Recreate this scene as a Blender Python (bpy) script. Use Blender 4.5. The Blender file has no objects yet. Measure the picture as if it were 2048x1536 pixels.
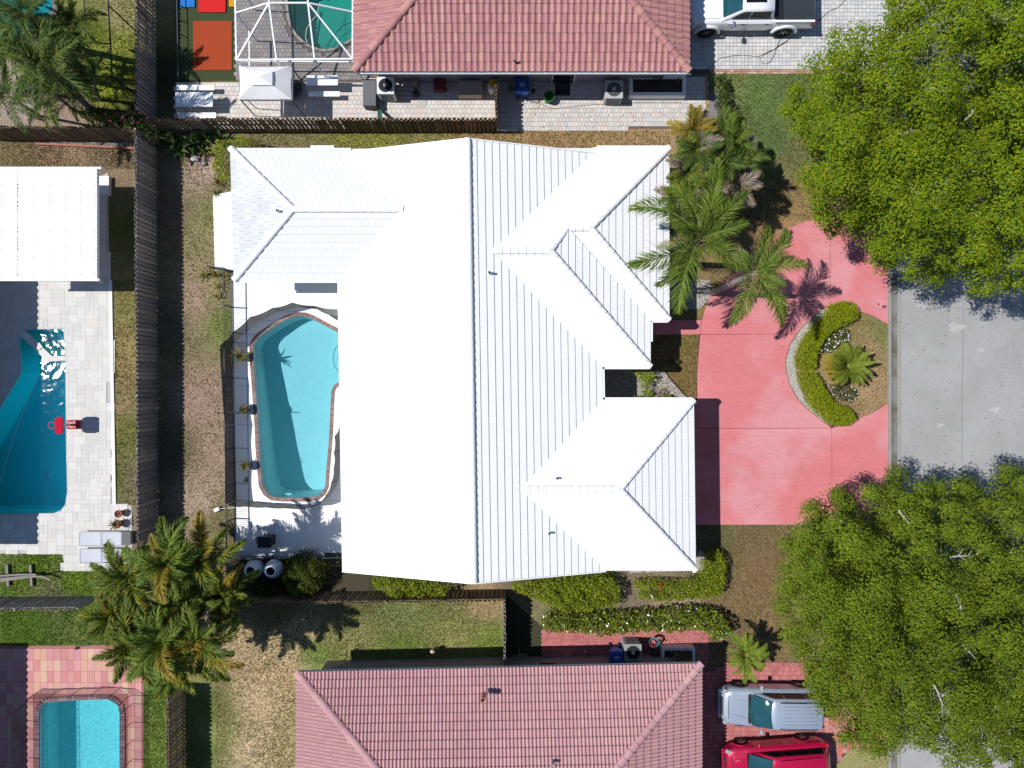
import bpy, bmesh, math, random
import numpy as np
from mathutils import Vector, Matrix, Euler
from mathutils.geometry import tessellate_polygon

random.seed(7)
RNG = np.random.default_rng(11)
SC = bpy.context.scene
COL = SC.collection
H = 33.4          # flying height of the camera, metres
PPM = 41.0        # photo pixels per metre on the ground

# ------------------------------------------------------------------ camera, sky, sun, exposure
cam_d = bpy.data.cameras.new('camera')
cam_d.sensor_width = 36.0
cam_d.lens = 36.0 * H * PPM / 2048.0
cam_d.clip_end = 3000.0
cam = bpy.data.objects.new('camera', cam_d)
COL.objects.link(cam)
cam.location = (0, 0, H)
SC.camera = cam

SUN_EL, SUN_AZ = math.radians(55.0), math.radians(3.0)   # the sun stands to the left, a touch up the picture
world = bpy.data.worlds.new('World')
SC.world = world
world.use_nodes = True
_nt = world.node_tree
_nt.nodes.clear()
_o = _nt.nodes.new('ShaderNodeOutputWorld')
_b = _nt.nodes.new('ShaderNodeBackground')
_s = _nt.nodes.new('ShaderNodeTexSky')
_s.sky_type = 'NISHITA'
_s.sun_disc = False
_s.sun_elevation = SUN_EL
_s.sun_rotation = math.radians(270.0) + SUN_AZ
_s.air_density = 1.0
_s.dust_density = 0.2
_s.ozone_density = 6.0
_b.inputs['Strength'].default_value = 0.085
_nt.links.new(_s.outputs['Color'], _b.inputs['Color'])
_nt.links.new(_b.outputs['Background'], _o.inputs['Surface'])

sun_d = bpy.data.lights.new('sun', 'SUN')
sun_d.energy = 4.4
sun_d.angle = math.radians(0.5)
sun_d.color = (1.0, 0.975, 0.935)
sun = bpy.data.objects.new('sun', sun_d)
COL.objects.link(sun)
SUN_DIR = Vector((math.cos(SUN_EL) * math.cos(SUN_AZ), -math.cos(SUN_EL) * math.sin(SUN_AZ), -math.sin(SUN_EL)))
sun.rotation_euler = SUN_DIR.to_track_quat('-Z', 'Y').to_euler()
sun.location = (-40, 0, 60)

SC.view_settings.view_transform = 'Standard'
SC.view_settings.look = 'None'
SC.view_settings.gamma = 1.0
SC.view_settings.exposure = 0.25
SC.view_settings.use_curve_mapping = False
SC.render.engine = 'CYCLES'
SC.cycles.max_bounces = 8
SC.cycles.transparent_max_bounces = 24
SC.cycles.caustics_reflective = False
SC.cycles.caustics_refractive = False

# ------------------------------------------------------------------ measuring and mesh helpers
def W(px, py, z=0.0):
    """a place in the plot: photo pixel seen from the drone, at height z above the ground"""
    k = (H - z) / H / PPM
    return Vector(((px - 1024) * k, (768 - py) * k, z))

def WL(pts, z=0.0):
    return [W(x, y, z) for x, y in pts]

def lin(c):
    c /= 255.0
    return c / 12.92 if c <= 0.04045 else ((c + 0.055) / 1.055) ** 2.4

def alb(r, g, b, f=1.62):
    return tuple(max(0.004, min(0.86, lin(v) / f)) for v in (r, g, b))

OFF = {}

def tag(o, label=None, cat=None, group=None, kind=None):
    if label: o['label'] = label
    if cat: o['category'] = cat
    if group: o['group'] = group
    if kind: o['kind'] = kind
    return o

def thing(name, label, cat, loc=(0, 0, 0), rot=0.0, group=None, local=False):
    o = bpy.data.objects.new(name, None)
    o.empty_display_size = 0.3
    COL.objects.link(o)
    o.location = loc
    o.rotation_euler = (0, 0, rot)
    OFF[o.name] = Vector((0, 0, 0)) if local else Vector(loc)
    return tag(o, label, cat, group)

def link(name, me, parent=None):
    o = bpy.data.objects.new(name, me)
    COL.objects.link(o)
    if parent is not None:
        o.parent = parent
        OFF[o.name] = OFF[parent.name]
    else:
        OFF[o.name] = Vector((0, 0, 0))
    return o

def piece(name, me, parent, mat4):
    """one of many alike pieces: shares mesh data; mat4 is its place in the plot"""
    o = bpy.data.objects.new(name, me)
    COL.objects.link(o)
    o.parent = parent
    m = mat4.copy()
    m.translation = m.translation - OFF[parent.name]
    o.matrix_local = m
    OFF[o.name] = OFF[parent.name]
    return o

class MB:
    """collects boxes, tubes, prisms ... and links them as one mesh object"""
    def __init__(s):
        s.v, s.f, s.m = [], [], []

    def add(s, vs, fs, mi=0):
        b = len(s.v)
        s.v.extend(Vector(p) for p in vs)
        s.f.extend(tuple(i + b for i in f) for f in fs)
        s.m.extend([mi] * len(fs))

    def box(s, c, size, rz=0.0, mi=0, rx=0.0, ry=0.0, taper=1.0):
        x, y, z = size[0] / 2, size[1] / 2, size[2] / 2
        r = Euler((rx, ry, rz)).to_matrix()
        c = Vector(c)
        vs = [c + r @ Vector(p) for p in ((-x, -y, -z), (x, -y, -z), (x, y, -z), (-x, y, -z),
              (-x * taper, -y * taper, z), (x * taper, -y * taper, z), (x * taper, y * taper, z), (-x * taper, y * taper, z))]
        s.add(vs, [(3, 2, 1, 0), (4, 5, 6, 7), (0, 1, 5, 4), (1, 2, 6, 5), (2, 3, 7, 6), (3, 0, 4, 7)], mi)

    def rbox(s, c, size, bevel=0.02, rz=0.0, mi=0, seg=2):
        bm = bmesh.new()
        bmesh.ops.create_cube(bm, size=1.0)
        for v in bm.verts:
            v.co = Vector((v.co.x * size[0], v.co.y * size[1], v.co.z * size[2]))
        bmesh.ops.bevel(bm, geom=list(bm.edges), offset=bevel, segments=seg, affect='EDGES', profile=0.5)
        r = Matrix.Rotation(rz, 3, 'Z')
        bm.verts.index_update()
        s.add([Vector(c) + r @ v.co for v in bm.verts], [[v.index for v in f.verts] for f in bm.faces], mi)
        bm.free()

    def beam(s, a, b, w, h=None, mi=0):
        a, b = Vector(a), Vector(b)
        h = w if h is None else h
        d = (b - a)
        if d.length < 1e-6: return
        d.normalize()
        up = Vector((0, 0, 1)) if abs(d.z) < 0.95 else Vector((1, 0, 0))
        sx = d.cross(up).normalized()
        sz = sx.cross(d).normalized()
        q = [(-w / 2, -h / 2), (w / 2, -h / 2), (w / 2, h / 2), (-w / 2, h / 2)]
        vs = [a + sx * x + sz * y for x, y in q] + [b + sx * x + sz * y for x, y in q]
        s.add(vs, [(3, 2, 1, 0), (4, 5, 6, 7), (0, 1, 5, 4), (1, 2, 6, 5), (2, 3, 7, 6), (3, 0, 4, 7)], mi)

    def tube(s, path, r, n=6, mi=0, cap=True):
        path = [Vector(p) for p in path]
        rs = r if isinstance(r, (list, tuple)) else [r] * len(path)
        vs, fs = [], []
        up = Vector((0, 0, 1))
        ax = None
        for i, p in enumerate(path):
            d = (path[min(i + 1, len(path) - 1)] - path[max(i - 1, 0)]).normalized()
            if ax is None:
                ax = d.cross(up)
                if ax.length < 0.05: ax = d.cross(Vector((1, 0, 0)))
            ax = (ax - d * ax.dot(d)).normalized()
            ay = d.cross(ax)
            for k in range(n):
                t = 2 * math.pi * k / n
                vs.append(p + (ax * math.cos(t) + ay * math.sin(t)) * rs[i])
        for i in range(len(path) - 1):
            for k in range(n):
                fs.append((i * n + k, i * n + (k + 1) % n, (i + 1) * n + (k + 1) % n, (i + 1) * n + k))
        if cap:
            fs.append(tuple(range(n))[::-1])
            fs.append(tuple((len(path) - 1) * n + k for k in range(n)))
        s.add(vs, fs, mi)

    def lathe(s, c, prof, n=20, mi=0, sx=1.0, sy=1.0):
        c = Vector(c)
        vs, fs = [], []
        for r, z in prof:
            for k in range(n):
                t = 2 * math.pi * k / n
                vs.append(c + Vector((r * sx * math.cos(t), r * sy * math.sin(t), z)))
        for i in range(len(prof) - 1):
            for k in range(n):
                fs.append((i * n + k, i * n + (k + 1) % n, (i + 1) * n + (k + 1) % n, (i + 1) * n + k))
        if prof[0][0] > 1e-5: fs.append(tuple(range(n))[::-1])
        if prof[-1][0] > 1e-5: fs.append(tuple((len(prof) - 1) * n + k for k in range(n)))
        s.add(vs, fs, mi)

    def sheet(s, poly, z, holes=(), mi=0):
        loops = [[Vector((p[0], p[1], 0)) for p in poly]] + [[Vector((p[0], p[1], 0)) for p in h] for h in holes]
        tri = tessellate_polygon(loops)
        flat = [v for l in loops for v in l]
        fs = []
        for t in tri:
            a, b, c = (flat[i] for i in t)
            if (b - a).cross(c - a).z < 0: t = (t[0], t[2], t[1])
            fs.append(tuple(t))
        s.add([Vector((v.x, v.y, z)) for v in flat], fs, mi)

    def prism(s, poly, z0, z1, holes=(), mi=0, bottom=False):
        s.sheet(poly, z1, holes, mi)
        if bottom:
            n0 = len(s.f)
            s.sheet(poly, z0, holes, mi)
            for i in range(n0, len(s.f)): s.f[i] = s.f[i][::-1]
        for li, loop in enumerate([poly, *holes]):
            a = sum(loop[i][0] * loop[(i + 1) % len(loop)][1] - loop[(i + 1) % len(loop)][0] * loop[i][1] for i in range(len(loop)))
            L = list(loop) if (a > 0) == (li == 0) else list(loop)[::-1]
            n = len(L)
            vs = [Vector((p[0], p[1], z0)) for p in L] + [Vector((p[0], p[1], z1)) for p in L]
            s.add(vs, [(i, (i + 1) % n, n + (i + 1) % n, n + i) for i in range(n)], mi)

    def mesh(s, name, mats, off=None, smooth=False):
        me = bpy.data.meshes.new(name)
        off = Vector((0, 0, 0)) if off is None else off
        me.from_pydata([tuple(v - off) for v in s.v], [], s.f)
        mats = mats if isinstance(mats, (list, tuple)) else [mats]
        for m in mats: me.materials.append(m)
        if len(mats) > 1: me.polygons.foreach_set('material_index', s.m)
        if smooth: me.polygons.foreach_set('use_smooth', [True] * len(me.polygons))
        me.update()
        return me

    def build(s, name, mats, parent=None, smooth=False, label=None, cat=None, group=None, kind=None):
        off = OFF[parent.name] if parent is not None else None
        o = link(name, s.mesh(name, mats, off, smooth), parent)
        return tag(o, label, cat, group, kind)

def inpoly(x, y, poly):
    c = False
    j = len(poly) - 1
    for i in range(len(poly)):
        xi, yi = poly[i][0], poly[i][1]
        xj, yj = poly[j][0], poly[j][1]
        if (yi > y) != (yj > y) and x < (xj - xi) * (y - yi) / (yj - yi) + xi: c = not c
        j = i
    return c

def ccw(poly):
    a = sum(poly[i][0] * poly[(i + 1) % len(poly)][1] - poly[(i + 1) % len(poly)][0] * poly[i][1] for i in range(len(poly)))
    return list(poly) if a > 0 else list(poly)[::-1]

def offset_poly(poly, d):
    """grow (d > 0) or shrink a plan polygon"""
    P = [Vector((p[0], p[1])) for p in ccw(poly)]
    n = len(P)
    out = []
    for i in range(n):
        a = (P[i] - P[i - 1]).normalized()
        b = (P[(i + 1) % n] - P[i]).normalized()
        na, nb = Vector((a.y, -a.x)), Vector((b.y, -b.x))
        m = (na + nb)
        if m.length < 1e-4: m = na
        m.normalize()
        c = max(0.35, m.dot(na))
        out.append(P[i] + m * (d / c))
    return out

def smooth_poly(poly, it=2):
    P = [Vector((p[0], p[1])) for p in poly]
    for _ in range(it):
        Q = []
        for i in range(len(P)):
            a, b = P[i], P[(i + 1) % len(P)]
            Q += [a * 0.75 + b * 0.25, a * 0.25 + b * 0.75]
        P = Q
    return P

def clip_convex(subj, clip):
    out = subj
    for i in range(len(clip)):
        a, b = clip[i], clip[(i + 1) % len(clip)]
        ex, ey = b[0] - a[0], b[1] - a[1]
        inp, out = out, []
        if not inp: return []
        sd = [ex * (p[1] - a[1]) - ey * (p[0] - a[0]) for p in inp]
        for k in range(len(inp)):
            p, q, sp, sq = inp[k - 1], inp[k], sd[k - 1], sd[k]
            if (sp >= 0) != (sq >= 0):
                t = sp / (sp - sq)
                out.append((p[0] + (q[0] - p[0]) * t, p[1] + (q[1] - p[1]) * t))
            if sq >= 0: out.append(q)
    return out

# ------------------------------------------------------------------ materials
_MATS = {}

def _math(nt, op, a, b):
    n = nt.nodes.new('ShaderNodeMath')
    n.operation = op
    for i, x in enumerate((a, b)):
        if isinstance(x, (int, float)): n.inputs[i].default_value = x
        else: nt.links.new(x, n.inputs[i])
    return n.outputs[0]

def _noise(nt, scale, detail=3.0, rough=0.55, stretch=None):
    g = nt.nodes.new('ShaderNodeNewGeometry')
    t = nt.nodes.new('ShaderNodeTexNoise')
    t.inputs['Scale'].default_value = scale
    t.inputs['Detail'].default_value = detail
    t.inputs['Roughness'].default_value = rough
    src = g.outputs['Position']
    if stretch:
        m = nt.nodes.new('ShaderNodeMapping')
        m.inputs['Scale'].default_value = stretch
        nt.links.new(src, m.inputs['Vector'])
        src = m.outputs['Vector']
    nt.links.new(src, t.inputs['Vector'])
    return t.outputs['Fac']

def _rand(nt):
    g = nt.nodes.new('ShaderNodeNewGeometry')
    o = nt.nodes.new('ShaderNodeObjectInfo')
    return _math(nt, 'FRACT', _math(nt, 'ADD', g.outputs['Random Per Island'], o.outputs['Random']), 0.0)

def M(name, col, rough=0.7, spec=0.3, metal=0.0, n1=None, n2=None, rnd=0.0, pal=None, bump=None, col2=None, mix=(2.0, 0.45, 0.6), stretch=None, coat=0.0, attr=None, trans=0.0):
    """surface: base colour (or random palette), second colour by noise patches, grain, per-piece change, fine relief"""
    if name in _MATS: return _MATS[name]
    m = bpy.data.materials.new(name)
    m.use_nodes = True
    nt = m.node_tree
    L = nt.links
    p = nt.nodes['Principled BSDF']
    p.inputs['Roughness'].default_value = rough
    p.inputs['Metallic'].default_value = metal
    p.inputs['Specular IOR Level'].default_value = spec
    p.inputs['Coat Weight'].default_value = coat
    if attr:
        a = nt.nodes.new('ShaderNodeAttribute')
        a.attribute_name = attr
        c = a.outputs['Color']
    elif pal:
        r = nt.nodes.new('ShaderNodeValToRGB')
        r.color_ramp.interpolation = 'CONSTANT'
        e = r.color_ramp.elements
        while len(e) < len(pal): e.new(0.5)
        for i, q in enumerate(pal):
            e[i].position = i / len(pal)
            e[i].color = (*q, 1)
        L.new(_rand(nt), r.inputs['Fac'])
        c = r.outputs['Color']
    else:
        n = nt.nodes.new('ShaderNodeRGB')
        n.outputs[0].default_value = (*col, 1)
        c = n.outputs[0]
    if col2:
        mr = nt.nodes.new('ShaderNodeMapRange')
        mr.inputs['From Min'].default_value = mix[1]
        mr.inputs['From Max'].default_value = mix[2]
        L.new(_noise(nt, mix[0], 5.0, 0.6), mr.inputs['Value'])
        mx = nt.nodes.new('ShaderNodeMix')
        mx.data_type = 'RGBA'
        L.new(mr.outputs[0], mx.inputs['Factor'])
        L.new(c, mx.inputs['A'])
        mx.inputs['B'].default_value = (*col2, 1)
        c = mx.outputs['Result']
    f = None
    for sc_am in (n1, n2):
        if sc_am:
            t = _math(nt, 'MULTIPLY', _math(nt, 'SUBTRACT', _noise(nt, sc_am[0], 4.0, 0.6, stretch), 0.5), 2.0 * sc_am[1])
            f = t if f is None else _math(nt, 'ADD', f, t)
    if rnd:
        t = _math(nt, 'MULTIPLY', _math(nt, 'SUBTRACT', _rand(nt), 0.5), 2.0 * rnd)
        f = t if f is None else _math(nt, 'ADD', f, t)
    if f is not None:
        f = _math(nt, 'MAXIMUM', _math(nt, 'ADD', f, 1.0), 0.05)
        vm = nt.nodes.new('ShaderNodeVectorMath')
        vm.operation = 'SCALE'
        L.new(c, vm.inputs[0])
        L.new(f, vm.inputs['Scale'])
        c = vm.outputs[0]
    L.new(c, p.inputs['Base Color'])
    if bump:
        b = nt.nodes.new('ShaderNodeBump')
        b.inputs['Strength'].default_value = bump[1]
        b.inputs['Distance'].default_value = bump[2] if len(bump) > 2 else 0.02
        L.new(_noise(nt, bump[0], 4.0, 0.6, stretch), b.inputs['Height'])
        L.new(b.outputs['Normal'], p.inputs['Normal'])
    if trans:
        tr = nt.nodes.new('ShaderNodeBsdfTranslucent')
        L.new(c, tr.inputs['Color'])
        ms = nt.nodes.new('ShaderNodeMixShader')
        ms.inputs['Fac'].default_value = trans
        L.new(p.outputs[0], ms.inputs[1])
        L.new(tr.outputs[0], ms.inputs[2])
        L.new(ms.outputs[0], nt.nodes['Material Output'].inputs['Surface'])
    _MATS[name] = m
    return m

def leafmat(name, pal, n=(0.9, 0.35), trans=0.3, rough=0.6, spec=0.16):
    return M(name, None, rough=rough, spec=spec, pal=pal, n1=n, rnd=0.25, trans=trans)

def water_mat(name, tint, scatter, sc_amt=0.12, wave=(2.2, 0.12), rough=0.03, det=3.0):
    m = bpy.data.materials.new(name)
    m.use_nodes = True
    nt = m.node_tree
    L = nt.links
    nt.nodes.clear()
    out = nt.nodes.new('ShaderNodeOutputMaterial')
    tr = nt.nodes.new('ShaderNodeBsdfTransparent')
    tr.inputs['Color'].default_value = (*tint, 1)
    df = nt.nodes.new('ShaderNodeBsdfDiffuse')
    df.inputs['Color'].default_value = (*scatter, 1)
    m1 = nt.nodes.new('ShaderNodeMixShader')
    m1.inputs['Fac'].default_value = sc_amt
    L.new(tr.outputs[0], m1.inputs[1])
    L.new(df.outputs[0], m1.inputs[2])
    gl = nt.nodes.new('ShaderNodeBsdfGlossy')
    gl.inputs['Roughness'].default_value = rough
    b = nt.nodes.new('ShaderNodeBump')
    b.inputs['Strength'].default_value = wave[1]
    b.inputs['Distance'].default_value = 0.1
    L.new(_noise(nt, wave[0], det, 0.5), b.inputs['Height'])
    L.new(b.outputs[0], gl.inputs['Normal'])
    fr = nt.nodes.new('ShaderNodeFresnel')
    fr.inputs['IOR'].default_value = 1.33
    L.new(b.outputs[0], fr.inputs['Normal'])
    m2 = nt.nodes.new('ShaderNodeMixShader')
    L.new(fr.outputs[0], m2.inputs['Fac'])
    L.new(m1.outputs[0], m2.inputs[1])
    L.new(gl.outputs[0], m2.inputs[2])
    L.new(m2.outputs[0], out.inputs['Surface'])
    return m

def mesh_fabric(name, col, alpha):
    """woven screen: part of the light passes between the threads"""
    m = bpy.data.materials.new(name)
    m.use_nodes = True
    nt = m.node_tree
    p = nt.nodes['Principled BSDF']
    p.inputs['Base Color'].default_value = (*col, 1)
    p.inputs['Roughness'].default_value = 0.8
    p.inputs['Alpha'].default_value = alpha
    return m
# ------------------------------------------------------------------ pools (outlines in photo pixels at the rim)
POOL_MAIN = [(507, 692), (508, 720), (511, 760), (514, 804), (518, 860), (519, 890), (522.8, 938), (526, 970), (533.6, 984), (545.7, 992.6), (565, 995), (610, 995), (635, 992),
             (645, 984), (650.5, 972), (652, 950), (659, 866), (661, 814), (663, 782), (668, 770), (680, 763), (694, 750), (699, 715), (694, 682), (676, 665), (654.6, 654), (625, 638),
             (611, 633), (596, 632), (576, 638), (557, 648), (539, 660), (522, 671), (512, 681)]
POOL_WEST = [(47, 660), (60, 658), (128, 657), (131, 720), (133, 880), (135, 985), (131, 1010), (121, 1022), (108, 1027), (-80, 1029), (-80, 935), (0, 815), (42, 745), (38, 680)]
POOL_SOUTH = [(80.6, 1620), (80, 1425), (84.6, 1410), (93, 1404), (150, 1400), (218, 1398), (231, 1404), (239, 1414), (241, 1430), (242, 1620)]
POOL_NORTH = [(575, -40), (576, 0), (578, 24), (581, 43), (590, 63), (605, 80), (624, 93), (646, 98.7), (665, 97.4), (683, 91), (704, 76), (720, 50), (728, 20), (728, -40)]
POOL_CORNER = [(-80, -60), (106, -60), (105, 20), (82, 52), (40, 84), (5, 100), (-80, 104)]
POOLS = [POOL_MAIN, POOL_WEST, POOL_SOUTH, POOL_NORTH, POOL_CORNER]
POOLS_W = [ccw([tuple(W(x, y))[:2] for x, y in p]) for p in POOLS]

# ------------------------------------------------------------------ lawn: one sheet to the horizon, its turf colour known at these places
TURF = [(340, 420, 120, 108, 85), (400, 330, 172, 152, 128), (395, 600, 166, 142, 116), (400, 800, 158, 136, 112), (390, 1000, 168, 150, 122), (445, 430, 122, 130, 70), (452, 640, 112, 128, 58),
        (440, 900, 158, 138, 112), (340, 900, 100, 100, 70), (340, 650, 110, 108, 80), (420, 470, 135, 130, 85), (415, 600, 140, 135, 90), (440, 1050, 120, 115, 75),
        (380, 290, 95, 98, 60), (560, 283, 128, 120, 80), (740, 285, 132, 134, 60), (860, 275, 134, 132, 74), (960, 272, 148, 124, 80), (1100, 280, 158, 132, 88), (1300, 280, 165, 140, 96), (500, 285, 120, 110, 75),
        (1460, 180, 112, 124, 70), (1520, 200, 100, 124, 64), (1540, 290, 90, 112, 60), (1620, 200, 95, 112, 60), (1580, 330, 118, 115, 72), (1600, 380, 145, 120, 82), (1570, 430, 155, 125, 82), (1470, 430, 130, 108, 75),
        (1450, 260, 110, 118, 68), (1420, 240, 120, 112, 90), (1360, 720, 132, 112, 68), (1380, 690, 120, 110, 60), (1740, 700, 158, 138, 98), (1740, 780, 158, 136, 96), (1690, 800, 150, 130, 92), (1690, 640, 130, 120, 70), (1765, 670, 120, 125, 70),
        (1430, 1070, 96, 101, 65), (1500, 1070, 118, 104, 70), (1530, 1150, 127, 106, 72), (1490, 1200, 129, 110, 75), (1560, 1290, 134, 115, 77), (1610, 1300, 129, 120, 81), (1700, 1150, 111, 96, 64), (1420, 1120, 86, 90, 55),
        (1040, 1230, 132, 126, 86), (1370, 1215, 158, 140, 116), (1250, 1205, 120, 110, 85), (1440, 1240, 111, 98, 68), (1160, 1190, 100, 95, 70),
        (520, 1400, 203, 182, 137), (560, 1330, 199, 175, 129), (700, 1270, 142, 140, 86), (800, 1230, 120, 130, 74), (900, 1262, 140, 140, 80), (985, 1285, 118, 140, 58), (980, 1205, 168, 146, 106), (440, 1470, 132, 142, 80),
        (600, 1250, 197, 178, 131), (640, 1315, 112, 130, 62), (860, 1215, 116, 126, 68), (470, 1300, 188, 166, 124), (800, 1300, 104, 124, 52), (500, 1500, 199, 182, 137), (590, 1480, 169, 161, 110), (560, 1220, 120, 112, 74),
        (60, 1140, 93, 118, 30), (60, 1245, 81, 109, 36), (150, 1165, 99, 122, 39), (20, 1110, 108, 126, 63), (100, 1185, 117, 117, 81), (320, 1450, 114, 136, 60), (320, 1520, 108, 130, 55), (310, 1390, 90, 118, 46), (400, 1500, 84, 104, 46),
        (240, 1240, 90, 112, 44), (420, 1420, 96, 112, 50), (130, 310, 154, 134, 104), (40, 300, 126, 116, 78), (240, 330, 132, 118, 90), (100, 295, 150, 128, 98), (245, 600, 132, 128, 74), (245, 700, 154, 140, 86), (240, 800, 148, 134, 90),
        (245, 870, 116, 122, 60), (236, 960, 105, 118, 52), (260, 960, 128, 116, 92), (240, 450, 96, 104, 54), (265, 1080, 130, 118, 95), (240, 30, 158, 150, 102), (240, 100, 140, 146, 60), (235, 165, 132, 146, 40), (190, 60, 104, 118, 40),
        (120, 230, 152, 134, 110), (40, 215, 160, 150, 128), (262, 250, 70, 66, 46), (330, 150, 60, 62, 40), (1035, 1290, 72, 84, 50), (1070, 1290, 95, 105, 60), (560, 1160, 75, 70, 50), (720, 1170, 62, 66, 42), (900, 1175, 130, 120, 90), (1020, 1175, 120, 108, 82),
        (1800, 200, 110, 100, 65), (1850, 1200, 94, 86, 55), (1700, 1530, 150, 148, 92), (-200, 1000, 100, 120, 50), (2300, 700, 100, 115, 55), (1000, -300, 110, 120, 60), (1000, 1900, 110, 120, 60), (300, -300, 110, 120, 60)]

def build_lawn():
    xs = np.concatenate([[-1500, -500, -160, -70, -45, -33], np.arange(-27, 27.01, 0.25), [33, 45, 70, 160, 500, 1500]])
    ys = np.concatenate([[-1500, -500, -160, -70, -45, -30], np.arange(-21.5, 21.51, 0.25), [30, 45, 70, 160, 500, 1500]])
    X, Y = np.meshgrid(xs, ys)
    px, py = X * PPM + 1024, 768 - Y * PPM
    T = np.array(TURF, float)
    num = np.zeros(X.shape + (3,))
    den = np.zeros(X.shape)
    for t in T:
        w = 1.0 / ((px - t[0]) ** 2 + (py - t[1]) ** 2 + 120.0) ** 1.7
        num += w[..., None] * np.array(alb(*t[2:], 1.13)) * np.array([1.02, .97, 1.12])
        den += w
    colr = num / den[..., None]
    colr *= RNG.normal(1.0, 0.05, X.shape)[..., None]
    Z = 0.012 * np.sin(X * 1.7 + np.sin(Y * 1.1)) * np.sin(Y * 1.3) - 0.012
    ny, nx = X.shape
    idx = np.arange(nx * ny).reshape(ny, nx)
    quads = np.stack([idx[:-1, :-1], idx[:-1, 1:], idx[1:, 1:], idx[1:, :-1]], -1).reshape(-1, 4)
    cx, cy = (X[:-1, :-1] + X[1:, 1:]) / 2, (Y[:-1, :-1] + Y[1:, 1:]) / 2
    keep = np.ones(cx.size, bool)
    cxr, cyr = cx.ravel(), cy.ravel()
    for P in POOLS_W:
        bx = [p[0] for p in P]; by = [p[1] for p in P]
        near = np.where((cxr > min(bx) - .5) & (cxr < max(bx) + .5) & (cyr > min(by) - .5) & (cyr < max(by) + .5))[0]
        big = offset_poly(P, 0.2)
        for i in near:
            if inpoly(cxr[i], cyr[i], big): keep[i] = False
    quads = quads[keep]
    me = bpy.data.meshes.new('lawn')
    me.from_pydata(np.stack([X, Y, Z], -1).reshape(-1, 3).tolist(), [], quads.tolist())
    a = me.color_attributes.new('turf', 'FLOAT_COLOR', 'POINT')
    a.data.foreach_set('color', np.concatenate([colr, np.ones(X.shape + (1,))], -1).ravel())
    me.materials.append(M('lawn_turf', None, attr='turf', rough=0.95, spec=0.1, n1=(1.8, 0.36), n2=(17.0, 1.3), bump=(20.0, 1.0, 0.05)))
    o = link('lawn', me)
    tag(o, kind='structure')

build_lawn()

# grass standing up from the turf: short blades over the open lawns
def grass_blades():
    pts = []
    regions = [((320, 290), (460, 1070), 9000, (150, 132, 100)), ((500, 262), (1340, 300), 5000, (140, 126, 80)), ((1440, 150), (1640, 440), 7500, (98, 118, 62)), ((1390, 1050), (1620, 1330), 8000, (148, 126, 84)),
               ((430, 1190), (1000, 1330), 14000, (140, 140, 84)), ((430, 1330), (596, 1540), 8000, (190, 170, 128)), ((0, 1108), (220, 1290), 9000, (100, 128, 42)), ((286, 1380), (345, 1540), 3000, (112, 134, 58)),
               ((216, 560), (275, 1010), 5000, (140, 130, 80)), ((0, 285), (275, 338), 3500, (150, 130, 100)), ((170, 0), (275, 240), 5000, (135, 142, 58)), ((1680, 640), (1774, 830), 2500, (156, 136, 96)), ((1300, 668), (1396, 800), 2500, (132, 112, 66))]
    vs, fs, cs = [], [], []
    for (x0, y0), (x1, y1), n, c in regions:
        U = RNG.random((n, 8))
        col = np.array(alb(*c))
        for u in U:
            p = W(x0 + (x1 - x0) * u[0], y0 + (y1 - y0) * u[1])
            if any(inpoly(p.x, p.y, q) for q in NO_GRASS): continue
            t = u[2] * 6.283
            h, w, ln = 0.03 + 0.05 * u[3], 0.012 + 0.014 * u[4], 0.04 + 0.07 * u[5]
            dx, dy = math.cos(t), math.sin(t)
            b = len(vs)
            vs += [(p.x - dy * w, p.y + dx * w, -0.02), (p.x + dy * w, p.y - dx * w, -0.02), (p.x + dx * ln, p.y + dy * ln, h)]
            fs.append((b, b + 1, b + 2))
            k = 0.55 + 1.1 * u[6]
            q = col * k * (np.array([1.15, 1.0, 0.85]) if u[7] > 0.6 else np.array([0.85, 1.0, 0.8]))
            cs += [(*q, 1)] * 3
    me = bpy.data.meshes.new('grass_blades')
    me.from_pydata(vs, [], fs)
    a = me.color_attributes.new('turf', 'FLOAT_COLOR', 'POINT')
    a.data.foreach_set('color', np.array(cs).ravel())
    me.materials.append(M('grass_blade', None, attr='turf', rough=0.8, spec=0.2, trans=0.25))
    tag(link('grass', me), 'short dry and green grass blades over the lawns', 'grass', kind='stuff')

# ------------------------------------------------------------------ street, gutter, driveway
ASPHALT = M('asphalt', alb(179, 178, 178, 1.38), rough=0.9, spec=0.2, col2=alb(168, 167, 166, 1.38), mix=(0.5, 0.42, 0.62), n1=(0.25, 0.10), n2=(28.0, 0.30), bump=(40.0, 0.5, 0.01))
CONC = M('kerb_concrete', alb(172, 172, 164), rough=0.9, n1=(1.2, 0.18), n2=(25, 0.18), bump=(30, 0.4, 0.01))
GUTTER = M('gutter_concrete', alb(152, 148, 146), rough=0.9, n1=(1.0, 0.25), n2=(22, 0.22), col2=alb(122, 114, 100), mix=(0.9, 0.45, 0.6), bump=(30, 0.4, 0.01))
b = MB()
xr = W(1801, 0).x
b.sheet([(xr, -400), (xr + 9.0, -400), (xr + 9.0, 400), (xr, 400)], 0.012)
b.build('street', ASPHALT, kind='structure')
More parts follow.
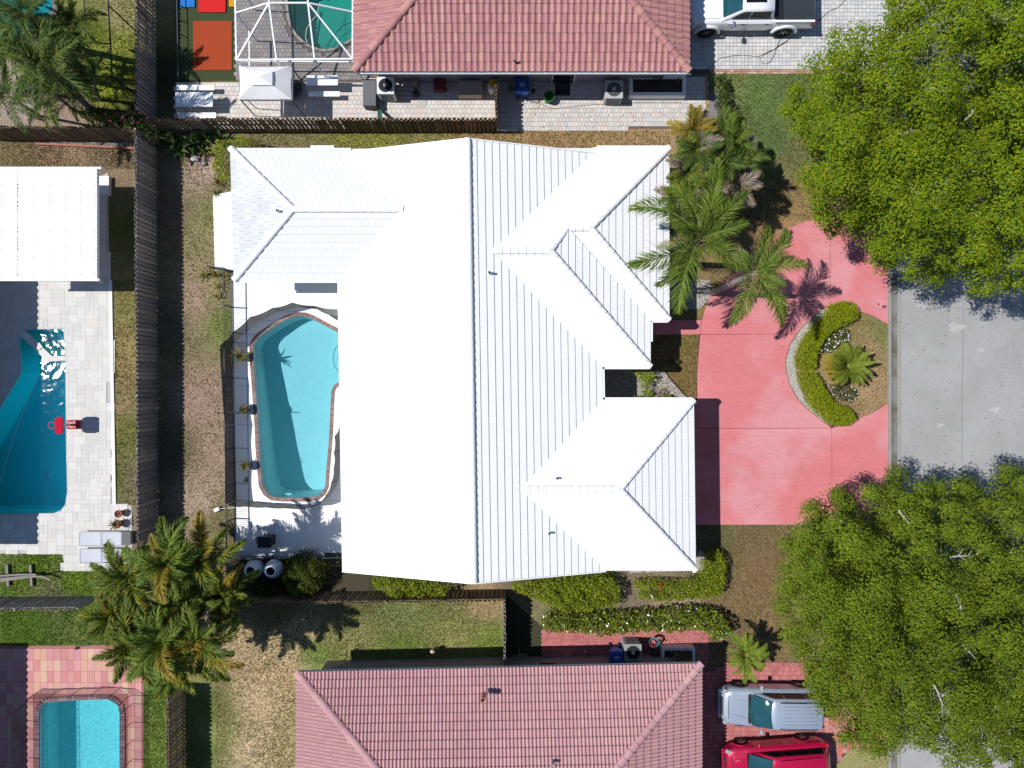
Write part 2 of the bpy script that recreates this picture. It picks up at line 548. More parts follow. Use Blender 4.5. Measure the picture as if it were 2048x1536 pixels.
# pale worn patches of the asphalt, thin overlays of sealed slurry
b = MB()
PATCH = M('asphalt_patch', alb(190, 189, 188, 1.38), rough=0.9, n1=(2.0, 0.1), n2=(25, 0.25), bump=(40, 0.4, 0.01))
for cx, cy, rx, ry in ((1912, 655, 17, 9), (1845, 612, 9, 5), (1960, 700, 7, 4), (1990, 820, 10, 6), (1880, 850, 8, 4)):
    pl = []
    for k in range(18):
        t = k * math.pi / 9
        r = 1 + 0.25 * math.sin(3 * t + cx) + random.uniform(-.12, .12)
        p = W(cx + rx * r * math.cos(t), cy + ry * r * math.sin(t))
        pl.append((p.x, p.y))
    b.sheet(pl, 0.017)
b.build('street_patch', PATCH, kind='structure')
b = MB()
for xs_ in (1925,):
    yy_ = -420
    while yy_ < 1900:
        a_ = W(xs_ + 1.5 * math.sin(yy_ * .013), yy_); c_ = W(xs_ + 1.5 * math.sin((yy_ + 40) * .013), yy_ + 40)
        b.add([(a_.x - .014, a_.y, .0165), (c_.x - .014, c_.y, .0165), (c_.x + .014, c_.y, .0165), (a_.x + .014, a_.y, .0165)], [(0, 1, 2, 3)])
        yy_ += 40
b.build('street_seam', M('seam_tar', alb(150, 149, 148), rough=.9, n1=(1.5, .35)), kind='structure')
# valley gutter: two pale edges with a dished bed between, cast in 3 m lengths
for k in range(-8, 9):
    y0, y1 = k * 3.0, k * 3.0 + 2.985
    x = [W(q, 0).x for q in (1775.5, 1781, 1785, 1789.5, 1794, 1801)]
    z = [0.06, 0.06, 0.035, 0.022, 0.032, 0.04]
    b = MB()
    for i in range(5):
        b.add([(x[i], y0, z[i]), (x[i + 1], y0, z[i + 1]), (x[i + 1], y1, z[i + 1]), (x[i], y1, z[i])], [(0, 1, 2, 3)], 1 if i in (1, 2, 3) else 0)
    b.add([(x[0], y0, 0.05), (x[0], y1, 0.05), (x[0], y1, -0.05), (x[0], y0, -0.05)], [(0, 1, 2, 3)])
    b.build('gutter', [CONC, GUTTER], kind='structure')

def arc(cx, cy, r, a0, a1, n):
    return [(cx + r * math.cos(math.radians(a0 + (a1 - a0) * i / n)), cy - r * math.sin(math.radians(a0 + (a1 - a0) * i / n))) for i in range(n + 1)]

PINK = M('pink_concrete', alb(229, 136, 139, 1.5), rough=0.85, spec=0.2, n1=(1.1, 0.12), n2=(14.0, 0.18), col2=alb(234, 160, 165, 1.5), mix=(0.22, 0.46, 0.60), bump=(45, 0.25, 0.006), stretch=(.14, 1, 1))
JOINT = M('driveway_joint', alb(120, 62, 66), rough=0.95)
ISLAND = [(1776, 650), (1745, 632), (1716, 622), (1690, 608), (1652, 614), (1632, 628), (1600, 658), (1580, 687), (1571, 717), (1572, 742), (1579, 771), (1595, 799), (1616, 820), (1655, 850), (1690, 846), (1712, 838), (1745, 825), (1776, 806)]
SLABS = [  # the pours of the drive, corner to corner
    [(1660, 452), (1660, 612), (1652, 614), (1632, 628), (1600, 658), (1593, 668), (1400, 669), (1403, 640), (1412, 612), (1425, 582), (1500, 520), (1535, 484), (1576, 457), (1612, 442), (1640, 438)],
    [(1660, 440), (1776, 440), (1776, 650), (1745, 632), (1716, 622), (1690, 608), (1660, 612)],
    [(1400, 669), (1593, 668), (1580, 687), (1571, 717), (1572, 742), (1579, 771), (1595, 799), (1616, 820), (1655, 850), (1660, 853), (1663, 856), (1395, 857), (1394, 800), (1394, 740)],
    [(1352, 800), (1395, 800), (1395, 857), (1663, 856), (1664, 1049), (1352, 1050)],
    [(1663, 856), (1664, 1049), (1777, 1049), (1776, 806), (1745, 825), (1712, 838), (1690, 846)],
    [(1296, 640), (1403, 640), (1400, 669), (1296, 670)]]
d = MB()
base = [(1425, 584), (1500, 522), (1535, 486), (1576, 459), (1612, 444), (1640, 440), (1776, 440)] + ISLAND + [(1776, 1047), (1354, 1048), (1354, 802), (1392, 802), (1397, 668), (1298, 668), (1298, 642), (1401, 642)]
d.sheet([tuple(W(x, y))[:2] for x, y in base], 0.006)
drive = d.build('driveway', JOINT, kind='structure')
for s in SLABS:
    q = MB()
    P = offset_poly([tuple(W(x, y))[:2] for x, y in s], -0.011)
    q.prism(P, -0.02, 0.03)
    q.build('slab', PINK, drive)
# rust rings and hairline marks left on the concrete
q = MB()
RUST = M('rust_mark', alb(196, 88, 88), rough=0.9)
for cx, cy, r in ((1581, 907, 5), (1586, 976, 5.5)):
    for k in range(10):
        if (k + int(cx)) % 7 in (0, 1): continue
        a0, a1 = k * .628, k * .628 + .5
        pts = [W(cx + rr * math.cos(a), cy + rr * math.sin(a)) for rr, a in ((r, a0), (r, a1), (r - .9, a1), (r - .9, a0))]
        q.sheet([tuple(p)[:2] for p in pts][::-1], 0.034)
q.build('rust_ring', RUST, drive)
q = MB()
for cx, cy, rx, ry in ((1768, 614, 5, 4), (1757, 609, 2, 3), (1752, 606, 1, 1.5), (1566, 693, 4, 1)):
    q.sheet([tuple(W(cx + rx * math.cos(t * .7) * random.uniform(.7, 1.2), cy - ry * math.sin(t * .7) * random.uniform(.7, 1.2)))[:2] for t in range(9)], 0.034)
q.build('stain', M('grey_stain', alb(140, 96, 108), rough=0.9, n2=(40, .3)), drive)

# ------------------------------------------------------------------ paved areas
def paved(name, poly, z, base_mat, label_unused=None, holes=()):
    b = MB()
    b.sheet([tuple(W(x, y))[:2] for x, y in poly], z, [[tuple(W(x, y))[:2] for x, y in h] for h in holes])
    return b.build(name, base_mat, kind='structure')

def pavers(parent, poly, z, size, gap, mat, jitter=0.003, holes=(), bond=0.5, single=False, name='paver', rot=0.0, maxn=300):
    P = ccw([tuple(W(x, y))[:2] for x, y in poly])
    Hs = [ccw([tuple(W(x, y))[:2] for x, y in h]) for h in holes]
    x0, x1 = min(p[0] for p in P), max(p[0] for p in P)
    y0, y1 = min(p[1] for p in P), max(p[1] for p in P)
    sx, sy = size
    items = []
    j, y = 0, y0
    while y < y1:
        x = x0 - (sx * bond if j % 2 else 0)
        while x < x1:
            cx, cy = x + sx / 2, y + sy / 2
            if inpoly(cx, cy, P):
                bad = False
                for h in Hs:
                    if any(inpoly(cx + a * sx * .5, cy + c * sy * .5, h) for a in (-1, 0, 1) for c in (-1, 0, 1)): bad = True
                if not bad: items.append((cx, cy))
            x += sx
        y += sy
        j += 1
    hx, hy = sx / 2 - gap / 2, sy / 2 - gap / 2
    t = 0.03
    box = [(-hx, -hy, -t), (hx, -hy, -t), (hx, hy, -t), (-hx, hy, -t), (-hx, -hy, 0), (hx, -hy, 0), (hx, hy, 0), (-hx, hy, 0)]
    fcs = [(4, 5, 6, 7), (0, 1, 5, 4), (1, 2, 6, 5), (2, 3, 7, 6), (3, 0, 4, 7)]
    if single:
        b = MB(); b.add(box, fcs)
        me = b.mesh(name, mat)
        for i, (cx, cy) in enumerate(items[:maxn]):
            m = Matrix.Translation((cx, cy, z + 0.02 + random.uniform(0, jitter))) @ Euler((random.uniform(-.004, .004), random.uniform(-.004, .004), random.uniform(-.006, .006))).to_matrix().to_4x4()
            piece(name, me, parent, m)
        items = items[maxn:]
    if items:
        b = MB()
        for cx, cy in items:
            dz = random.uniform(0, jitter)
            b.add([(cx + v[0], cy + v[1], z + 0.02 + v[2] + dz) for v in box], fcs)
        b.build(name if single else name + 's', mat, parent, kind='stuff')

GROUT = M('paver_sand', alb(122, 112, 104), rough=0.95, n2=(30, .3))
NP = M('patio_paver', None, rough=0.85, pal=[alb(224, 216, 205, 1.32), alb(219, 212, 204, 1.32), alb(228, 221, 209, 1.32), alb(215, 207, 200, 1.32), alb(221, 206, 196, 1.32), alb(219, 216, 211, 1.32)], rnd=0.06, n1=(0.8, 0.14), n2=(30, .14))
north_patio = paved('patio', [(350, 166), (475, 166), (475, 158), (1420, 140), (1417, 257), (1200, 258), (1000, 264), (352, 264)], 0.004, GROUT)
pavers(north_patio, [(352, 168), (760, 160), (1000, 160), (992, 262), (352, 262)], 0.004, (0.215, 0.215), 0.012, NP)
NP2 = M('side_paver', None, rough=0.85, pal=[alb(220, 213, 205, 1.34), alb(214, 212, 207, 1.34), alb(226, 220, 210, 1.34), alb(206, 203, 199, 1.34), alb(216, 199, 192, 1.34), alb(222, 210, 200, 1.34), alb(209, 208, 206, 1.34)], rnd=0.08, n1=(0.8, 0.12), n2=(30, .14))
pavers(north_patio, [(992, 160), (1417, 150), (1413, 256), (1200, 258), (992, 262)], 0.004, (0.17, 0.22), 0.012, NP2)
CP = M('cage_paver', None, rough=0.85, pal=[alb(176, 168, 164), alb(166, 158, 158), alb(182, 172, 164), alb(160, 156, 156)], rnd=0.12, n1=(0.7, 0.15), n2=(30, .15))
cage_deck = paved('pool_patio', [(471, -60), (745, -60), (745, 160), (471, 160)], 0.006, GROUT, holes=[POOL_NORTH])
pavers(cage_deck, [(472, -40), (740, -40), (740, 160), (472, 160)], 0.006, (0.19, 0.19), 0.014, CP, holes=[offset_poly(POOL_NORTH, 7)])
DP = M('drive_paver', None, rough=0.85, pal=[alb(224, 223, 221, 1.45), alb(217, 216, 217, 1.45), alb(229, 228, 224, 1.45), alb(210, 209, 210, 1.45), alb(221, 216, 211, 1.45)], rnd=0.10, n1=(0.5, 0.12), n2=(30, .16))
EP = M('edge_paver', None, rough=0.85, pal=[alb(206, 160, 128), alb(214, 178, 150), alb(200, 150, 124), alb(210, 190, 176)], rnd=0.12, n1=(0.8, 0.2), n2=(30, .14))
ndrive = paved('paver_driveway', [(1340, -80), (1776, -80), (1776, 149), (1420, 148), (1340, 148)], 0.008, M('dark_sand', alb(110, 106, 102), rough=.95))
pavers(ndrive, [(1345, -40), (1775, -40), (1775, 139), (1345, 139)], 0.008, (0.185, 0.185), 0.017, DP, bond=0.0)
pavers(ndrive, [(1422, 139), (1775, 139), (1775, 148.5), (1422, 148.5)], 0.012, (0.2, 0.11), 0.012, EP)
b = MB()
b.beam(W(1413, 150, .03), W(1413, 256, .03), 0.1, .06)
b.build('border', M('orange_border', alb(206, 150, 96), n2=(30, .2)), north_patio)

# white pool deck of the middle house, its brick coping and the slab behind the wing
DECKW = M('white_deck', (0.80, 0.80, 0.79), rough=0.7, spec=0.25, n1=(0.6, 0.03), n2=(35, .05), bump=(45, .2, .004))
b = MB()
rim_main = [tuple(p) for p in offset_poly(POOLS_W[0], 0.19)]
b.prism([tuple(W(x, y))[:2] for x, y in ((464, 545), (712, 545), (716, 1108), (472, 1108))], -0.1, 0.05, [rim_main])
deck = b.build('pool_deck', DECKW, kind='structure')
b = MB()
b.prism([tuple(W(x, y))[:2] for x, y in ((427, 391), (438, 389), (466, 383), (500, 383), (502, 541), (431, 541))], -0.1, 0.06)
b.build('rear_slab', DECKW, kind='structure')

def coping(parent, poly_w, w, blen, z, mat, name='coping_brick', gap=0.012):
    P = [Vector(p) for p in ccw(poly_w)]
    n = len(P)
    seg = [(P[(i + 1) % n] - P[i]).length for i in range(n)]
    tot = sum(seg)
    nb = int(tot / blen)
    b = MB()
    b.box((0, 0, 0), (tot / nb - gap, w - gap, 0.06))
    me = b.mesh(name, mat)
    i, acc = 0, 0.0
    for k in range(nb):
        s = (k + 0.5) * tot / nb
        while acc + seg[i] < s:
            acc += seg[i]; i += 1
        t = (s - acc) / seg[i]
        p = P[i].lerp(P[(i + 1) % n], t)
        dn = P[(i + 1) % n] - P[i]
        # turn smoothly through corners
        pr, nx = P[i] - P[i - 1], P[(i + 2) % n] - P[(i + 1) % n]
        a = dn.normalized()
        if t < .5: a = (a * (.5 + t) + pr.normalized() * (.5 - t)).normalized()
        else: a = (a * (1.5 - t) + nx.normalized() * (t - .5)).normalized()
        nn = Vector((a.y, -a.x))
        q = p + nn * (w / 2)
        m = Matrix.Translation((q.x, q.y, z + random.uniform(-.002, .003))) @ Matrix.Rotation(math.atan2(a.y, a.x), 4, 'Z')
        piece(name, me, parent, m)

def pool(poly_w, d0, d1, axis, plaster, water, zw=-0.11, parent_name='pool', label='', rim_z=0.02, steps=None):
    """basin with a sloping floor under a sheet of water; axis = plan direction in which it deepens"""
    t = thing('swimming_pool', label, 'pool', (sum(p[0] for p in poly_w) / len(poly_w), sum(p[1] for p in poly_w) / len(poly_w), 0))
    pr = [p[0] * axis[0] + p[1] * axis[1] for p in poly_w]
    lo, hi = min(pr), max(pr)
    b = MB()
    n = len(poly_w)
    fl = offset_poly(poly_w, -0.06)
    def fz(p):
        u = (p[0] * axis[0] + p[1] * axis[1] - lo) / (hi - lo)
        return -(d0 + (d1 - d0) * min(1, max(0, u)))
    top = [Vector((p[0], p[1], rim_z)) for p in poly_w]
    bot = [Vector((p[0], p[1], fz(p))) for p in fl]
    b.add(top + bot, [(i, n + i, n + (i + 1) % n, (i + 1) % n) for i in range(n)])
    k = len(b.f)
    b.sheet(fl, 0)
    for i in range(len(b.v) - n, len(b.v)): b.v[i].z = fz(b.v[i])
    basin = b.build('basin', plaster, t)
    b = MB()
    b.sheet(offset_poly(poly_w, -0.002), zw)
    b.build('water', water, t)
    return t, basin

BRICK = M('coping_brick', None, rough=0.8, pal=[alb(176, 144, 136), alb(162, 130, 126), alb(186, 156, 146), alb(168, 140, 138)], rnd=.15, n2=(30, .2))
PLAST = M('aqua_plaster', (0.62, 0.74, 0.73), rough=0.8, n1=(1.1, 0.10), n2=(7.0, 0.12))  # soft mottle in the colour stands in for caustics under water
pm, basin_main = pool(POOLS_W[0], 0.95, 2.1, (0.15, -1), PLAST, water_mat('pool_water', (0.56, 0.84, 0.91), (0.0, 0.32, 0.40), 0.10, (1.6, 0.06)), label='bright aqua swimming pool with brick coping on the white deck', rim_z=0.03)
coping(pm, POOLS_W[0], 0.19, 0.105, 0.03, BRICK)
# half-round entry steps against the house side, main drain, lights
b = MB()
c = W(699, 715)
for k, r in enumerate((0.95, 0.62)):
    ring = [(c.x + r * math.cos(t), c.y + r * math.sin(t)) for t in np.linspace(math.pi / 2, 3 * math.pi / 2, 15)]
    b.prism([*ring, (c.x + .1, c.y - r), (c.x + .1, c.y + r)], -1.2, -0.62 + .28 * k)
b.build('steps', PLAST, pm)
b = MB()
for r in (0.97, 0.64):
    pts = [Vector((c.x + r * math.cos(t), c.y + r * math.sin(t), -0.6 + (.29 if r < .7 else 0))) for t in np.linspace(math.pi / 2, 3 * math.pi / 2, 21)]
    b.tube(pts, 0.014, 5)
b.build('step_edge', M('step_tile', alb(60, 130, 150)), pm)
b = MB(); b.lathe(W(600, 906, -1.95), [(0.16, 0), (0.16, .03), (0, .05)], 16)
b.build('drain', M('white_plastic', (.8, .8, .8), rough=.4), pm)
b = MB(); b.box(W(577, 988, -0.75), (0.34, 0.10, 0.28), 0.05)
b.build('underwater_lamp', _MATS['white_plastic'], pm)

PLASTB = M('blue_plaster', (0.12, 0.80, 0.86), rough=0.8, n1=(0.7, 0.10), n2=(9.0, 0.06))
pw, basin_w = pool(POOLS_W[1], 1.1, 2.3, (0.3, -1), PLASTB, water_mat('west_water', (0.30, 0.90, 0.98), (0.0, 0.30, 0.45), 0.0, (2.6, 0.11), 0.03, 1.6), label='large deep blue pool set in pale travertine beside a spa corner')
b = MB()
path = [(38, 668), (49, 661), (104, 712), (131, 712), (131, 721), (98, 723), (90, 719)]
b.prism([tuple(W(x, y))[:2] for x, y in path], -1.0, 0.015)
b.prism([tuple(W(x, y))[:2] for x, y in ((71, 691), (80, 685), (87, 694), (79, 701))], 0.015, 0.06)
TRAV = M('travertine', None, rough=0.75, pal=[alb(226, 222, 216, 1.36), alb(222, 219, 214, 1.36), alb(230, 227, 222, 1.36), alb(220, 216, 211, 1.36), alb(226, 220, 212, 1.36), alb(216, 212, 208, 1.36), alb(228, 225, 220, 1.36), alb(224, 221, 217, 1.36)], rnd=.025, n1=(1.2, .08), n2=(14, .09))
b.build('spa_wall', TRAV, pw)
b = MB()
pts = [W(x, y, -0.08) for x, y in ((-10, 1000), (10, 930), (30, 868), (48, 820), (60, 790), (72, 765), (82, 745))]
b.tube(pts, 0.013, 5)
b.build('vacuum_hose', M('pale_hose', (.35, .55, .6)), pw)
b = MB(); b.lathe(W(98, 950, -2.0), [(0.14, 0), (0.14, .03), (0, .05)], 16)
b.build('drain', _MATS['white_plastic'], pw)

wd = paved('travertine_deck', [(-120, 540), (216, 345), (219, 545), (222, 800), (226, 1010), (263, 1010), (266, 1080), (262, 1142), (131, 1138), (124, 1107), (-120, 1108)], 0.004, M('trav_grout', alb(206, 202, 198, 1.5), n2=(20, .1)), holes=[POOL_WEST])
ps, basin_s = pool(POOLS_W[2], 1.3, 1.3, (0, -1), M('caustic_plaster', (0.60, 0.76, 0.76), rough=0.8, n1=(1.1, 0.10), n2=(9.0, 0.55)), water_mat('south_water', (0.42, 0.80, 0.86), (0.02, 0.45, 0.52), 0.16, (9.0, 0.22), 0.04), label='rectangular turquoise pool with rounded corners inside a dark screen cage')  # strong plaster noise paints in the sparkle of ripple light on the floor
coping(ps, POOLS_W[2], 0.24, 0.13, 0.03, M('grey_coping', None, pal=[alb(150, 118, 124), alb(136, 108, 116), alb(160, 130, 132)], rnd=.12, n2=(30, .2)))
b = MB()
b.prism([tuple(W(x, y))[:2] for x, y in ((226, 1402), (239, 1415), (240, 1428), (233, 1422), (222, 1405))], -1.3, -0.45)
b.build('steps', PLAST, ps)
PLASTG = M('green_plaster', (0.07, 0.33, 0.28), rough=0.8, n1=(0.7, 0.10))
pn, basin_n = pool(POOLS_W[3], 1.0, 1.6, (0, 1), PLASTG, water_mat('north_water', (0.46, 0.86, 0.82), (0.02, 0.30, 0.27), 0.14, (2.0, 0.06)), label='round ended green pool under the white framed screen cage')
coping(pn, POOLS_W[3], 0.13, 0.4, 0.03, M('pale_coping', None, pal=[alb(186, 176, 170), alb(176, 168, 164)], rnd=.08, n2=(30, .15)), 'coping_stone')
b = MB()
b.tube([W(x, y, -.06) for x, y in ((640, 5), (632, 32), (622, 43), (613, 58), (611, 75), (617, 91))], 0.014, 5)
b.build('vacuum_hose', M('white_hose', (.75, .78, .76)), pn)
b = MB()
b.tube([W(x, y, -.9) for x, y in ((704, 44), (688, 50), (672, 66), (660, 84), (655, 100))], 0.02, 5)
b.build('cleaner_hose', M('dark_hose', (.02, .03, .035)), pn)
pc, basin_c = pool(POOLS_W[4], 1.2, 1.5, (0, 1), M('teal_plaster', (.06, .34, .36), rough=.8), water_mat('corner_water', (0.4, 0.8, 0.82), (0.0, 0.25, 0.28), 0.14, (2.0, 0.06)), label='teal pool mostly hidden behind the palm fronds of the corner yard')
coping(pc, POOLS_W[4], 0.3, 0.5, 0.03, M('stone_rim', None, pal=[alb(150, 140, 140), alb(130, 122, 126)], rnd=.1, n2=(30, .15)), 'coping_stone')

# travertine tiles, mixed sizes
def travertine():
    P = ccw([tuple(W(x, y))[:2] for x, y in [(-30, 540), (216, 352), (219, 545), (222, 800), (226, 1010), (263, 1010), (266, 1080), (262, 1142), (131, 1138), (124, 1107), (-30, 1108)]])
    Hh = offset_poly(POOLS_W[1], 0.02)
    u = 0.205
    x0, y0 = W(-30, 1142).x, W(-30, 1142).y
    nx, ny = int(300 / PPM / u) + 2, int(800 / PPM / u) + 2
    used = np.zeros((nx, ny), bool)
    ms = {}
    cnt = 0
    rest = MB()
    order = [(i, j) for j in range(ny) for i in range(nx)]
    for i, j in order:
        if used[i, j]: continue
        opts = [(3, 2), (2, 3), (2, 2), (2, 1), (1, 2), (2, 2), (3, 2)]
        random.shuffle(opts)
        for a, c in opts + [(1, 1)]:
            if i + a > nx or j + c > ny or used[i:i + a, j:j + c].any(): continue
            break
        used[i:i + a, j:j + c] = True
        cx, cy = x0 + (i + a / 2) * u, y0 + (j + c / 2) * u
        if not inpoly(cx, cy, P): continue
        hx, hy = a * u / 2 - .004, c * u / 2 - .004
        rect = [(cx - hx, cy - hy), (cx + hx, cy - hy), (cx + hx, cy + hy), (cx - hx, cy + hy)]
        inside = [inpoly(q[0], q[1], Hh) for q in rect] + [inpoly(cx, cy, Hh)]
        if any(inside): 
            # split into small cut stones along the rim
            for aa in range(a * 2):
                for cc in range(c * 2):
                    qx, qy = cx - hx + (aa + .5) * hx / a, cy - hy + (cc + .5) * hy / c
                    if not inpoly(qx, qy, offset_poly(POOLS_W[1], 0.05)):
                        rest.box((qx, qy, 0.01), (hx / a, hy / c, 0.03))
            continue
        if cnt < 300:
            if (a, c) not in ms:
                b = MB(); b.box((0, 0, 0), (2 * hx, 2 * hy, 0.03)); ms[(a, c)] = b.mesh('stone_tile', TRAV)
            piece('stone_tile', ms[(a, c)], wd, Matrix.Translation((cx, cy, 0.011 + random.uniform(0, .003))))
            cnt += 1
        else: rest.box((cx, cy, 0.011), (2 * hx, 2 * hy, 0.03))
    if rest.v: rest.build('cut_stones', TRAV, wd, kind='stuff')
    b = MB()
    # bullnose rim along the water
    n = len(POOLS_W[1])
    path = [Vector((p[0], p[1], 0.012)) for p in POOLS_W[1]]
    for i in range(n):
        a, c = path[i], path[(i + 1) % n]
        dn = (c - a).normalized(); nn = Vector((dn.y, -dn.x, 0))
        b.add([a - nn * .02, c - nn * .02, c + nn * .12, a + nn * .12], [(0, 3, 2, 1)])
        b.add([a - nn * .02, c - nn * .02, c - nn * .02 - Vector((0, 0, .06)), a - nn * .02 - Vector((0, 0, .06))], [(0, 1, 2, 3)])
    b.build('pool_rim', M('trav_rim', alb(222, 218, 212, 1.5), n2=(14, .08)), wd)
    b = MB()
    b.beam(W(221, 560, .03), W(229, 1010, .03), .15, .05)
    b.build('edge_strip', M('edge_white', (.75, .74, .78)), wd)
travertine()

# red paver terrace round the south-west pool: single stones
RP = M('red_paver', None, rough=0.85, pal=[alb(226, 162, 154, 1.45), alb(221, 150, 146, 1.45), alb(228, 176, 154, 1.45), alb(231, 172, 162, 1.45), alb(219, 154, 156, 1.45), alb(227, 186, 162, 1.45), alb(227, 164, 162, 1.45)], rnd=.05, n1=(.8, .12), n2=(28, .10))
rt = paved('red_terrace', [(-80, 1293), (288, 1290), (287, 1640), (-80, 1640)], 0.004, M('terrace_sand', alb(190, 120, 116)), holes=[POOL_SOUTH])
pavers(rt, [(0, 1296), (284, 1296), (284, 1545), (0, 1545)], 0.004, (0.33, 0.55), 0.010, RP, single=True, holes=[offset_poly(POOL_SOUTH, 9)], bond=0.0)

# brick path and paver drive of the south house
SP = M('path_brick', None, rough=0.85, pal=[alb(216, 134, 130), alb(206, 122, 120), alb(222, 144, 138), alb(212, 128, 132)], rnd=.05, n1=(.7, .12), n2=(30, .12))
path_s = paved('brick_path', [(1084, 1258), (1416, 1258), (1416, 1345), (1084, 1345)], 0.004, M('brick_sand', alb(150, 90, 88)))
pavers(path_s, [(1084, 1258), (1416, 1258), (1416, 1330), (1084, 1330)], 0.004, (0.105, 0.105), 0.008, SP)
sdrive = paved('brick_driveway', [(1416, 1345), (1452, 1326), (1776, 1326), (1776, 1505), (1700, 1497), (1665, 1540), (1660, 1640), (1360, 1640), (1360, 1345)], 0.006, M('dark_brick_sand', alb(130, 76, 74)))
pavers(sdrive, [(1416, 1345), (1452, 1327), (1650, 1327), (1650, 1600), (1380, 1600), (1380, 1345)], 0.006, (0.105, 0.21), 0.010, SP)
HX = M('hex_brick', None, rough=0.85, pal=[alb(222, 150, 146), alb(214, 140, 134), alb(228, 158, 148), alb(216, 132, 110)], rnd=.08, n1=(.5, .18), n2=(30, .12))
b = MB()
r = 0.15
for j in range(30):
    for i in range(20):
        c = W(1652, 1330) + Vector((i * r * 1.5, -j * r * 1.732 - (r * .866 if i % 2 else 0), 0))
        q = (c.x * PPM + 1024, 768 - c.y * PPM)
        if q[0] > 1772 or not inpoly(q[0], q[1], [(1648, 1328), (1774, 1328), (1774, 1502), (1700, 1495), (1668, 1530), (1648, 1530)]): continue
        b.prism([(c.x + (r - .007) * math.cos(t * math.pi / 3), c.y + (r - .007) * math.sin(t * math.pi / 3)) for t in range(6)], 0.0, 0.022 + random.uniform(0, .004))
b.build('hexagon_pavers', HX, sdrive, kind='stuff')

# artificial turf with play mats
b = MB(); b.prism([tuple(W(x, y))[:2] for x, y in ((352, -60), (471, -60), (471, 161), (352, 161))], -.02, 0.02)
b.build('artificial_turf', M('fake_turf', alb(72, 84, 50), rough=.95, n1=(2, .12), n2=(30, .35), bump=(40, .8, .02)), kind='structure')
# bare soil and gravel beds
GRAV = M('gravel_bed', alb(150, 146, 144), rough=.95, n1=(2, .15), n2=(22, .6), bump=(24, .9, .03))
for nm, poly, mt in (('gravel_bed', [(1418, 185), (1440, 185), (1446, 262), (1416, 258)], GRAV), ('soil_bed', [(95, 283), (275, 283), (275, 296), (110, 292)], GRAV),
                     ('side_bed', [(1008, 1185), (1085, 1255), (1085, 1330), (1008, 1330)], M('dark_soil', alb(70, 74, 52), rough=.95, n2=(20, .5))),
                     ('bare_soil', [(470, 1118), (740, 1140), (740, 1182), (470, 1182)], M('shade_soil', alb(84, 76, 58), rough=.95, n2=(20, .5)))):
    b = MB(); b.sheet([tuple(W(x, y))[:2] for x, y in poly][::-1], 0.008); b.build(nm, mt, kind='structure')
NO_GRASS = [ccw([tuple(W(x, y))[:2] for x, y in q]) for q in ([(427, 385), (502, 380), (502, 545), (716, 545), (716, 1110), (470, 1110), (464, 545), (428, 541)], [(-120, 540), (216, 345), (219, 545), (226, 1010), (266, 1010), (266, 1142), (131, 1138), (124, 1107), (-120, 1108)],
            [(-80, 1293), (288, 1290), (287, 1640), (-80, 1640)], [(1400, 640), (1420, 590), (1500, 522), (1576, 459), (1640, 440), (1776, 440), (1776, 150), (1776, 1047), (1354, 1048), (1354, 802), (1394, 802)] )]
NO_GRASS[3:] = [ccw([tuple(W(x, y))[:2] for x, y in s]) for s in SLABS] + NO_GRASS[4:]
grass_blades()
# ------------------------------------------------------------------ roofs laid tile by tile
def flat_tile(w, ln, hi=0.045, lo=0.012):
    return [(-w / 2, w / 2)], (lambda u, v: hi + (lo - hi) * v / ln)

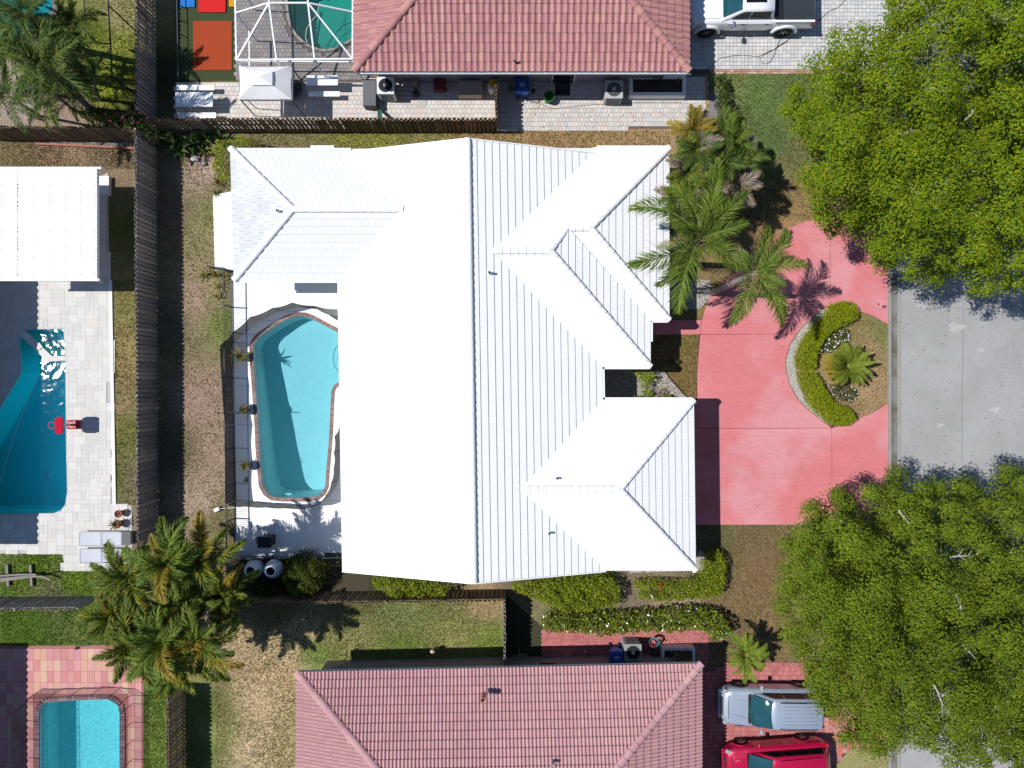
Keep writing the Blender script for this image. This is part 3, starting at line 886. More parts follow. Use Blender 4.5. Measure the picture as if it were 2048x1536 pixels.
class TileSet:
    def __init__(s, roof, mat, w, ln, strips, zf, name='roof_tile', gap=0.004, void=None):
        s.void = void
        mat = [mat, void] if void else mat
        s.roof, s.mat, s.w, s.ln, s.strips, s.zf, s.name, s.gap = roof, mat, w, ln, strips, zf, name, gap
        s.full, s.cut = [], MB()
        b = MB()
        s._emit(b, [(-w / 2 + gap / 2, 0), (w / 2 - gap / 2, 0), (w / 2 - gap / 2, ln), (-w / 2 + gap / 2, ln)], Matrix.Identity(4))
        s.me = b.mesh(name, mat)
        s.proto = b

    def _emit(s, b, poly, m):
        for a, c in s.strips:
            q = clip_convex(poly, [(a, -1), (c, -1), (c, s.ln + 1), (a, s.ln + 1)])
            if len(q) < 3: continue
            n = len(q)
            top = [m @ Vector((u, v, s.zf(u, v))) for u, v in q]
            bot = [m @ Vector((u, v, -0.005)) for u, v in q]
            fs, ends = [tuple(range(n))], []
            for i in range(n):
                j = (i + 1) % n
                mid = ((q[i][0] + q[j][0]) / 2, (q[i][1] + q[j][1]) / 2)
                if mid[1] > s.ln - .001: continue
                inner = abs(q[i][0] - q[j][0]) < 1e-6 and min(abs(q[i][0] - e) for e in (-s.w / 2 + s.gap / 2, s.w / 2 - s.gap / 2)) > 1e-4 and any(abs(q[i][0] - k) < 1e-5 for st in s.strips for k in st)
                if inner: continue
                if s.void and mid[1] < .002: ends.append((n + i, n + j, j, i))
                else: fs.append((n + i, n + j, j, i))
            k0 = len(b.v)
            b.add(top + bot, fs)
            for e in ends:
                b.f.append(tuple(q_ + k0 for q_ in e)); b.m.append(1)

    def plane(s, p0, p1, pup, region, exposure, skip=None, bond=0.5, jit=0.0018):
        """p0->p1 eave, pup a point uphill; region = 3-D corners (convex) of the slope"""
        o = Vector(p0)
        u = (Vector(p1) - o).normalized()
        n = u.cross(Vector(pup) - o).normalized()
        if n.z < 0: n = -n
        v = n.cross(u)
        if (Vector(pup) - o).dot(v) < 0:
            u = -u; v = n.cross(u)
        fr = Matrix(((u.x, v.x, n.x, o.x), (u.y, v.y, n.y, o.y), (u.z, v.z, n.z, o.z), (0, 0, 0, 1)))
        R = ccw([((Vector(q) - o).dot(u), (Vector(q) - o).dot(v)) for q in region])
        umin, umax = min(q[0] for q in R), max(q[0] for q in R)
        vmin, vmax = min(q[1] for q in R), max(q[1] for q in R)
        j0 = math.floor((vmin + .02) / exposure)
        for j in range(j0, math.ceil(vmax / exposure) + 1):
            k0 = math.floor(umin / s.w) - 1
            for k in range(k0, math.ceil(umax / s.w) + 2):
                cu = (k + .5) * s.w + (bond * s.w if j % 2 else 0)
                cv = j * exposure
                if cu + s.w / 2 < umin or cu - s.w / 2 > umax: continue
                ctr = fr @ Vector((cu, cv + exposure / 2, 0))
                if skip and skip(ctr): continue
                rect = [(cu - s.w / 2 + s.gap / 2, cv), (cu + s.w / 2 - s.gap / 2, cv), (cu + s.w / 2 - s.gap / 2, cv + s.ln), (cu - s.w / 2 + s.gap / 2, cv + s.ln)]
                q = clip_convex(rect, R)
                if len(q) < 3: continue
                ar = abs(sum(q[i][0] * q[(i + 1) % len(q)][1] - q[(i + 1) % len(q)][0] * q[i][1] for i in range(len(q)))) / 2
                if ar < 0.004: continue
                m = fr @ Matrix.Translation((cu, cv, 0)) @ Euler((random.uniform(-jit, jit) * 2, random.uniform(-jit, jit) * 2, random.uniform(-jit, jit))).to_matrix().to_4x4()
                if ar > 0.995 * s.w * s.ln * (1 - s.gap / s.w): s.full.append(m)
                else: s._emit(s.cut, [(a - cu, c - cv) for a, c in q], m)

    def finish(s, most=300):
        s.full.sort(key=lambda m: (m.translation - Vector((0, 0, H))).length)
        for m in s.full[:most]: piece(s.name, s.me, s.roof, m)
        for m in s.full[most:]:
            k0 = len(s.cut.v)
            s.cut.v.extend(m @ v for v in s.proto.v)
            s.cut.f.extend(tuple(i + k0 for i in f) for f in s.proto.f)
            s.cut.m.extend(s.proto.m)
        if s.cut.v: s.cut.build(s.name, s.mat, s.roof, kind='stuff')

def ridge_caps(roof, a, b, mat, ln=0.38, r=0.13, lift=0.03, name='ridge_tile', squash=0.75):
    a, b = Vector(a), Vector(b)
    d = b - a
    n = max(1, round(d.length / ln))
    st = d / n
    sx = d.normalized().cross(Vector((0, 0, 1))).normalized()
    up = sx.cross(d.normalized())
    mb = MB()
    L = st.length + 0.05
    prof = [(math.cos(t) * r, math.sin(t) * r * squash) for t in np.linspace(-.15, math.pi + .15, 8)]
    vs = [Vector((x * 1.08, 0, z + 0.03)) for x, z in prof] + [Vector((x, L, z)) for x, z in prof]
    fs = [(i, 8 + i, 9 + i, i + 1) for i in range(7)] + [tuple(range(8))]
    mb.add(vs, fs)
    me = mb.mesh(name, mat)
    for i in range(n):
        o = a + st * i + up * lift
        y = d.normalized()
        m = Matrix(((sx.x, y.x, up.x, o.x), (sx.y, y.y, up.y, o.y), (sx.z, y.z, up.z, o.z), (0, 0, 0, 1)))
        piece(name, me, roof, m @ Euler((random.uniform(-.008, .008), random.uniform(-.015, .015), random.uniform(-.012, .012))).to_matrix().to_4x4())

def roof_shell(house, planes, mat, eave_outline, zs, soffit_mat):
    b = MB()
    for p in planes:
        q = [Vector(v) for v in p]
        n = (q[1] - q[0]).cross(q[2] - q[0])
        if n.z < 0: q = q[::-1]
        b.add(q, [tuple(range(len(q)))])
    roof = b.build('roof', mat, house)
    b = MB()
    b.prism(ccw(eave_outline), zs - 0.17, zs - 0.02, bottom=True)
    b.build('fascia', soffit_mat, roof)
    return roof

WHITE = M('white_roof_tile', (0.76, 0.76, 0.76), rough=0.62, spec=0.3, rnd=0.015, n1=(0.5, 0.02), n2=(18, 0.03))
WINGT = M('wing_roof_tile', (0.655, 0.66, 0.665), rough=0.7, spec=0.2, rnd=0.022, n1=(0.6, 0.025), n2=(18, 0.03))
WORN = M('worn_roof_tile', (0.54, 0.55, 0.56), rough=0.8, spec=0.2, rnd=0.07, n1=(0.7, 0.10), n2=(18, 0.05))
WHITEU = M('roof_underlay', (0.62, 0.62, 0.63), rough=0.9)
STUCCO = M('white_stucco', (0.72, 0.72, 0.70), rough=0.9, bump=(40, .3, .01))
TRIM = M('white_trim', (0.80, 0.80, 0.80), rough=0.5)
GLASS = M('dark_glass', (0.012, 0.018, 0.022), rough=0.06, spec=0.6)
DOORW = M('door_paint', (0.62, 0.62, 0.6), rough=0.5)

# ---- the white house in the middle
zE, zR = 2.8, 4.65
home = thing('house', 'large white house with white tiled main gable and three hipped wings', 'house', (-1.7, 1.0, 0))
A_tl, A_bl = Vector((-7.87, 10.26, zE)), Vector((-7.56, -8.335, zE))
A_tr, A_br = Vector((3.88, 10.26, zE)), Vector((4.17, -8.335, zE))
R_t, R_b = Vector((-1.87, 10.26, zR)), Vector((-1.60, -8.335, zR))
# wing to the rear (left): hip
lw = dict(x0=-12.55, y1=10.52, y0=4.65, ap=(-9.5, 7.575, 3.72))
lw_ap = Vector(lw['ap']); lw_end = Vector((-4.2, 7.575, 3.72))
lwc_t, lwc_b = Vector((-12.57, 10.52, zE)), Vector((-12.40, 4.65, zE))
lw_t2, lw_b2 = Vector((-5.0, 10.52, zE)), Vector((-5.0, 4.65, zE))
# front wing, upper part with its step
yT, yB = 10.545, 0.78
apB = Vector((1.62, 5.66, 4.33)); apO = Vector((3.37, 6.70, 4.0)); Q = Vector((2.36, 6.70, 4.0))
cO_t, cO_b = Vector((7.01, yT, zE)), Vector((7.01, 2.86, zE))
cI_t, cI_b = Vector((6.17, 2.86, zE)), Vector((6.17, yB, zE))
# garage wing
gy1, gy0 = -0.715, -8.31
apG = Vector((4.62, -4.51, 3.99))
cG_t, cG_b = Vector((8.10, gy1, zE)), Vector((8.19, gy0, zE))
planes = [[A_tl, R_t, R_b, A_bl], [R_t, A_tr, A_br, R_b],
          [lwc_t, lw_t2, Vector((-5.0, 7.575, 3.72)), lw_ap], [lwc_b, lw_ap, Vector((-5.0, 7.575, 3.72)), lw_b2], [lwc_t, lw_ap, lwc_b],
          [Vector((1.5, yT, zE)), cO_t, apO, Vector((1.0, 6.70, 4.0))], [Vector((-1.2, 6.70, 4.0)), Q, apB, Vector((-1.2, 5.66, 4.33))], [Vector((1.5, yT, zE)), Vector((1.0, 6.7, 4.0)), Vector((-1.2, 6.7, 4.0)), Vector((1.2, 8.8, 3.33))],
          [apB, Q, cI_t, cI_b], [Q, apO, cO_b, cI_t], [apO, cO_t, cO_b],
          [Vector((-1.2, 5.66, 4.33)), apB, cI_b, Vector((2.5, yB, zE))],
          [Vector((0.0, -4.51, 3.99)), apG, cG_t, Vector((2.5, gy1, zE))], [Vector((0.0, -4.51, 3.99)), Vector((2.5, gy0, zE)), cG_b, apG], [apG, cG_b, cG_t]]
outline = [(-12.57, 10.52), (-12.40, 4.65), (-7.77, 4.65), (-7.56, -8.335), (4.17, -8.335), (4.17, gy0), (8.19, gy0), (8.10, gy1), (4.05, gy1), (4.02, yB), (6.17, yB), (6.17, 2.86), (7.01, 2.86), (7.01, yT), (3.5, yT), (3.6, 10.262), (-7.87, 10.262), (-7.87, 10.52)]
roof = roof_shell(home, planes, WHITEU, outline, zE, TRIM)
b = MB()
inner = offset_poly(outline, -0.55)
b.prism(inner, -0.3, zE - 0.17)
b.build('wall', STUCCO, home)
# gable triangles above the wall
b = MB()
for y, s in ((10.22, 1), (-8.30, -1)):
    e = [Vector((-7.3, y, zE)), Vector((3.4, y, zE)), Vector((-1.74, y, zR - .16))]
    b.add(e + [v - Vector((0, .12 * s, 0)) for v in e], [(0, 1, 2), (3, 5, 4), (0, 2, 5, 3), (1, 4, 5, 2)])
b.build('gable', STUCCO, home)
def in_wing(p, m=0.45):
    # places of the main slopes that lie under a wing, kept clear of the valley by m
    if p.x < -2:
        dy = min(lw['y1'] - p.y, p.y - lw['y0'])
        return dy > 0 and zE + dy * .313 > p.z + m * .313 + .05
    zz = 0
    if yB < p.y < yT: zz = zE + min(p.y - yB, yT - p.y) * .313
    if p.x < 3.2 and 5.66 < p.y < yT: zz = zE + (yT - p.y) * .313
    if gy0 < p.y < gy1: zz = zE + min(p.y - gy0, gy1 - p.y) * .313
    return zz > p.z + m * .313 + .05
def under_main(p, m=0.35):
    zm = zE + (5.9 - abs(p.x + 1.73 - (p.y - 1) * -0.0147)) * .3135
    return p.z < zm - m * .3135
ts = TileSet(roof, WHITE, 0.30, 0.385, *flat_tile(0.30, 0.385, 0.055, 0.014), gap=.003)
EX = 0.333
ts.plane(A_bl, A_tl, R_t, [A_bl, A_tl, R_t, R_b], EX, skip=in_wing)
ts.plane(A_br, A_tr, R_t, [A_br, A_tr, R_t, R_b], EX, skip=in_wing)
tg = TileSet(roof, WINGT, 0.30, 0.385, *flat_tile(0.30, 0.385, 0.055, 0.014), gap=.005)
tg.plane(lwc_t, lw_t2, lw_ap, [lwc_t, lw_t2, lw_end, lw_ap], EX, skip=under_main)
tg.plane(lwc_b, lw_b2, lw_ap, [lwc_b, lw_b2, lw_end, lw_ap], EX, skip=under_main)
tg.finish(60)
tw = TileSet(roof, WORN, 0.30, 0.385, *flat_tile(0.30, 0.385, 0.052, 0.016), gap=.008)
tw.plane(lwc_t, lwc_b, lw_ap, [lwc_t, lwc_b, lw_ap], EX)
tw.finish(60)
ts.plane((0, yT, zE), cO_t, apO, [(-1.0, yT, zE), cO_t, apO, (-1.0, 6.70, 4.0)], EX, skip=under_main)
ts.plane((0, yT, zE), cO_t, apO, [(-1.6, 6.70, 4.0), Q, apB, (-1.6, 5.66, 4.33)], EX, skip=under_main)
ts.plane(cI_b, cI_t, apB, [cI_b, cI_t, Q, apB], EX)
ts.plane(cI_t, cO_b, apO, [cI_t, cO_b, apO, Q], EX)
ts.plane(cO_b, cO_t, apO, [cO_b, cO_t, apO], EX)
ts.plane((0, yB, zE), cI_b, apB, [(-1.6, yB, zE), cI_b, apB, (-1.6, 5.66, 4.33)], EX, skip=under_main)
ts.plane((0, gy1, zE), cG_t, apG, [(-1.0, gy1, zE), cG_t, apG, (-1.0, -4.51, 3.99)], EX, skip=under_main)
ts.plane((0, gy0, zE), cG_b, apG, [(-1.0, gy0, zE), cG_b, apG, (-1.0, -4.51, 3.99)], EX, skip=under_main)
ts.plane(cG_b, cG_t, apG, [cG_b, cG_t, apG], EX)
ts.finish(180)
for a, c in ((R_b, R_t), (lw_ap, (-4.75, 7.575, 3.72)), (lwc_t, lw_ap), (lwc_b, lw_ap), (apB, (-0.75, 5.66, 4.33)), (Q, apB), (apO, Q), (cO_t, apO), (cO_b, apO), (cI_b, apB), (apG, (0.42, -4.51, 3.99)), (cG_t, apG), (cG_b, apG)):
    ridge_caps(roof, a, c, WHITE, ln=0.36, r=0.14)
# gutters, rake boards, downspout
zg = zE - .03
for a, c in (((4.02, yB - .06), (6.20, yB - .06)), ((4.05, gy1 + .06), (8.05, gy1 + .06)), ((4.10, gy1), (4.07, yB)), ((6.23, 2.80), (7.00, 2.80)), ((6.23, 2.80), (6.23, 1.9)), ((-7.8, 4.58), (-12.4, 4.58)), ((-9.0, 10.6), (-7.95, 10.6)), ((3.8, yT + .05), (7.0, yT + .05))):
    b = MB(); b.beam((*a, zg), (*c, zg), .11, .10); b.build('gutter', TRIM, roof)
for a, c in ((A_tl, R_t), (A_tr, R_t), (A_bl, R_b), (A_br, R_b)):
    dy = .03 if a.y > 0 else -.03
    b = MB(); b.beam(a + Vector((0, dy, .0)), c + Vector((0, dy, .0)), .05, .16); b.build('rake_board', TRIM, roof)
b = MB()
b.beam((-7.72, 4.5, 0.1), (-7.72, 4.5, 2.7), .08, .08)
b.beam((-7.72, 4.5, 2.7), (-7.72, 3.8, 2.75), .08, .06)
b.build('downspout', M('grey_pipe', (.35, .36, .36)), home)
STACK = M('vent_grey', (.22, .23, .25), rough=.6)
for px, py, z, r, h in ((846, 510, 3.75, .05, .16), (809, 691, 3.45, .07, .10), (979, 546, 4.5, .055, .22), (1114, 956, 3.9, .05, .22), (1098, 1066, 3.7, .05, .22), (556, 422, 3.65, .05, .16)):
    p = W(px, py, z)
    b = MB()
    b.lathe((p.x, p.y, z - .25), [(r, 0), (r, .25 + h), (r * .8, .25 + h), (r * .75, .1 + h)], 10)
    b.lathe((p.x, p.y, z - .22), [(r * 2.6, 0), (r * 1.2, .2), (r * 1.2, .25)], 10, 1)
    b.build('vent_pipe', [STACK, TRIM], roof)
# openings hidden from above but there when one walks round
b = MB()
b.box((7.56, -4.5, 1.15), (.06, 4.9, 2.25)); b.build('garage_door', DOORW, home)
for i, (x, y, sx, sy) in enumerate(((6.42, 6.5, .06, 1.6), (6.42, 8.8, .06, 1.4), (-11.98, 7.6, .06, 1.8), (-7.1, 1.5, .06, 2.4), (-7.05, -2.5, .06, 2.4), (-1.5, -7.82, 1.6, .06))):
    b = MB(); b.box((x, y, 1.35), (sx + .08, sy + .08, 1.3)); f = b.build('window', TRIM, home)
    b = MB(); b.box((x, y, 1.35), (sx + .1 if sx < .1 else sx - .1, sy + .1 if sy < .1 else sy - .1, 1.16)); b.build('pane', GLASS, f)
b = MB(); b.box((5.6, 2.0, 1.1), (.06, 1.0, 2.15)); b.build('door', DOORW, home)

# ---- hipped barrel-tile houses
def barrel(w, h, rolls, ln, lift):
    e, strips, hs = [], [], []
    pts = []
    rw = w / rolls
    for k in range(rolls):
        for a in ((0, .12, .28, .44, .60, .76) if rolls == 1 else (0, .18, .40, .62, .80)):
            pts.append(-w / 2 + (k + a) * rw)
    pts.append(w / 2)
    def zf(u, v):
        t = ((u + w / 2) / rw) % 1.0
        arch = math.sin(math.pi * min(1, t / .80)) ** .8 if t < .80 else 0.0
        return .012 + h * arch + lift * (1 - v / ln)
    return [(pts[i], pts[i + 1]) for i in range(len(pts) - 1)], zf

def tile_house(label, x0, x1, y_eave, side, zE, pitch, mat, w, ex, rolls, hgt, wallm, deep, slant=0.0, over=0.6, lift=.035):
    """eaves x0..x1 in plan, long eave at y_eave, roof rising to the +y or -y side; deep = plan depth of the roof"""
    t = thing('house', label, 'house', ((x0 + x1) / 2, y_eave + side * deep / 2, 0))
    hd = min(deep, x1 - x0) / 2
    y2 = y_eave + side * deep
    zr = zE + pitch * hd
    ya, yb = y_eave + slant * x0, y_eave + slant * x1
    E0, E1, E2, E3 = Vector((x0, ya, zE)), Vector((x1, yb, zE)), Vector((x1, y2, zE)), Vector((x0, y2, zE))
    r0, r1 = Vector((x0 + hd, (ya + yb) / 2 + side * hd, zr)), Vector((x1 - hd, (ya + yb) / 2 + side * hd, zr))
    roof = roof_shell(t, [[E0, E1, r1, r0], [E1, E2, r1], [E2, E3, r0, r1], [E3, E0, r0]], M('roof_felt', (.06, .045, .045), rough=.9), [tuple(v)[:2] for v in (E0, E1, E2, E3)], zE, TRIM)
    ln = ex + .06
    st, zf = barrel(w, hgt, rolls, ln, lift)
    ts = TileSet(roof, mat, w, ln, st, zf, gap=0.003, void=M('tile_end_shade', (.055, .025, .025), rough=.95))  # near-black end faces paint in the shade of hollow tile ends
    view = lambda p: not (-27 < p.x < 27 and -20.5 < p.y < 20.5)
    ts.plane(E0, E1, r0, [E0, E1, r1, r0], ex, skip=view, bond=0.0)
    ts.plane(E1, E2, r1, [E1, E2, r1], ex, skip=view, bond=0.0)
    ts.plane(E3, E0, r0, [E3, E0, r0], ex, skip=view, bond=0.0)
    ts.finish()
    for a, c in ((E0, r0), (E1, r1)):
        d = (c - a)
        c2 = a + d * min(1.0, 8.5 / d.length)
        ridge_caps(roof, a, c2, mat, ln=.40, r=.16, lift=.05)
    b = MB()
    b.prism(offset_poly([tuple(v)[:2] for v in (E0, E1, E2, E3)], -over), -.3, zE - .17)
    wl = b.build('wall', wallm, t)
    return t, roof, wl

PINKT = M('rose_roof_tile', None, rough=.8, pal=[alb(206, 146, 143, 1.5), alb(194, 136, 135, 1.5), alb(213, 158, 149, 1.5), alb(200, 142, 147, 1.5), alb(205, 152, 141, 1.5), alb(184, 128, 127, 1.5)], rnd=.09, n1=(.5, .12), n2=(22, .14))
PALET = M('pale_rose_tile', None, rough=.8, pal=[alb(216, 166, 168, 1.5), alb(209, 158, 160, 1.5), alb(218, 172, 168, 1.5), alb(210, 162, 168, 1.5), alb(202, 154, 154, 1.5)], rnd=.06, n1=(.4, .12), n2=(22, .10))
LAV = M('lavender_wall', alb(176, 168, 180), rough=.9, bump=(35, .3, .01), n1=(.8, .06))
TAUPE = M('taupe_wall', alb(186, 172, 168), rough=.9, bump=(35, .3, .01), n1=(.8, .06))
eN = W(1378, 143, 2.7)
north, north_roof, north_wall = tile_house('rose barrel tiled house above the cluttered paver side yard', W(708, 143, 2.7).x, eN.x, eN.y, 1, 2.7, .29, PINKT, .283, .39, 1, .075, LAV, 13.0, 0.0, .70)
b = MB()
ng0, ng1 = W(714, 146, 2.62), W(1380, 146, 2.62)
b.beam(ng0 + Vector((0, -.05, 0)), ng1 + Vector((.05, -.05, 0)), .025, .12)
b.beam(ng0 + Vector((0, .03, -.07)), ng1 + Vector((0, .03, -.07)), .14, .02)
for k in range(20):
    p = ng0.lerp(ng1, (k + .3) / 20)
    b.box(p + Vector((0, 0, .05)), (.025, .13, .012))
b.build('gutter', TRIM, north_roof)
eS = W(1000, 1334, 2.7)
south, south_roof, south_wall = tile_house('pale pink tiled house below, behind the brick path', W(594, 1342, 2.7).x, W(1402, 1325, 2.7).x, eS.y, -1, 2.7, .285, PALET, .328, .362, 2, .072, TAUPE, 15.0, (W(1402, 1325, 2.7).y - W(594, 1342, 2.7).y) / (W(1402, 1325, 2.7).x - W(594, 1342, 2.7).x), .62, .065)
b = MB()
p = W(966, 1398, 3.9)
b.lathe((p.x, p.y, 3.4), [(.11, 0), (.11, .62), (.085, .62), (.085, .3)], 12)
b.build('vent_pipe', M('terracotta_pipe', alb(226, 164, 140), rough=.8), south_roof)
b = MB()
p = W(1029, 120, 3.1); b.lathe((p.x, p.y, 2.95), [(.05, 0), (.05, .28), (.03, .28)], 8)
b.build('vent_pipe', STACK, north_roof)
b = MB()
p = W(1106, 1530, 4.2); b.lathe((p.x, p.y, 3.9), [(.06, 0), (.06, .36), (.035, .36)], 8)
b.build('vent_pipe', STACK, south_roof)
# door, window and plinth openings of the two side yards
for t, x, y, w, h, zc in ((north, W(1125, 160).x, W(0, 166).y + .02, 1.0, 2.0, 1.1), (north, W(800, 160).x, W(0, 166).y + .02, .9, 1.0, 1.4), (south, W(1099, 1320).x, W(0, 1317).y + .06, 1.2, .9, 1.3)):
    b = MB(); b.box((x, y, zc), (w + .12, .10, h + .12)); f = b.build('window' if h < 1.5 else 'door', TRIM, t)
    b = MB(); b.box((x, y, zc), (w, .13, h)); b.build('pane', GLASS, f)

# ---- neighbours out of the frame to the left: their eaves throw the scalloped shade on the two pool terraces
def side_house(label, x_edge, y0, y1, mat):
    t = thing('house', label, 'house', (x_edge - 5, (y0 + y1) / 2, 0))
    zE = 2.75
    E = [Vector((x_edge, y0, zE)), Vector((x_edge, y1, zE)), Vector((x_edge - 11, y1, zE)), Vector((x_edge - 11, y0, zE))]
    hd = min(5.5, abs(y1 - y0) / 2)
    r0, r1 = Vector((x_edge - 5.5, y0 + hd, zE + 1.5)), Vector((x_edge - 5.5, y1 - hd, zE + 1.5))
    roof = roof_shell(t, [[E[0], E[1], r1, r0], [E[1], E[2], r1], [E[2], E[3], r0, r1], [E[3], E[0], r0]], M('roof_felt', None), [tuple(v)[:2] for v in E], zE, TRIM)
    ln = .45
    st, zf = barrel(.33, .08, 1, ln, .035)
    ts = TileSet(roof, mat, .33, ln, st, zf)
    ts.plane(E[0], E[1], r0, [E[0], E[1], r1, r0], .39, skip=lambda p: p.x < x_edge - 1.2, bond=0.0)
    ts.finish(0)
    b = MB(); b.prism(offset_poly([tuple(v)[:2] for v in E], -.6), -.3, zE - .17); b.build('wall', TAUPE, t)
SHX = 2.75 / math.tan(SUN_EL)
side_house('tiled house beyond the travertine pool terrace', W(74, 0).x - SHX, W(0, 1084).y, W(0, 360).y, PINKT)
side_house('tiled house beyond the red paver terrace', W(53, 0).x - SHX, -26.0, W(0, 1282).y, PALET)

# ---- corrugated patio roof of the left garden
pr = thing('patio_cover', 'white corrugated patio roof on posts over the travertine terrace', 'patio cover', W(90, 450))
zc = 2.75
c00, c11 = W(-24, 557.5, zc), W(194, 338.5, zc)
cx = lambda t: c00.x + (c11.x - c00.x) * t
WHP = M('white_sheet_metal', (.80, .80, .80), rough=.45, spec=.4, n1=(.6, .02))
yy = c00.y
pan = [cx(0), W(36, 450, zc).x, cx(1)]
for s in range(2):
    b = MB()
    n = int((c11.y - c00.y) / 0.17)
    vs, fs = [], []
    a0, a1 = pan[s] + (.01 if s else 0), pan[s + 1]
    prof = []
    for k in range(n):
        y = c00.y + (c11.y - c00.y) * k / n
        dy = (c11.y - c00.y) / n
        prof += [(y, 0), (y + dy * .60, 0), (y + dy * .68, .035), (y + dy * .92, .035)]
    prof.append((c11.y, 0))
    for x in (a0, a1):
        zz = zc + (.02 if s == 0 else 0.0) + (0.10 if x < -24 else 0)
        vs += [(x, y, zz + z) for y, z in prof]
    m = len(prof)
    b.add([Vector(v) for v in vs], [(i + 1, i, m + i, m + i + 1) for i in range(m - 1)])
    b.build('roof_panel', WHP, pr)
b = MB()
for xx in (3, 34, 66, 98, 130, 160, 188):
    for k in range(2, 30):
        if (k * 7 + xx) % 5 == 0: continue
        p = W(xx, 340 + k * 7.2, zc + .04)
        b.box(p, (.04, .04, .012))
b.build('screws', M('screw_grey', (.25, .25, .26)), pr, kind='stuff')
b = MB()
b.beam((c00.x, c00.y - .05, zc - .05), (c11.x + .10, c00.y - .05, zc - .05), .10, .16)
b.beam((c00.x, c11.y + .05, zc - .05), (c11.x + .20, c11.y + .05, zc - .05), .10, .16)
b.beam((c11.x - .03, c00.y, zc - .09), (c11.x - .03, c11.y, zc - .09), .06, .16)
b.build('frame', TRIM, pr)
for yq in (c00.y + .25, c11.y - .35):
    b = MB(); b.beam((c11.x - 1.3, yq, 0), (c11.x - 1.3, yq, zc - .17), .10); b.build('post', TRIM, pr)
b = MB(); b.box(W(208, 372, .12), (.6, .9, .24)); b.build('step', DECKW, label='white doorstep slab at the corner of the corrugated patio roof', cat='step')
# ------------------------------------------------------------------ wooden fences, board on board
WOODS = M('weathered_board', None, rough=.9, pal=[alb(182, 172, 166), alb(164, 156, 154), alb(196, 184, 174), alb(150, 143, 142), alb(172, 160, 150)], rnd=.18, n1=(2.0, .2), n2=(14, .3), stretch=(6, 6, .6), bump=(18, .5, .006))
WOODB = M('brown_board', None, rough=.9, pal=[alb(160, 138, 108), alb(140, 121, 96), alb(170, 146, 114), alb(126, 110, 92), alb(150, 124, 92)], rnd=.18, n1=(2.0, .2), n2=(14, .3), stretch=(6, 6, .6), bump=(18, .5, .006))
WOODR = M('rusty_board', None, rough=.9, pal=[alb(186, 166, 150), alb(170, 148, 136), alb(196, 170, 146), alb(150, 132, 124), alb(180, 136, 104)], rnd=.18, n1=(.7, .3), n2=(14, .3), stretch=(6, 6, .6), bump=(18, .5, .006))

def fence(label, a, c, mat, h=1.80, pitch=0.205, both=True, bw=0.142, start=0.0, group='wooden board fences between the yards'):
    A, B = W(*a), W(*c)
    t = thing('wooden_fence', label, 'fence', A, group=group)
    d = (B - A); ln = d.length; d.normalize()
    n = Vector((d.y, -d.x, 0))
    ang = math.atan2(d.y, d.x)
    b = MB()
    hw = bw / 2
    b.add([(-hw, -.009, 0), (hw, -.009, 0), (hw, -.009, h - .03), (hw - .03, -.009, h), (-hw + .03, -.009, h), (-hw, -.009, h - .03),
           (-hw, .009, 0), (hw, .009, 0), (hw, .009, h - .03), (hw - .03, .009, h), (-hw + .03, .009, h), (-hw, .009, h - .03)],
          [(0, 1, 2, 3, 4, 5), (11, 10, 9, 8, 7, 6)] + [(i, 6 + i, 6 + (i + 1) % 6, (i + 1) % 6) for i in range(6)])
    me = b.mesh('board', mat)
    for side, o in ((1, 0.0), (-1, pitch / 2)):
        if side < 0 and not both: continue
        k = 0
        while True:
            s = start + .08 + o + k * pitch + random.uniform(-.006, .006)
            if s > ln - .05: break
            q = A + d * s + n * side * .040
            m = Matrix.Translation((q.x, q.y, random.uniform(-.03, .012))) @ Euler((random.uniform(-.012, .012), random.uniform(-.010, .010), ang)).to_matrix().to_4x4()
            piece('board', me, t, m)
            k += 1
    np_ = max(1, int(ln / 2.4))
    b = MB(); b.box((0, 0, h / 2 - .02), (.09, .058, h + .02))
    pm_ = b.mesh('post', mat)
    for k in range(np_ + 1):
        q = A + d * (ln * k / np_)
        piece('post', pm_, t, Matrix.Translation((q.x, q.y, 0)) @ Matrix.Rotation(ang, 4, 'Z'))
    for z in (.25, .9, h - .22):
        b = MB(); b.beam(A + Vector((0, 0, z)), B + Vector((0, 0, z)), .060, .04)
        b.build('rail', mat, t)
    return t

fence('long grey board fence between the travertine terrace and the dry strip of grass', (311, 286), (316, 1092), WOODS, 1.83)
fence('brown board fence between the cluttered paver yard and the white house', (318, 263), (993, 263), WOODB, 1.62)
fence('grey board fence running up beside the artificial turf', (311, -50), (311, 246), WOODS, 1.75)
fence('dark board fence under the corner palms, behind the corrugated patio roof', (-40, 279), (300, 282), WOODB, 1.75)
fence('short board fence standing across the paver yard beside the blue bin', (994, 158), (994, 263), WOODB, 1.80)
fence('dark board fence below the curved timber frame', (-40, 1196), (200, 1194), WOODS, 1.75)
fence('board fence behind the leafy hedge and the round bush', (440, 1188), (1009, 1180), WOODB, 1.60)
fence('short board fence from the hedge down to the pink tiled house', (1010, 1184), (1010, 1322), WOODS, 1.83)
fence('rust stained board fence beside the dark screen cage', (370, 1366), (372, 1640), WOODR, 1.75)

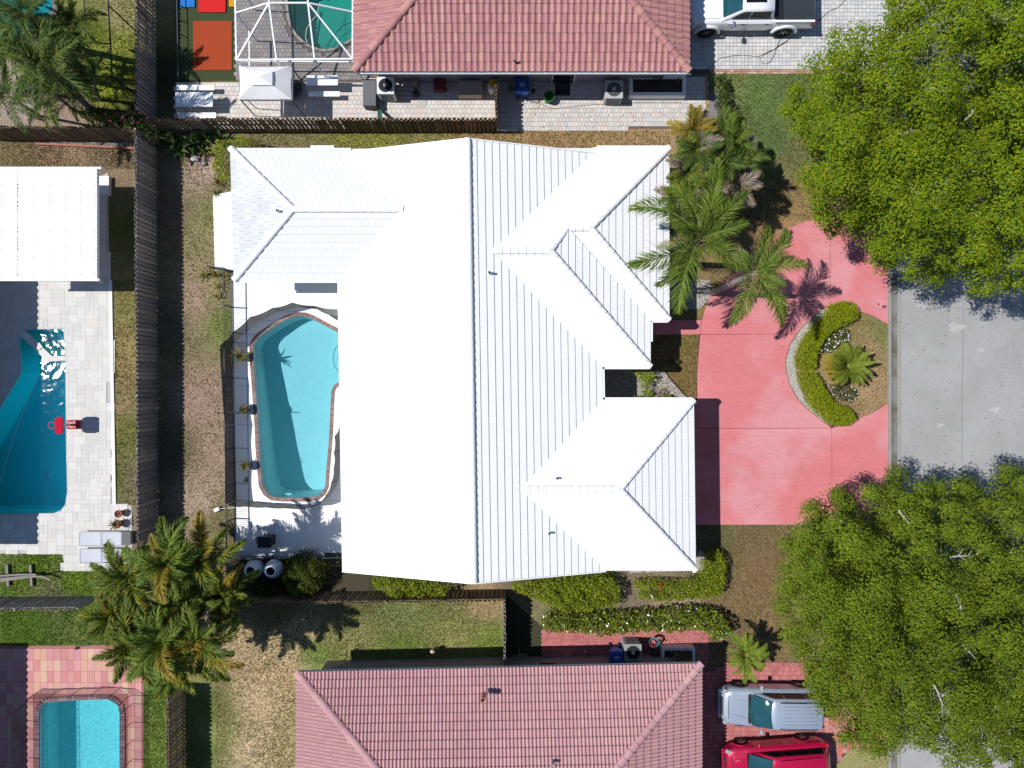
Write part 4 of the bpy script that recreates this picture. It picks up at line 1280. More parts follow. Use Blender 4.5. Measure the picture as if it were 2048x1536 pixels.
# ------------------------------------------------------------------ black metal fence round the white deck
BLACK = M('black_metal', (.018, .020, .026), rough=.5)
def metal_fence(label, a, c, h=1.05, gap=.105, skip=()):
    A, B = W(*a), W(*c)
    t = thing('metal_fence', label, 'fence', A, group='black metal fences on the white deck')
    d = B - A; ln = d.length; d.normalize()
    for z in (.12, h):
        b = MB(); b.beam(A + Vector((0, 0, z)), B + Vector((0, 0, z)), .045, .04); b.build('rail', BLACK, t)
    b = MB(); b.box((0, 0, h / 2), (.018, .018, h - .02)); me = b.mesh('picket', BLACK)
    n = int(ln / gap)
    for k in range(n):
        q = A + d * (k + .5) * ln / n
        piece('picket', me, t, Matrix.Translation((q.x, q.y, 0)))
    b = MB(); b.box((0, 0, (h + .05) / 2), (.06, .06, h + .05)); pm_ = b.mesh('post', BLACK)
    np_ = max(1, round(ln / 1.8))
    for k in range(np_ + 1):
        q = A + d * ln * k / np_
        piece('post', pm_, t, Matrix.Translation((q.x, q.y, 0)))
metal_fence('long black picket fence along the rear edge of the white pool deck', (464, 545), (471, 1106))
metal_fence('black picket fence across the shaded end of the white pool deck', (473, 1107), (716, 1105), 1.0)
metal_fence('short black picket gate at the corner of the rear slab', (433, 539), (463, 543), 1.0)

# ------------------------------------------------------------------ removable mesh fence round the main pool
MESHM = mesh_fabric('safety_mesh', (.030, .033, .045), .91)
PALEP = M('pale_pole', alb(215, 215, 190), rough=.5)
def safety_fence():
    # foot points on the deck, photo pixels
    foot = [(463, 690), (486, 668), (520, 640), (560, 621), (600, 613), (640, 618), (672, 632), (700, 648)]
    foot2 = [(474, 1000), (512, 1003), (550, 1006), (588, 1009), (626, 1010), (650, 1000), (668, 980), (676, 960), (679, 930), (680, 900), (681, 868), (690, 850)]
    foot3 = [(463, 690), (466, 771), (469, 848), (472, 923), (474, 1000)]
    for lab, ft in (('dark mesh pool safety fence standing along the black picket fence', foot3), ('dark mesh pool safety fence curving behind the wide end of the aqua pool', foot), ('dark mesh pool safety fence curving round the narrow end of the aqua pool', foot2)):
        t = thing('pool_safety_fence', lab, 'fence', W(*ft[0]), group='mesh safety fences round the aqua pool')
        P = []
        for i, q in enumerate(ft):
            g = W(*q, .05)
            P.append((g, g + Vector((random.uniform(-.05, .05), random.uniform(-.05, .05), 1.18))))
        for i, (g, h) in enumerate(P):
            b = MB(); b.tube([g, h], .016, 6); b.build('pole', PALEP if i % 2 == 0 else BLACK, t)
        for i in range(len(P) - 1):
            b = MB()
            N = 5
            vs = []
            (g0, h0), (g1, h1) = P[i], P[i + 1]
            out = Vector((g1.y - g0.y, g0.x - g1.x, 0)).normalized()
            for a in range(N + 1):
                for k in range(3):
                    u, v = a / N, k / 2
                    p = g0.lerp(g1, u).lerp(h0.lerp(h1, u), v)
                    sag = math.sin(math.pi * u) * (.05 * v)
                    vs.append(p - Vector((0, 0, sag)) + out * math.sin(math.pi * u) * .04)
            b.add(vs, [(a * 3 + k, (a + 1) * 3 + k, (a + 1) * 3 + k + 1, a * 3 + k + 1) for a in range(N) for k in range(2)])
            b.build('mesh_panel', MESHM, t, smooth=True)
            b = MB(); b.tube([vs[a * 3 + 2] for a in range(N + 1)], .010, 4); b.build('hem', BLACK, t)
safety_fence()

# ------------------------------------------------------------------ screen cages
def cage(label, segs, posts, mat, w=.06, panels=None, pm_=None):
    t = thing('screen_cage', label, 'screen cage', Vector(segs[0][0]))
    for a, c in segs:
        b = MB(); b.beam(a, c, w, w); b.build('beam', mat, t)
    for a, c in posts:
        b = MB(); b.beam(a, c, w, w); b.build('post', mat, t)
    for q in panels or []:
        b = MB(); b.add(q, [tuple(range(len(q)))]); b.build('screen', pm_, t)
    return t
CW = M('white_aluminium', (.80, .80, .80), rough=.4)
SCREEN = mesh_fabric('fly_screen', (.08, .085, .09), .16)
zt, zt2 = 2.55, 3.45
def V(x, y, z): return W(x, y, z)
n0, n1_ = V(473, 120, zt), V(705, 118, zt)
k0, k1_ = V(538, 6, zt2), V(616, 6, zt2)
e0, e1_ = V(472, 26, zt), V(706, 24, zt)
ms0, ms1 = V(553, 119, zt), V(629, 118, zt)
segs = [(n0, n1_), (n0, V(469, -80, zt)), (k0, k1_), (n0, k0), (ms0, k0), (ms1, k1_), (n1_, k1_), (e0, k0), (k1_, e1_), (k0, V(537, -80, zt2)), (k1_, V(614, -80, zt2)), (n1_, V(706, -80, zt)), (V(474, 122, 1.0), V(706, 124, 1.0))]
foot = lambda v: Vector((v.x, v.y, 0.02))
posts = [(n0, foot(n0)), (ms0, foot(ms0)), (ms1, foot(ms1)), (n1_, foot(n1_)), (e0, foot(e0)), (V(470, -40, zt), foot(V(470, -40, zt)))]
cage('white aluminium pool cage with sloped roof bars beside the artificial turf', segs + [(Vector((e0.x, e0.y, 1.0)), Vector((n0.x, n0.y, 1.0)))], posts, CW, .065,
     [[n0, ms0, k0], [ms0, ms1, k1_, k0], [ms1, n1_, k1_], [n0, k0, e0], [n1_, e1_, k1_]], SCREEN)
CD = M('bronze_aluminium', (.03, .024, .026), rough=.5)
# mesh fence standing on the red terrace round the rectangular pool
def low_mesh_fence(label, ft, h, mesh_mat, pole):
    t = thing('pool_safety_fence', label, 'fence', W(*ft[0]))
    P = [(W(*q, .02), W(*q, .02) + Vector((0, 0, h))) for q in ft]
    for g, k in P:
        b = MB(); b.tube([g, k], .016, 6); b.build('pole', pole, t)
    for (g0, h0), (g1, h1) in zip(P[:-1], P[1:]):
        b = MB(); b.add([g0 + Vector((0, 0, .03)), g1 + Vector((0, 0, .03)), h1, h0], [(0, 1, 2, 3)]); b.build('mesh_panel', mesh_mat, t)
        b = MB(); b.tube([h0, h1], .012, 4); b.build('hem', pole, t)
low_mesh_fence('low brown mesh safety fence round the rectangular turquoise pool', [(57, 1600), (57, 1552), (57, 1515), (56, 1478), (55, 1441), (57, 1404), (86, 1377), (127, 1376), (165, 1375), (206, 1373), (240, 1376), (262, 1390), (265, 1407), (265, 1444), (265, 1481), (265, 1518), (265, 1555), (265, 1600)], 1.08, mesh_fabric('brown_mesh', (.05, .03, .03), .34), CD)
c0, c1, c2 = W(213, -60, 2.3), W(224, 152, 2.3), W(150, 82, 2.3)
t = thing('pergola_frame', 'dark thin bar frame over the shaded corner lawn by the teal pool', 'frame', (c1.x, c1.y, 0))
for a, c in ((c0, c1), (W(165, -60, 2.3), W(172, 84, 2.3)), (c2, W(219, 88, 2.3))):
    b = MB(); b.beam(a, c, .05); b.build('beam', CD, t)
for a in (c1, W(216, 10, 2.3), c2):
    b = MB(); b.beam(a, foot(a), .05); b.build('post', CD, t)

# ------------------------------------------------------------------ paver yard of the north house
WPL = M('white_tabletop', (.80, .80, .80), rough=.45)
GRY = M('grey_metal', (.30, .31, .32), rough=.45, metal=.4)
DRK = M('charcoal_plastic', (.035, .037, .042), rough=.55)
def slab_table(name, label, cat, cx, cy, lx, ly, h, group=None):
    p = W(cx, cy, h)
    t = thing(name, label, cat, (p.x, p.y, 0), group=group)
    b = MB(); b.rbox((p.x, p.y, h), (lx, ly, .05), .012); b.build('top', WPL, t)
    for sx in (-1, 1):
        b = MB()
        x = p.x + sx * (lx / 2 - .22)
        for sy in (-1, 1): b.tube([(x, p.y + sy * (ly / 2 - .06), .02), (x, p.y + sy * (ly / 2 - .10), h - .03)], .015, 6)
        b.tube([(x, p.y - ly / 2 + .08, .12), (x, p.y + ly / 2 - .08, .12)], .012, 6)
        b.build('leg', GRY, t)
    return t
slab_table('folding_table', 'white folding table dappled with palm shade near the fence corner', 'table', 388.5, 199, 1.78, .69, .74)
slab_table('folding_bench', 'white bench on the house side of the palm shaded folding table', 'bench', 391, 175.5, 1.82, .25, .45)
slab_table('folding_bench', 'white bench between the palm shaded folding table and the brown fence', 'bench', 394, 231, 1.85, .28, .45)
slab_table('folding_table', 'white folding table half shaded between canopy and rose tiled house', 'table', 644.5, 161, 1.5, .47, .74)
slab_table('folding_bench', 'white bench beside the half shaded folding table', 'bench', 648.5, 188, 1.52, .25, .45)

gz = W(530.5, 165, 2.0)
g = thing('canopy_tent', 'off white square canopy tent with a raised vent cap', 'canopy', (gz.x, gz.y, 0))
CAN = M('canopy_cloth', (.80, .79, .79), rough=.85, n1=(1.5, .04), trans=.12)
hx, hy = 1.21, .77
cr = [(-hx, -hy), (hx, -hy), (hx, hy), (-hx, hy)]
b = MB()
N = 8
for s in range(4):
    a, c = Vector((*cr[s], 0)), Vector((*cr[(s + 1) % 4], 0))
    vs = []
    for i in range(N + 1):
        for j in range(5):
            e = a.lerp(c, i / N)
            e = e * (1 - .035 * math.sin(math.pi * i / N))
            q = e.lerp(Vector((0, 0, 0)), j / 4 * .62)
            z = 1.98 + .42 * (j / 4) ** .85 - .03 * math.sin(math.pi * i / N) * math.sin(math.pi * j / 4)
            vs.append(Vector((gz.x + q.x, gz.y + q.y, z)))
    b.add(vs, [(i * 5 + j, (i + 1) * 5 + j, (i + 1) * 5 + j + 1, i * 5 + j + 1) for i in range(N) for j in range(4)])
b.build('canopy', CAN, g, smooth=True)
b = MB()
for s in range(4):
    a, c = cr[s], cr[(s + 1) % 4]
    b.add([(gz.x + a[0], gz.y + a[1], 1.98), (gz.x + c[0], gz.y + c[1], 1.98), (gz.x + c[0], gz.y + c[1], 1.80), (gz.x + a[0], gz.y + a[1], 1.80)], [(0, 1, 2, 3)])
b.build('valance', CAN, g)
b = MB()
vs = [Vector((gz.x + x * .40, gz.y + y * .42, 2.46)) for x, y in cr] + [Vector((gz.x, gz.y, 2.64))]
b.add(vs, [(0, 1, 4), (1, 2, 4), (2, 3, 4), (3, 0, 4)])
b.build('vent_cap', CAN, g)
for x, y in cr:
    b = MB(); b.beam((gz.x + x * .97, gz.y + y * .97, 1.97), (gz.x + x * .99, gz.y + y * .99, .02), .04); b.build('leg', DRK, g)
b = MB(); b.lathe((W(590, 185).x, W(590, 185).y, .02), [(.05, 0), (.48, .38), (.52, .42), (.44, .40), (.1, .1)], 20)
b.build('fire_bowl', DRK, label='round black bowl standing in the shadow of the canopy tent', cat='fire bowl')
b = MB()
b.tube([W(x, y, .03) for x, y in ((493, 199), (503, 208), (513, 217), (530, 219), (563, 221))], .02, 5)
b.build('fallen_pole', DRK, label='thin dark pole with a bend lying beside the canopy tent', cat='pole')

p = W(740, 187, .5)
t = thing('storage_bin', 'long charcoal storage bin left of the white edged condenser', 'storage box', (p.x, p.y, 0))
b = MB(); b.box((p.x, p.y, .28), (.58, 1.22, .56), taper=1.04); b.build('body', DRK, t)
b = MB(); b.rbox((p.x, p.y, .60), (.64, 1.28, .09), .03); b.build('lid', M('lid_grey', (.11, .115, .12), rough=.6), t)

def condenser(label, cx, cy, sz, h, body, grille_dark, rz=0.0):
    p = W(cx, cy, h)
    t = thing('air_conditioner', label, 'air conditioner', (p.x, p.y, 0), rz, local=True, group='outdoor air conditioning units')
    b = MB(); b.rbox((0, 0, h / 2 + .02), (sz, sz, h - .06), .07, seg=3); b.build('case', body, t)
    for k in range(11):
        z = .12 + k * (h - .22) / 11
        b = MB()
        for s in range(4):
            m = Matrix.Rotation(s * math.pi / 2, 3, 'Z')
            b.box(m @ Vector((0, sz / 2 + .006, z)), (sz - .18, .012, .02), s * math.pi / 2)
        b.build('louver', GRY, t)
    b = MB(); b.rbox((0, 0, h), (sz + .02, sz + .02, .05), .02, seg=2); lid = b.build('top', body, t)
    b = MB(); b.lathe((0, 0, h + .006), [(sz * .40, 0), (sz * .40, .022), (.001, .022)], 28); b.build('fan_well', M('fan_black', (.012, .016, .018), rough=.5), lid)
    b = MB()
    for r in (.12, .2, .28, .36, .41):
        b.tube([(sz * r * math.cos(a), sz * r * math.sin(a), h + .038) for a in np.linspace(0, 2 * math.pi, 25)], .005, 4, cap=False)
    for k in range(12):
        a = k * math.pi / 6
        b.beam((0, 0, h + .04), (sz * .41 * math.cos(a), sz * .41 * math.sin(a), h + .036), .007)
    b.build('fan_guard', grille_dark, lid)
    b = MB(); b.lathe((0, 0, h + .04), [(.085, 0), (.085, .03), (.05, .05), (.001, .05)], 14); b.build('hub', M('hub_grey', (.45, .47, .48), rough=.5), lid)
    return t
ACW = M('condenser_white', (.66, .67, .68), rough=.5)
ACG = M('condenser_grey', (.38, .39, .40), rough=.5)
condenser('white topped air conditioner with black fan beside the charcoal storage bin', 771, 171, .80, .95, ACW, M('guard_black', (.03, .03, .035)))
condenser('grey air conditioner with pale fan hub beside the white brick planter', 1228, 179, .84, .85, ACG, M('guard_grey', (.35, .37, .38)))
condenser('beige grey air conditioner between the blue bin and the hose reel', 1266, 1305, .80, .95, M('condenser_beige', alb(170, 172, 166), rough=.5), _MATS['guard_black'], math.pi)

# pool pump, filter and pipework
p = W(833, 178)
t = thing('pool_pump', 'grey pool pump and filter with white pipework by the rose tiled house', 'pool pump', (p.x, p.y, 0))
b = MB(); b.lathe((W(832, 174).x, W(832, 174).y, 0), [(.14, 0), (.15, .1), (.15, .5), (.12, .62), (.05, .66), (.001, .66)], 16); b.build('filter', M('filter_grey', alb(150, 146, 132), rough=.5), t)
b = MB(); b.lathe((W(833, 190).x, W(833, 190).y, 0), [(.16, 0), (.16, .25), (.10, .32), (.001, .34)], 14); b.build('motor', DRK, t)
b = MB()
PIPE = M('pvc_pipe', alb(196, 196, 190), rough=.5)
for path in (((794, 176, .2), (806, 176, .2), (814, 183, .2)), ((794, 187, .2), (810, 186, .2), (822, 188, .2)), ((812, 164, .3), (812, 178, .3), (824, 178, .3)), ((812, 164, .3), (820, 164, .3)), ((845, 170, .3), (845, 184, .3)), ((845, 176, .3), (858, 176, .3)), ((851, 170, .3), (858, 170, .3))):
    b.tube([W(*q) for q in path], .028, 6)
b.build('pipes', PIPE, t)
b = MB()
b.rbox(W(880, 169, .25), (.60, .66, .45), .10, seg=3)
for k in range(6): b.box(W(869.5 + k * 4.2, 169, .476), (.03, .6, .012))
b.build('covered_box', M('red_brown_cover', alb(116, 54, 50), rough=.7, n2=(14, .3)), label='red brown covered box against the rose tiled house wall', cat='box')
p = W(940, 177, .5)
t = thing('bench_box', 'beige bench box with white front edge near the yellow lidded can', 'storage box', (p.x, p.y, 0))
b = MB(); b.box((p.x, p.y, .24), (1.12, .62, .46)); b.build('body', M('beige_box', alb(206, 190, 170), rough=.7), t)
b = MB(); b.rbox((p.x, p.y + .03, .50), (1.2, .70, .05), .015); b.build('lid', M('box_lid', alb(182, 176, 164), rough=.6), t)
p = W(984, 184)
t = thing('storage_can', 'white can with a yellow lid against the short fence', 'container', (p.x, p.y, 0))
b = MB(); b.lathe((p.x, p.y, 0), [(.17, 0), (.19, .5), (.19, .62), (.001, .62)], 18); b.build('body', M('can_white', (.74, .74, .72), rough=.45), t)
b = MB(); b.rbox((p.x + .03, p.y + .10, .72), (.30, .34, .18), .05); b.build('lid', M('can_yellow', alb(244, 180, 40), rough=.45), t)

def bin_(label, cx, cy, col, w=.62, d=.66, h=1.02, rz=0.0, dark=.6):
    p = W(cx, cy, .5)
    t = thing('wheelie_bin', label, 'bin', (p.x, p.y, 0), rz, local=True, group='blue wheeled bins')
    m = M('bin_blue', col, rough=.42, spec=.4)
    b = MB()
    wb, wt = .42, w
    vs = [(-wb / 2, -d * .36, .06), (wb / 2, -d * .36, .06), (wb / 2, d * .36, .06), (-wb / 2, d * .36, .06), (-wt / 2, -d / 2, h - .08), (wt / 2, -d / 2, h - .08), (wt / 2, d / 2, h - .08), (-wt / 2, d / 2, h - .08)]
    b.add([Vector(v) for v in vs], [(3, 2, 1, 0), (4, 5, 6, 7), (0, 1, 5, 4), (1, 2, 6, 5), (2, 3, 7, 6), (3, 0, 4, 7)])
    b.build('body', m, t)
    b = MB()
    L = [(-wt / 2 - .03, -d / 2 - .05), (wt / 2 + .03, -d / 2 - .05), (wt / 2 + .03, d / 2), (-wt / 2 - .03, d / 2)]
    b.prism(L, h - .09, h - .05)
    vs = [Vector((x * .98, y * .98, h - .05)) for x, y in L] + [Vector((x * .80, y * .72, h + .03)) for x, y in L]
    b.add(vs, [(4, 5, 6, 7), (0, 1, 5, 4), (1, 2, 6, 5), (2, 3, 7, 6), (3, 0, 4, 7)])
    lid = b.build('lid', m, t)
    b = MB(); b.box((0, .03, h + .034), (.24, .17, .006)); b.build('sticker', M('label_pale', alb(150, 180, 190), rough=.5), lid)
    b = MB(); b.tube([(-.24, d / 2 + .07, h - .07), (.24, d / 2 + .07, h - .07)], .02, 8)
    for s in (-1, 1): b.beam((s * .22, d / 2 - .02, h - .07), (s * .22, d / 2 + .07, h - .07), .03)
    b.build('handle', m, t)
    for s in (-1, 1):
        b = MB(); b.tube([(s * .22 - .03, d / 2 - .06, .12), (s * .22 + .03, d / 2 - .06, .12)], .12, 14); b.build('wheel', DRK, t)
    return t
BLUE = alb(12, 80, 168)
bin_('blue wheeled bin in the shade of the short fence', 1044, 178, BLUE, rz=math.pi)
bin_('blue wheeled bin beside the beige grey air conditioner', 1230, 1308, BLUE)
b = MB(); b.lathe(W(1097, 200, .02), [(.20, 0), (.245, .42), (.26, .43), (.26, .46), (.235, .46), (.19, .05), (.001, .05)], 22)
bk = b.build('bucket', M('bucket_green', alb(46, 150, 72), rough=.4, trans=.15), label='green plastic bucket standing on the pale pavers', cat='bucket')
b = MB(); b.lathe(W(1021, 180, .02), [(.09, 0), (.13, .3), (.12, .34), (.08, .3), (.001, .2)], 12)
b.build('flower_pot', M('pot_sage', alb(130, 170, 140), rough=.6), label='small pale green pot in the shade near the blue bin', cat='pot')
# dolly / bicycle frame and loose rods
t = thing('hand_truck', 'pale metal hand truck frame leaning by the house wall', 'hand truck', W(1080, 170))
b = MB()
fr = [W(1068, 163, .5), W(1091, 170, .35), W(1089, 180, .1), W(1072, 176, .12)]
b.tube(fr + [fr[0]], .018, 6); b.tube([W(1058, 169, .3), W(1068, 169, .4)], .016, 6)
b.build('frame', PIPE, t)
b = MB(); b.lathe(W(1067, 182, .1), [(.10, -.03), (.10, .03)], 14); b.build('wheel', DRK, t)
b = MB(); b.tube([W(1057, 217.5, .03), W(1110, 218, .03)], .014, 6); b.tube([W(1078, 197, .03), W(1078.5, 217, .03)], .022, 6)
b.build('garden_rod', M('pink_wood', alb(196, 160, 160), rough=.7), label='thin pinkish rod with a crosspiece lying beside the green bucket', cat='rod')
HOSE = M('thin_hose', alb(120, 116, 106), rough=.7)
b = MB(); b.tube([W(x, y, .035) for x, y in ((1056, 196), (1070, 205), (1090, 212), (1108, 218), (1140, 214), (1165, 211), (1190, 209), (1225, 209), (1272, 205), (1310, 205), (1365, 205))], .012, 5)
b.build('garden_hose', HOSE, label='thin grey hose lying along the pale pavers', cat='hose')
b = MB(); b.box(W(1125, 168, .06), (.74, .05, .06)); b.box(W(1125, 178, .04), (.74, .36, .05)); b.box(W(1125, 187, .04), (.74, .20, .05))
b.build('door_mat', DRK, label='black slatted mat before the door of the rose tiled house', cat='mat')
b = MB()
b.add([W(755, 240, 1.5), W(765, 240, 1.5), W(762, 217, .05), W(757, 217, .05)], [(0, 1, 2, 3)])
b.beam(W(755.5, 240, 1.5), W(756.5, 217, .05), .04); b.beam(W(764.5, 240, 1.5), W(762.5, 217, .05), .04)
b.build('garden_screen', M('green_panel', alb(84, 140, 116), rough=.5), label='narrow green panel leaning on the brown fence', cat='panel')
b = MB(); b.beam(W(754, 166, .5), W(757, 215, .1), .06); b.build('leaning_post', GRY, label='grey post leaning between storage bin and air conditioner', cat='post')
b = MB(); b.rbox(W(843, 207, .03), (.48, .36, .03), .01); b.build('concrete_pad', M('pad_concrete', alb(214, 212, 208), rough=.9, n2=(20, .15)), label='pale square concrete pad below the pool pump', cat='pad')

def planter(label, x0, y0, x1, y1, h, wt, mat, soil, ztop_px=True):
    a, c = W(x0, y1, h), W(x1, y0, h)
    t = thing('planter', label, 'planter', ((a.x + c.x) / 2, (a.y + c.y) / 2, 0))
    outer = [(a.x, a.y), (c.x, a.y), (c.x, c.y), (a.x, c.y)]
    inn = offset_poly(outer, -wt)
    b = MB(); b.prism(outer, 0, h, [[tuple(p) for p in inn]]); b.build('wall', mat, t)
    b = MB(); b.sheet([tuple(p) for p in inn], h - .10); b.build('soil', soil, t)
    return t
PLW = M('planter_white', (.76, .76, .76), rough=.8, bump=(35, .3, .01))
MULCH = M('dark_mulch', alb(74, 68, 62), rough=.95, n2=(22, .6), bump=(24, .9, .03))
planter('white rendered planter with dark mulch at the corner of the rose tiled house', 1259, 150, 1372, 191, .48, .16, PLW, MULCH)
planter('low white rendered planter with red leaved plants by the pink tiled house', 1324, 1296, 1390, 1340, .55, .12, M('planter_grey', (.62, .64, .65), rough=.8), MULCH)

# play mats and the orange mat
for lab, x0, y0, x1, y1, c in (('bright blue foam play mat at the top of the artificial turf', 361, -40, 390, 15, (30, 130, 220)), ('bright red foam play mat on the artificial turf', 397, -40, 452, 25, (236, 6, 20)),
                               ('yellow foam play mat beside the white pool cage', 458, -40, 470, 14, (246, 170, 10)), ('large orange ribbed mat on the artificial turf', 386, 42, 463.5, 140, (226, 88, 30))):
    a, c2 = W(x0, y1, .05), W(x1, y0, .05)
    b = MB()
    if 'orange' in lab:
        n = 52
        for k in range(n):
            xa = a.x + (c2.x - a.x) * (k + .5) / n
            b.box((xa, (a.y + c2.y) / 2, .035), ((c2.x - a.x) / n * .86, c2.y - a.y, .03))
        b.box(((a.x + c2.x) / 2, (a.y + c2.y) / 2, .026), (c2.x - a.x, c2.y - a.y, .012))
    else: b.rbox(((a.x + c2.x) / 2, (a.y + c2.y) / 2, .05), (c2.x - a.x, c2.y - a.y, .07), .02)
    o = b.build('play_mat' if 'foam' in lab else 'ribbed_mat', M('mat_%d' % c[1], alb(*c, 1.62 if 'orange' not in lab else 2.2), rough=.75, n2=(26, .16), n1=(3, .06)), label=lab, cat='mat')
b = MB()
b.beam(W(353, -60, .45), W(356, 158, .45), .03, .03)
for k in range(8): b.beam(W(353 + k * .4, -50 + k * 29, .0), W(353 + k * .4, -50 + k * 29, .46), .03)
b.build('border_rail', M('rail_blue', alb(96, 112, 130)), label='low pale blue rail along the artificial turf', cat='rail')

# ------------------------------------------------------------------ west garden
p = W(132, 851)
t = thing('pool_basketball_hoop', 'red poolside basketball hoop leaning over the deep blue pool', 'basketball hoop', (p.x, p.y, 0))
REDP = M('red_plastic', alb(206, 18, 58), rough=.4)
b = MB(); b.rbox(W(147, 849, .14), (.58, .44, .26), .06); b.build('base', REDP, t)
b = MB(); b.beam(W(141, 850, .25), W(122, 850.5, 1.1), .10, .06); b.build('post', M('hoop_grey', (.55, .55, .57)), t)
q = [W(109.5, 834, 1.0), W(125, 834, 1.35), W(125, 868, 1.35), W(109.5, 868, 1.0)]
q = [q[0].lerp(q[3], .12), q[0].lerp(q[1], .25), q[0].lerp(q[1], .8), q[1].lerp(q[2], .08), q[1].lerp(q[2], .92), q[3].lerp(q[2], .8), q[3].lerp(q[2], .25), q[0].lerp(q[3], .88)]
b = MB(); nn = Vector((-.55, 0, .83)) * .03
b.add(q + [v - nn for v in q], [tuple(range(8))[::-1], tuple(range(8, 16))] + [(i, (i + 1) % 8, 8 + (i + 1) % 8, 8 + i) for i in range(8)])
b.build('backboard', REDP, t)
b = MB(); c = W(110, 851, .95); b.tube([c + Vector((.16 * math.cos(a) - .16, .16 * math.sin(a), 0)) for a in np.linspace(0, 2 * math.pi, 17)], .014, 6, cap=False)
b.build('rim', M('rim_pink', alb(240, 90, 110)), t)

TERRA = M('terracotta', alb(170, 100, 84), rough=.8, n2=(16, .15))
def pot(label, cx, cy, r, h, mat=TERRA, name='flower_pot', group=None):
    p = W(cx, cy, h)
    t = thing(name, label, 'pot', (p.x, p.y, 0), group=group)
    b = MB(); b.lathe((p.x, p.y, 0), [(r * .68, 0), (r * .95, h - .08), (r * 1.08, h - .07), (r * 1.08, h), (r * .92, h), (r * .88, h - .07)], 22); b.build('body', mat, t)
    b = MB(); b.lathe((p.x, p.y, h - .08), [(.001, .02), (r * .89, 0)], 16); b.build('soil', MULCH, t)
    return t, Vector((p.x, p.y, h - .06))
pot_w1, pw1 = pot('terracotta pot of bare soil on the corner of the travertine', 236, 1028, .17, .38)
pot_w2, pw2 = pot('terracotta pot with a spiky plant near the white sun loungers', 233, 1049, .19, .40)

def lounger(label, x0, y0, x1, y1, head):
    h = .34
    a, c = W(x0, y1, h), W(x1, y0, h)
    t = thing('sun_lounger', label, 'sun lounger', ((a.x + c.x) / 2, (a.y + c.y) / 2, 0), group='white sun loungers on the travertine')
    cy, wy = (a.y + c.y) / 2, (c.y - a.y)
    FR = M('lounger_frame', alb(150, 152, 160), rough=.45, metal=.3)
    xs = [a.x, a.x + (c.x - a.x) * .52, c.x]
    b = MB()
    for s in (-1, 1): b.beam((a.x, cy + s * wy / 2, h), (c.x, cy + s * wy / 2, h), .045, .05)
    for x in xs: b.beam((x, cy - wy / 2, h), (x, cy + wy / 2, h), .04, .04)
    b.build('frame', FR, t)
    FAB = M('lounger_sling', alb(226, 230, 238), rough=.7, n2=(30, .05))
    for i in range(2):
        b = MB(); n = 8; vs = []
        for k in range(n + 1):
            for y in (-1, 1): vs.append(Vector((xs[i] + .03 + (xs[i + 1] - xs[i] - .06) * k / n, cy + y * (wy / 2 - .03), h + .012 - .02 * math.sin(math.pi * k / n))))
        b.add(vs, [(2 * k, 2 * k + 2, 2 * k + 3, 2 * k + 1) for k in range(n)])
        b.build('sling', FAB, t, smooth=True)
    for x in (a.x + .25, c.x - .35):
        for s in (-1, 1):
            b = MB(); b.beam((x, cy + s * (wy / 2 - .03), h - .02), (x, cy + s * (wy / 2 - .03), .01), .035); b.build('leg', FR, t)
    if head:
        b = MB(); b.rbox((c.x + .02 + head / 2, cy + .02, h + .03), (head, wy * .95, .05), .02)
        for k in range(9): b.box((c.x + .06 + head * k / 9, cy + .02, h + .06), (.015, wy * .8, .012))
        b.build('headrest', M('headrest_grey', (.14, .145, .15), rough=.6), t)
lounger('white sun lounger with grey headrest nearer the terracotta pots', 159, 1064, 243, 1092, .45)
lounger('white sun lounger partly under the palm fronds', 160, 1098, 243, 1126, 0)

t = thing('timber_frame', 'curved weathered timber frame on two cross bearers in the green grass', 'timber frame', W(40, 1150))
TIM = M('silver_timber', alb(164, 154, 150), rough=.85, n2=(14, .2), stretch=(.6, 6, 6))
for x in (14.5, 61.5):
    b = MB(); b.beam(W(x, 1129, .08), W(x + 3, 1172, .08), .11, .12); b.build('bearer', TIM, t)
for k, pts in enumerate((((-30, 1153), (10, 1151), (40, 1149), (72, 1149)), ((-30, 1158), (10, 1157), (40, 1154), (72, 1153)), ((-30, 1165), (0, 1162), (35, 1157), (62, 1153), (85, 1153), (101, 1160)))):
    b = MB()
    P = [W(x, y, .34 + .02 * k) for x, y in pts]
    for i in range(len(P) - 1): b.beam(P[i], P[i + 1], .085, .05)
    b.build('slat', TIM, t)
b = MB(); b.beam(W(72, 1151, .05), W(73, 1151, .95), .05); b.build('upright', TIM, t)
b = MB(); b.tube([W(x, y, .03) for x, y in ((152, 1296), (160, 1292), (170, 1291), (178, 1289))], .03, 5); b.lathe(W(154, 1296, .02), [(.07, 0), (.05, .12), (.001, .13)], 8)
b.build('hose_nozzle', DRK, label='short black hose with nozzle at the edge of the red terrace', cat='hose')
b = MB(); b.beam(W(75, 288, .06), W(275, 297, .06), .09, .12)
b.build('edging_board', M('edging_red', alb(196, 128, 112), rough=.8, n2=(12, .2)), label='reddish edging board under the dark corner fence', cat='edging')

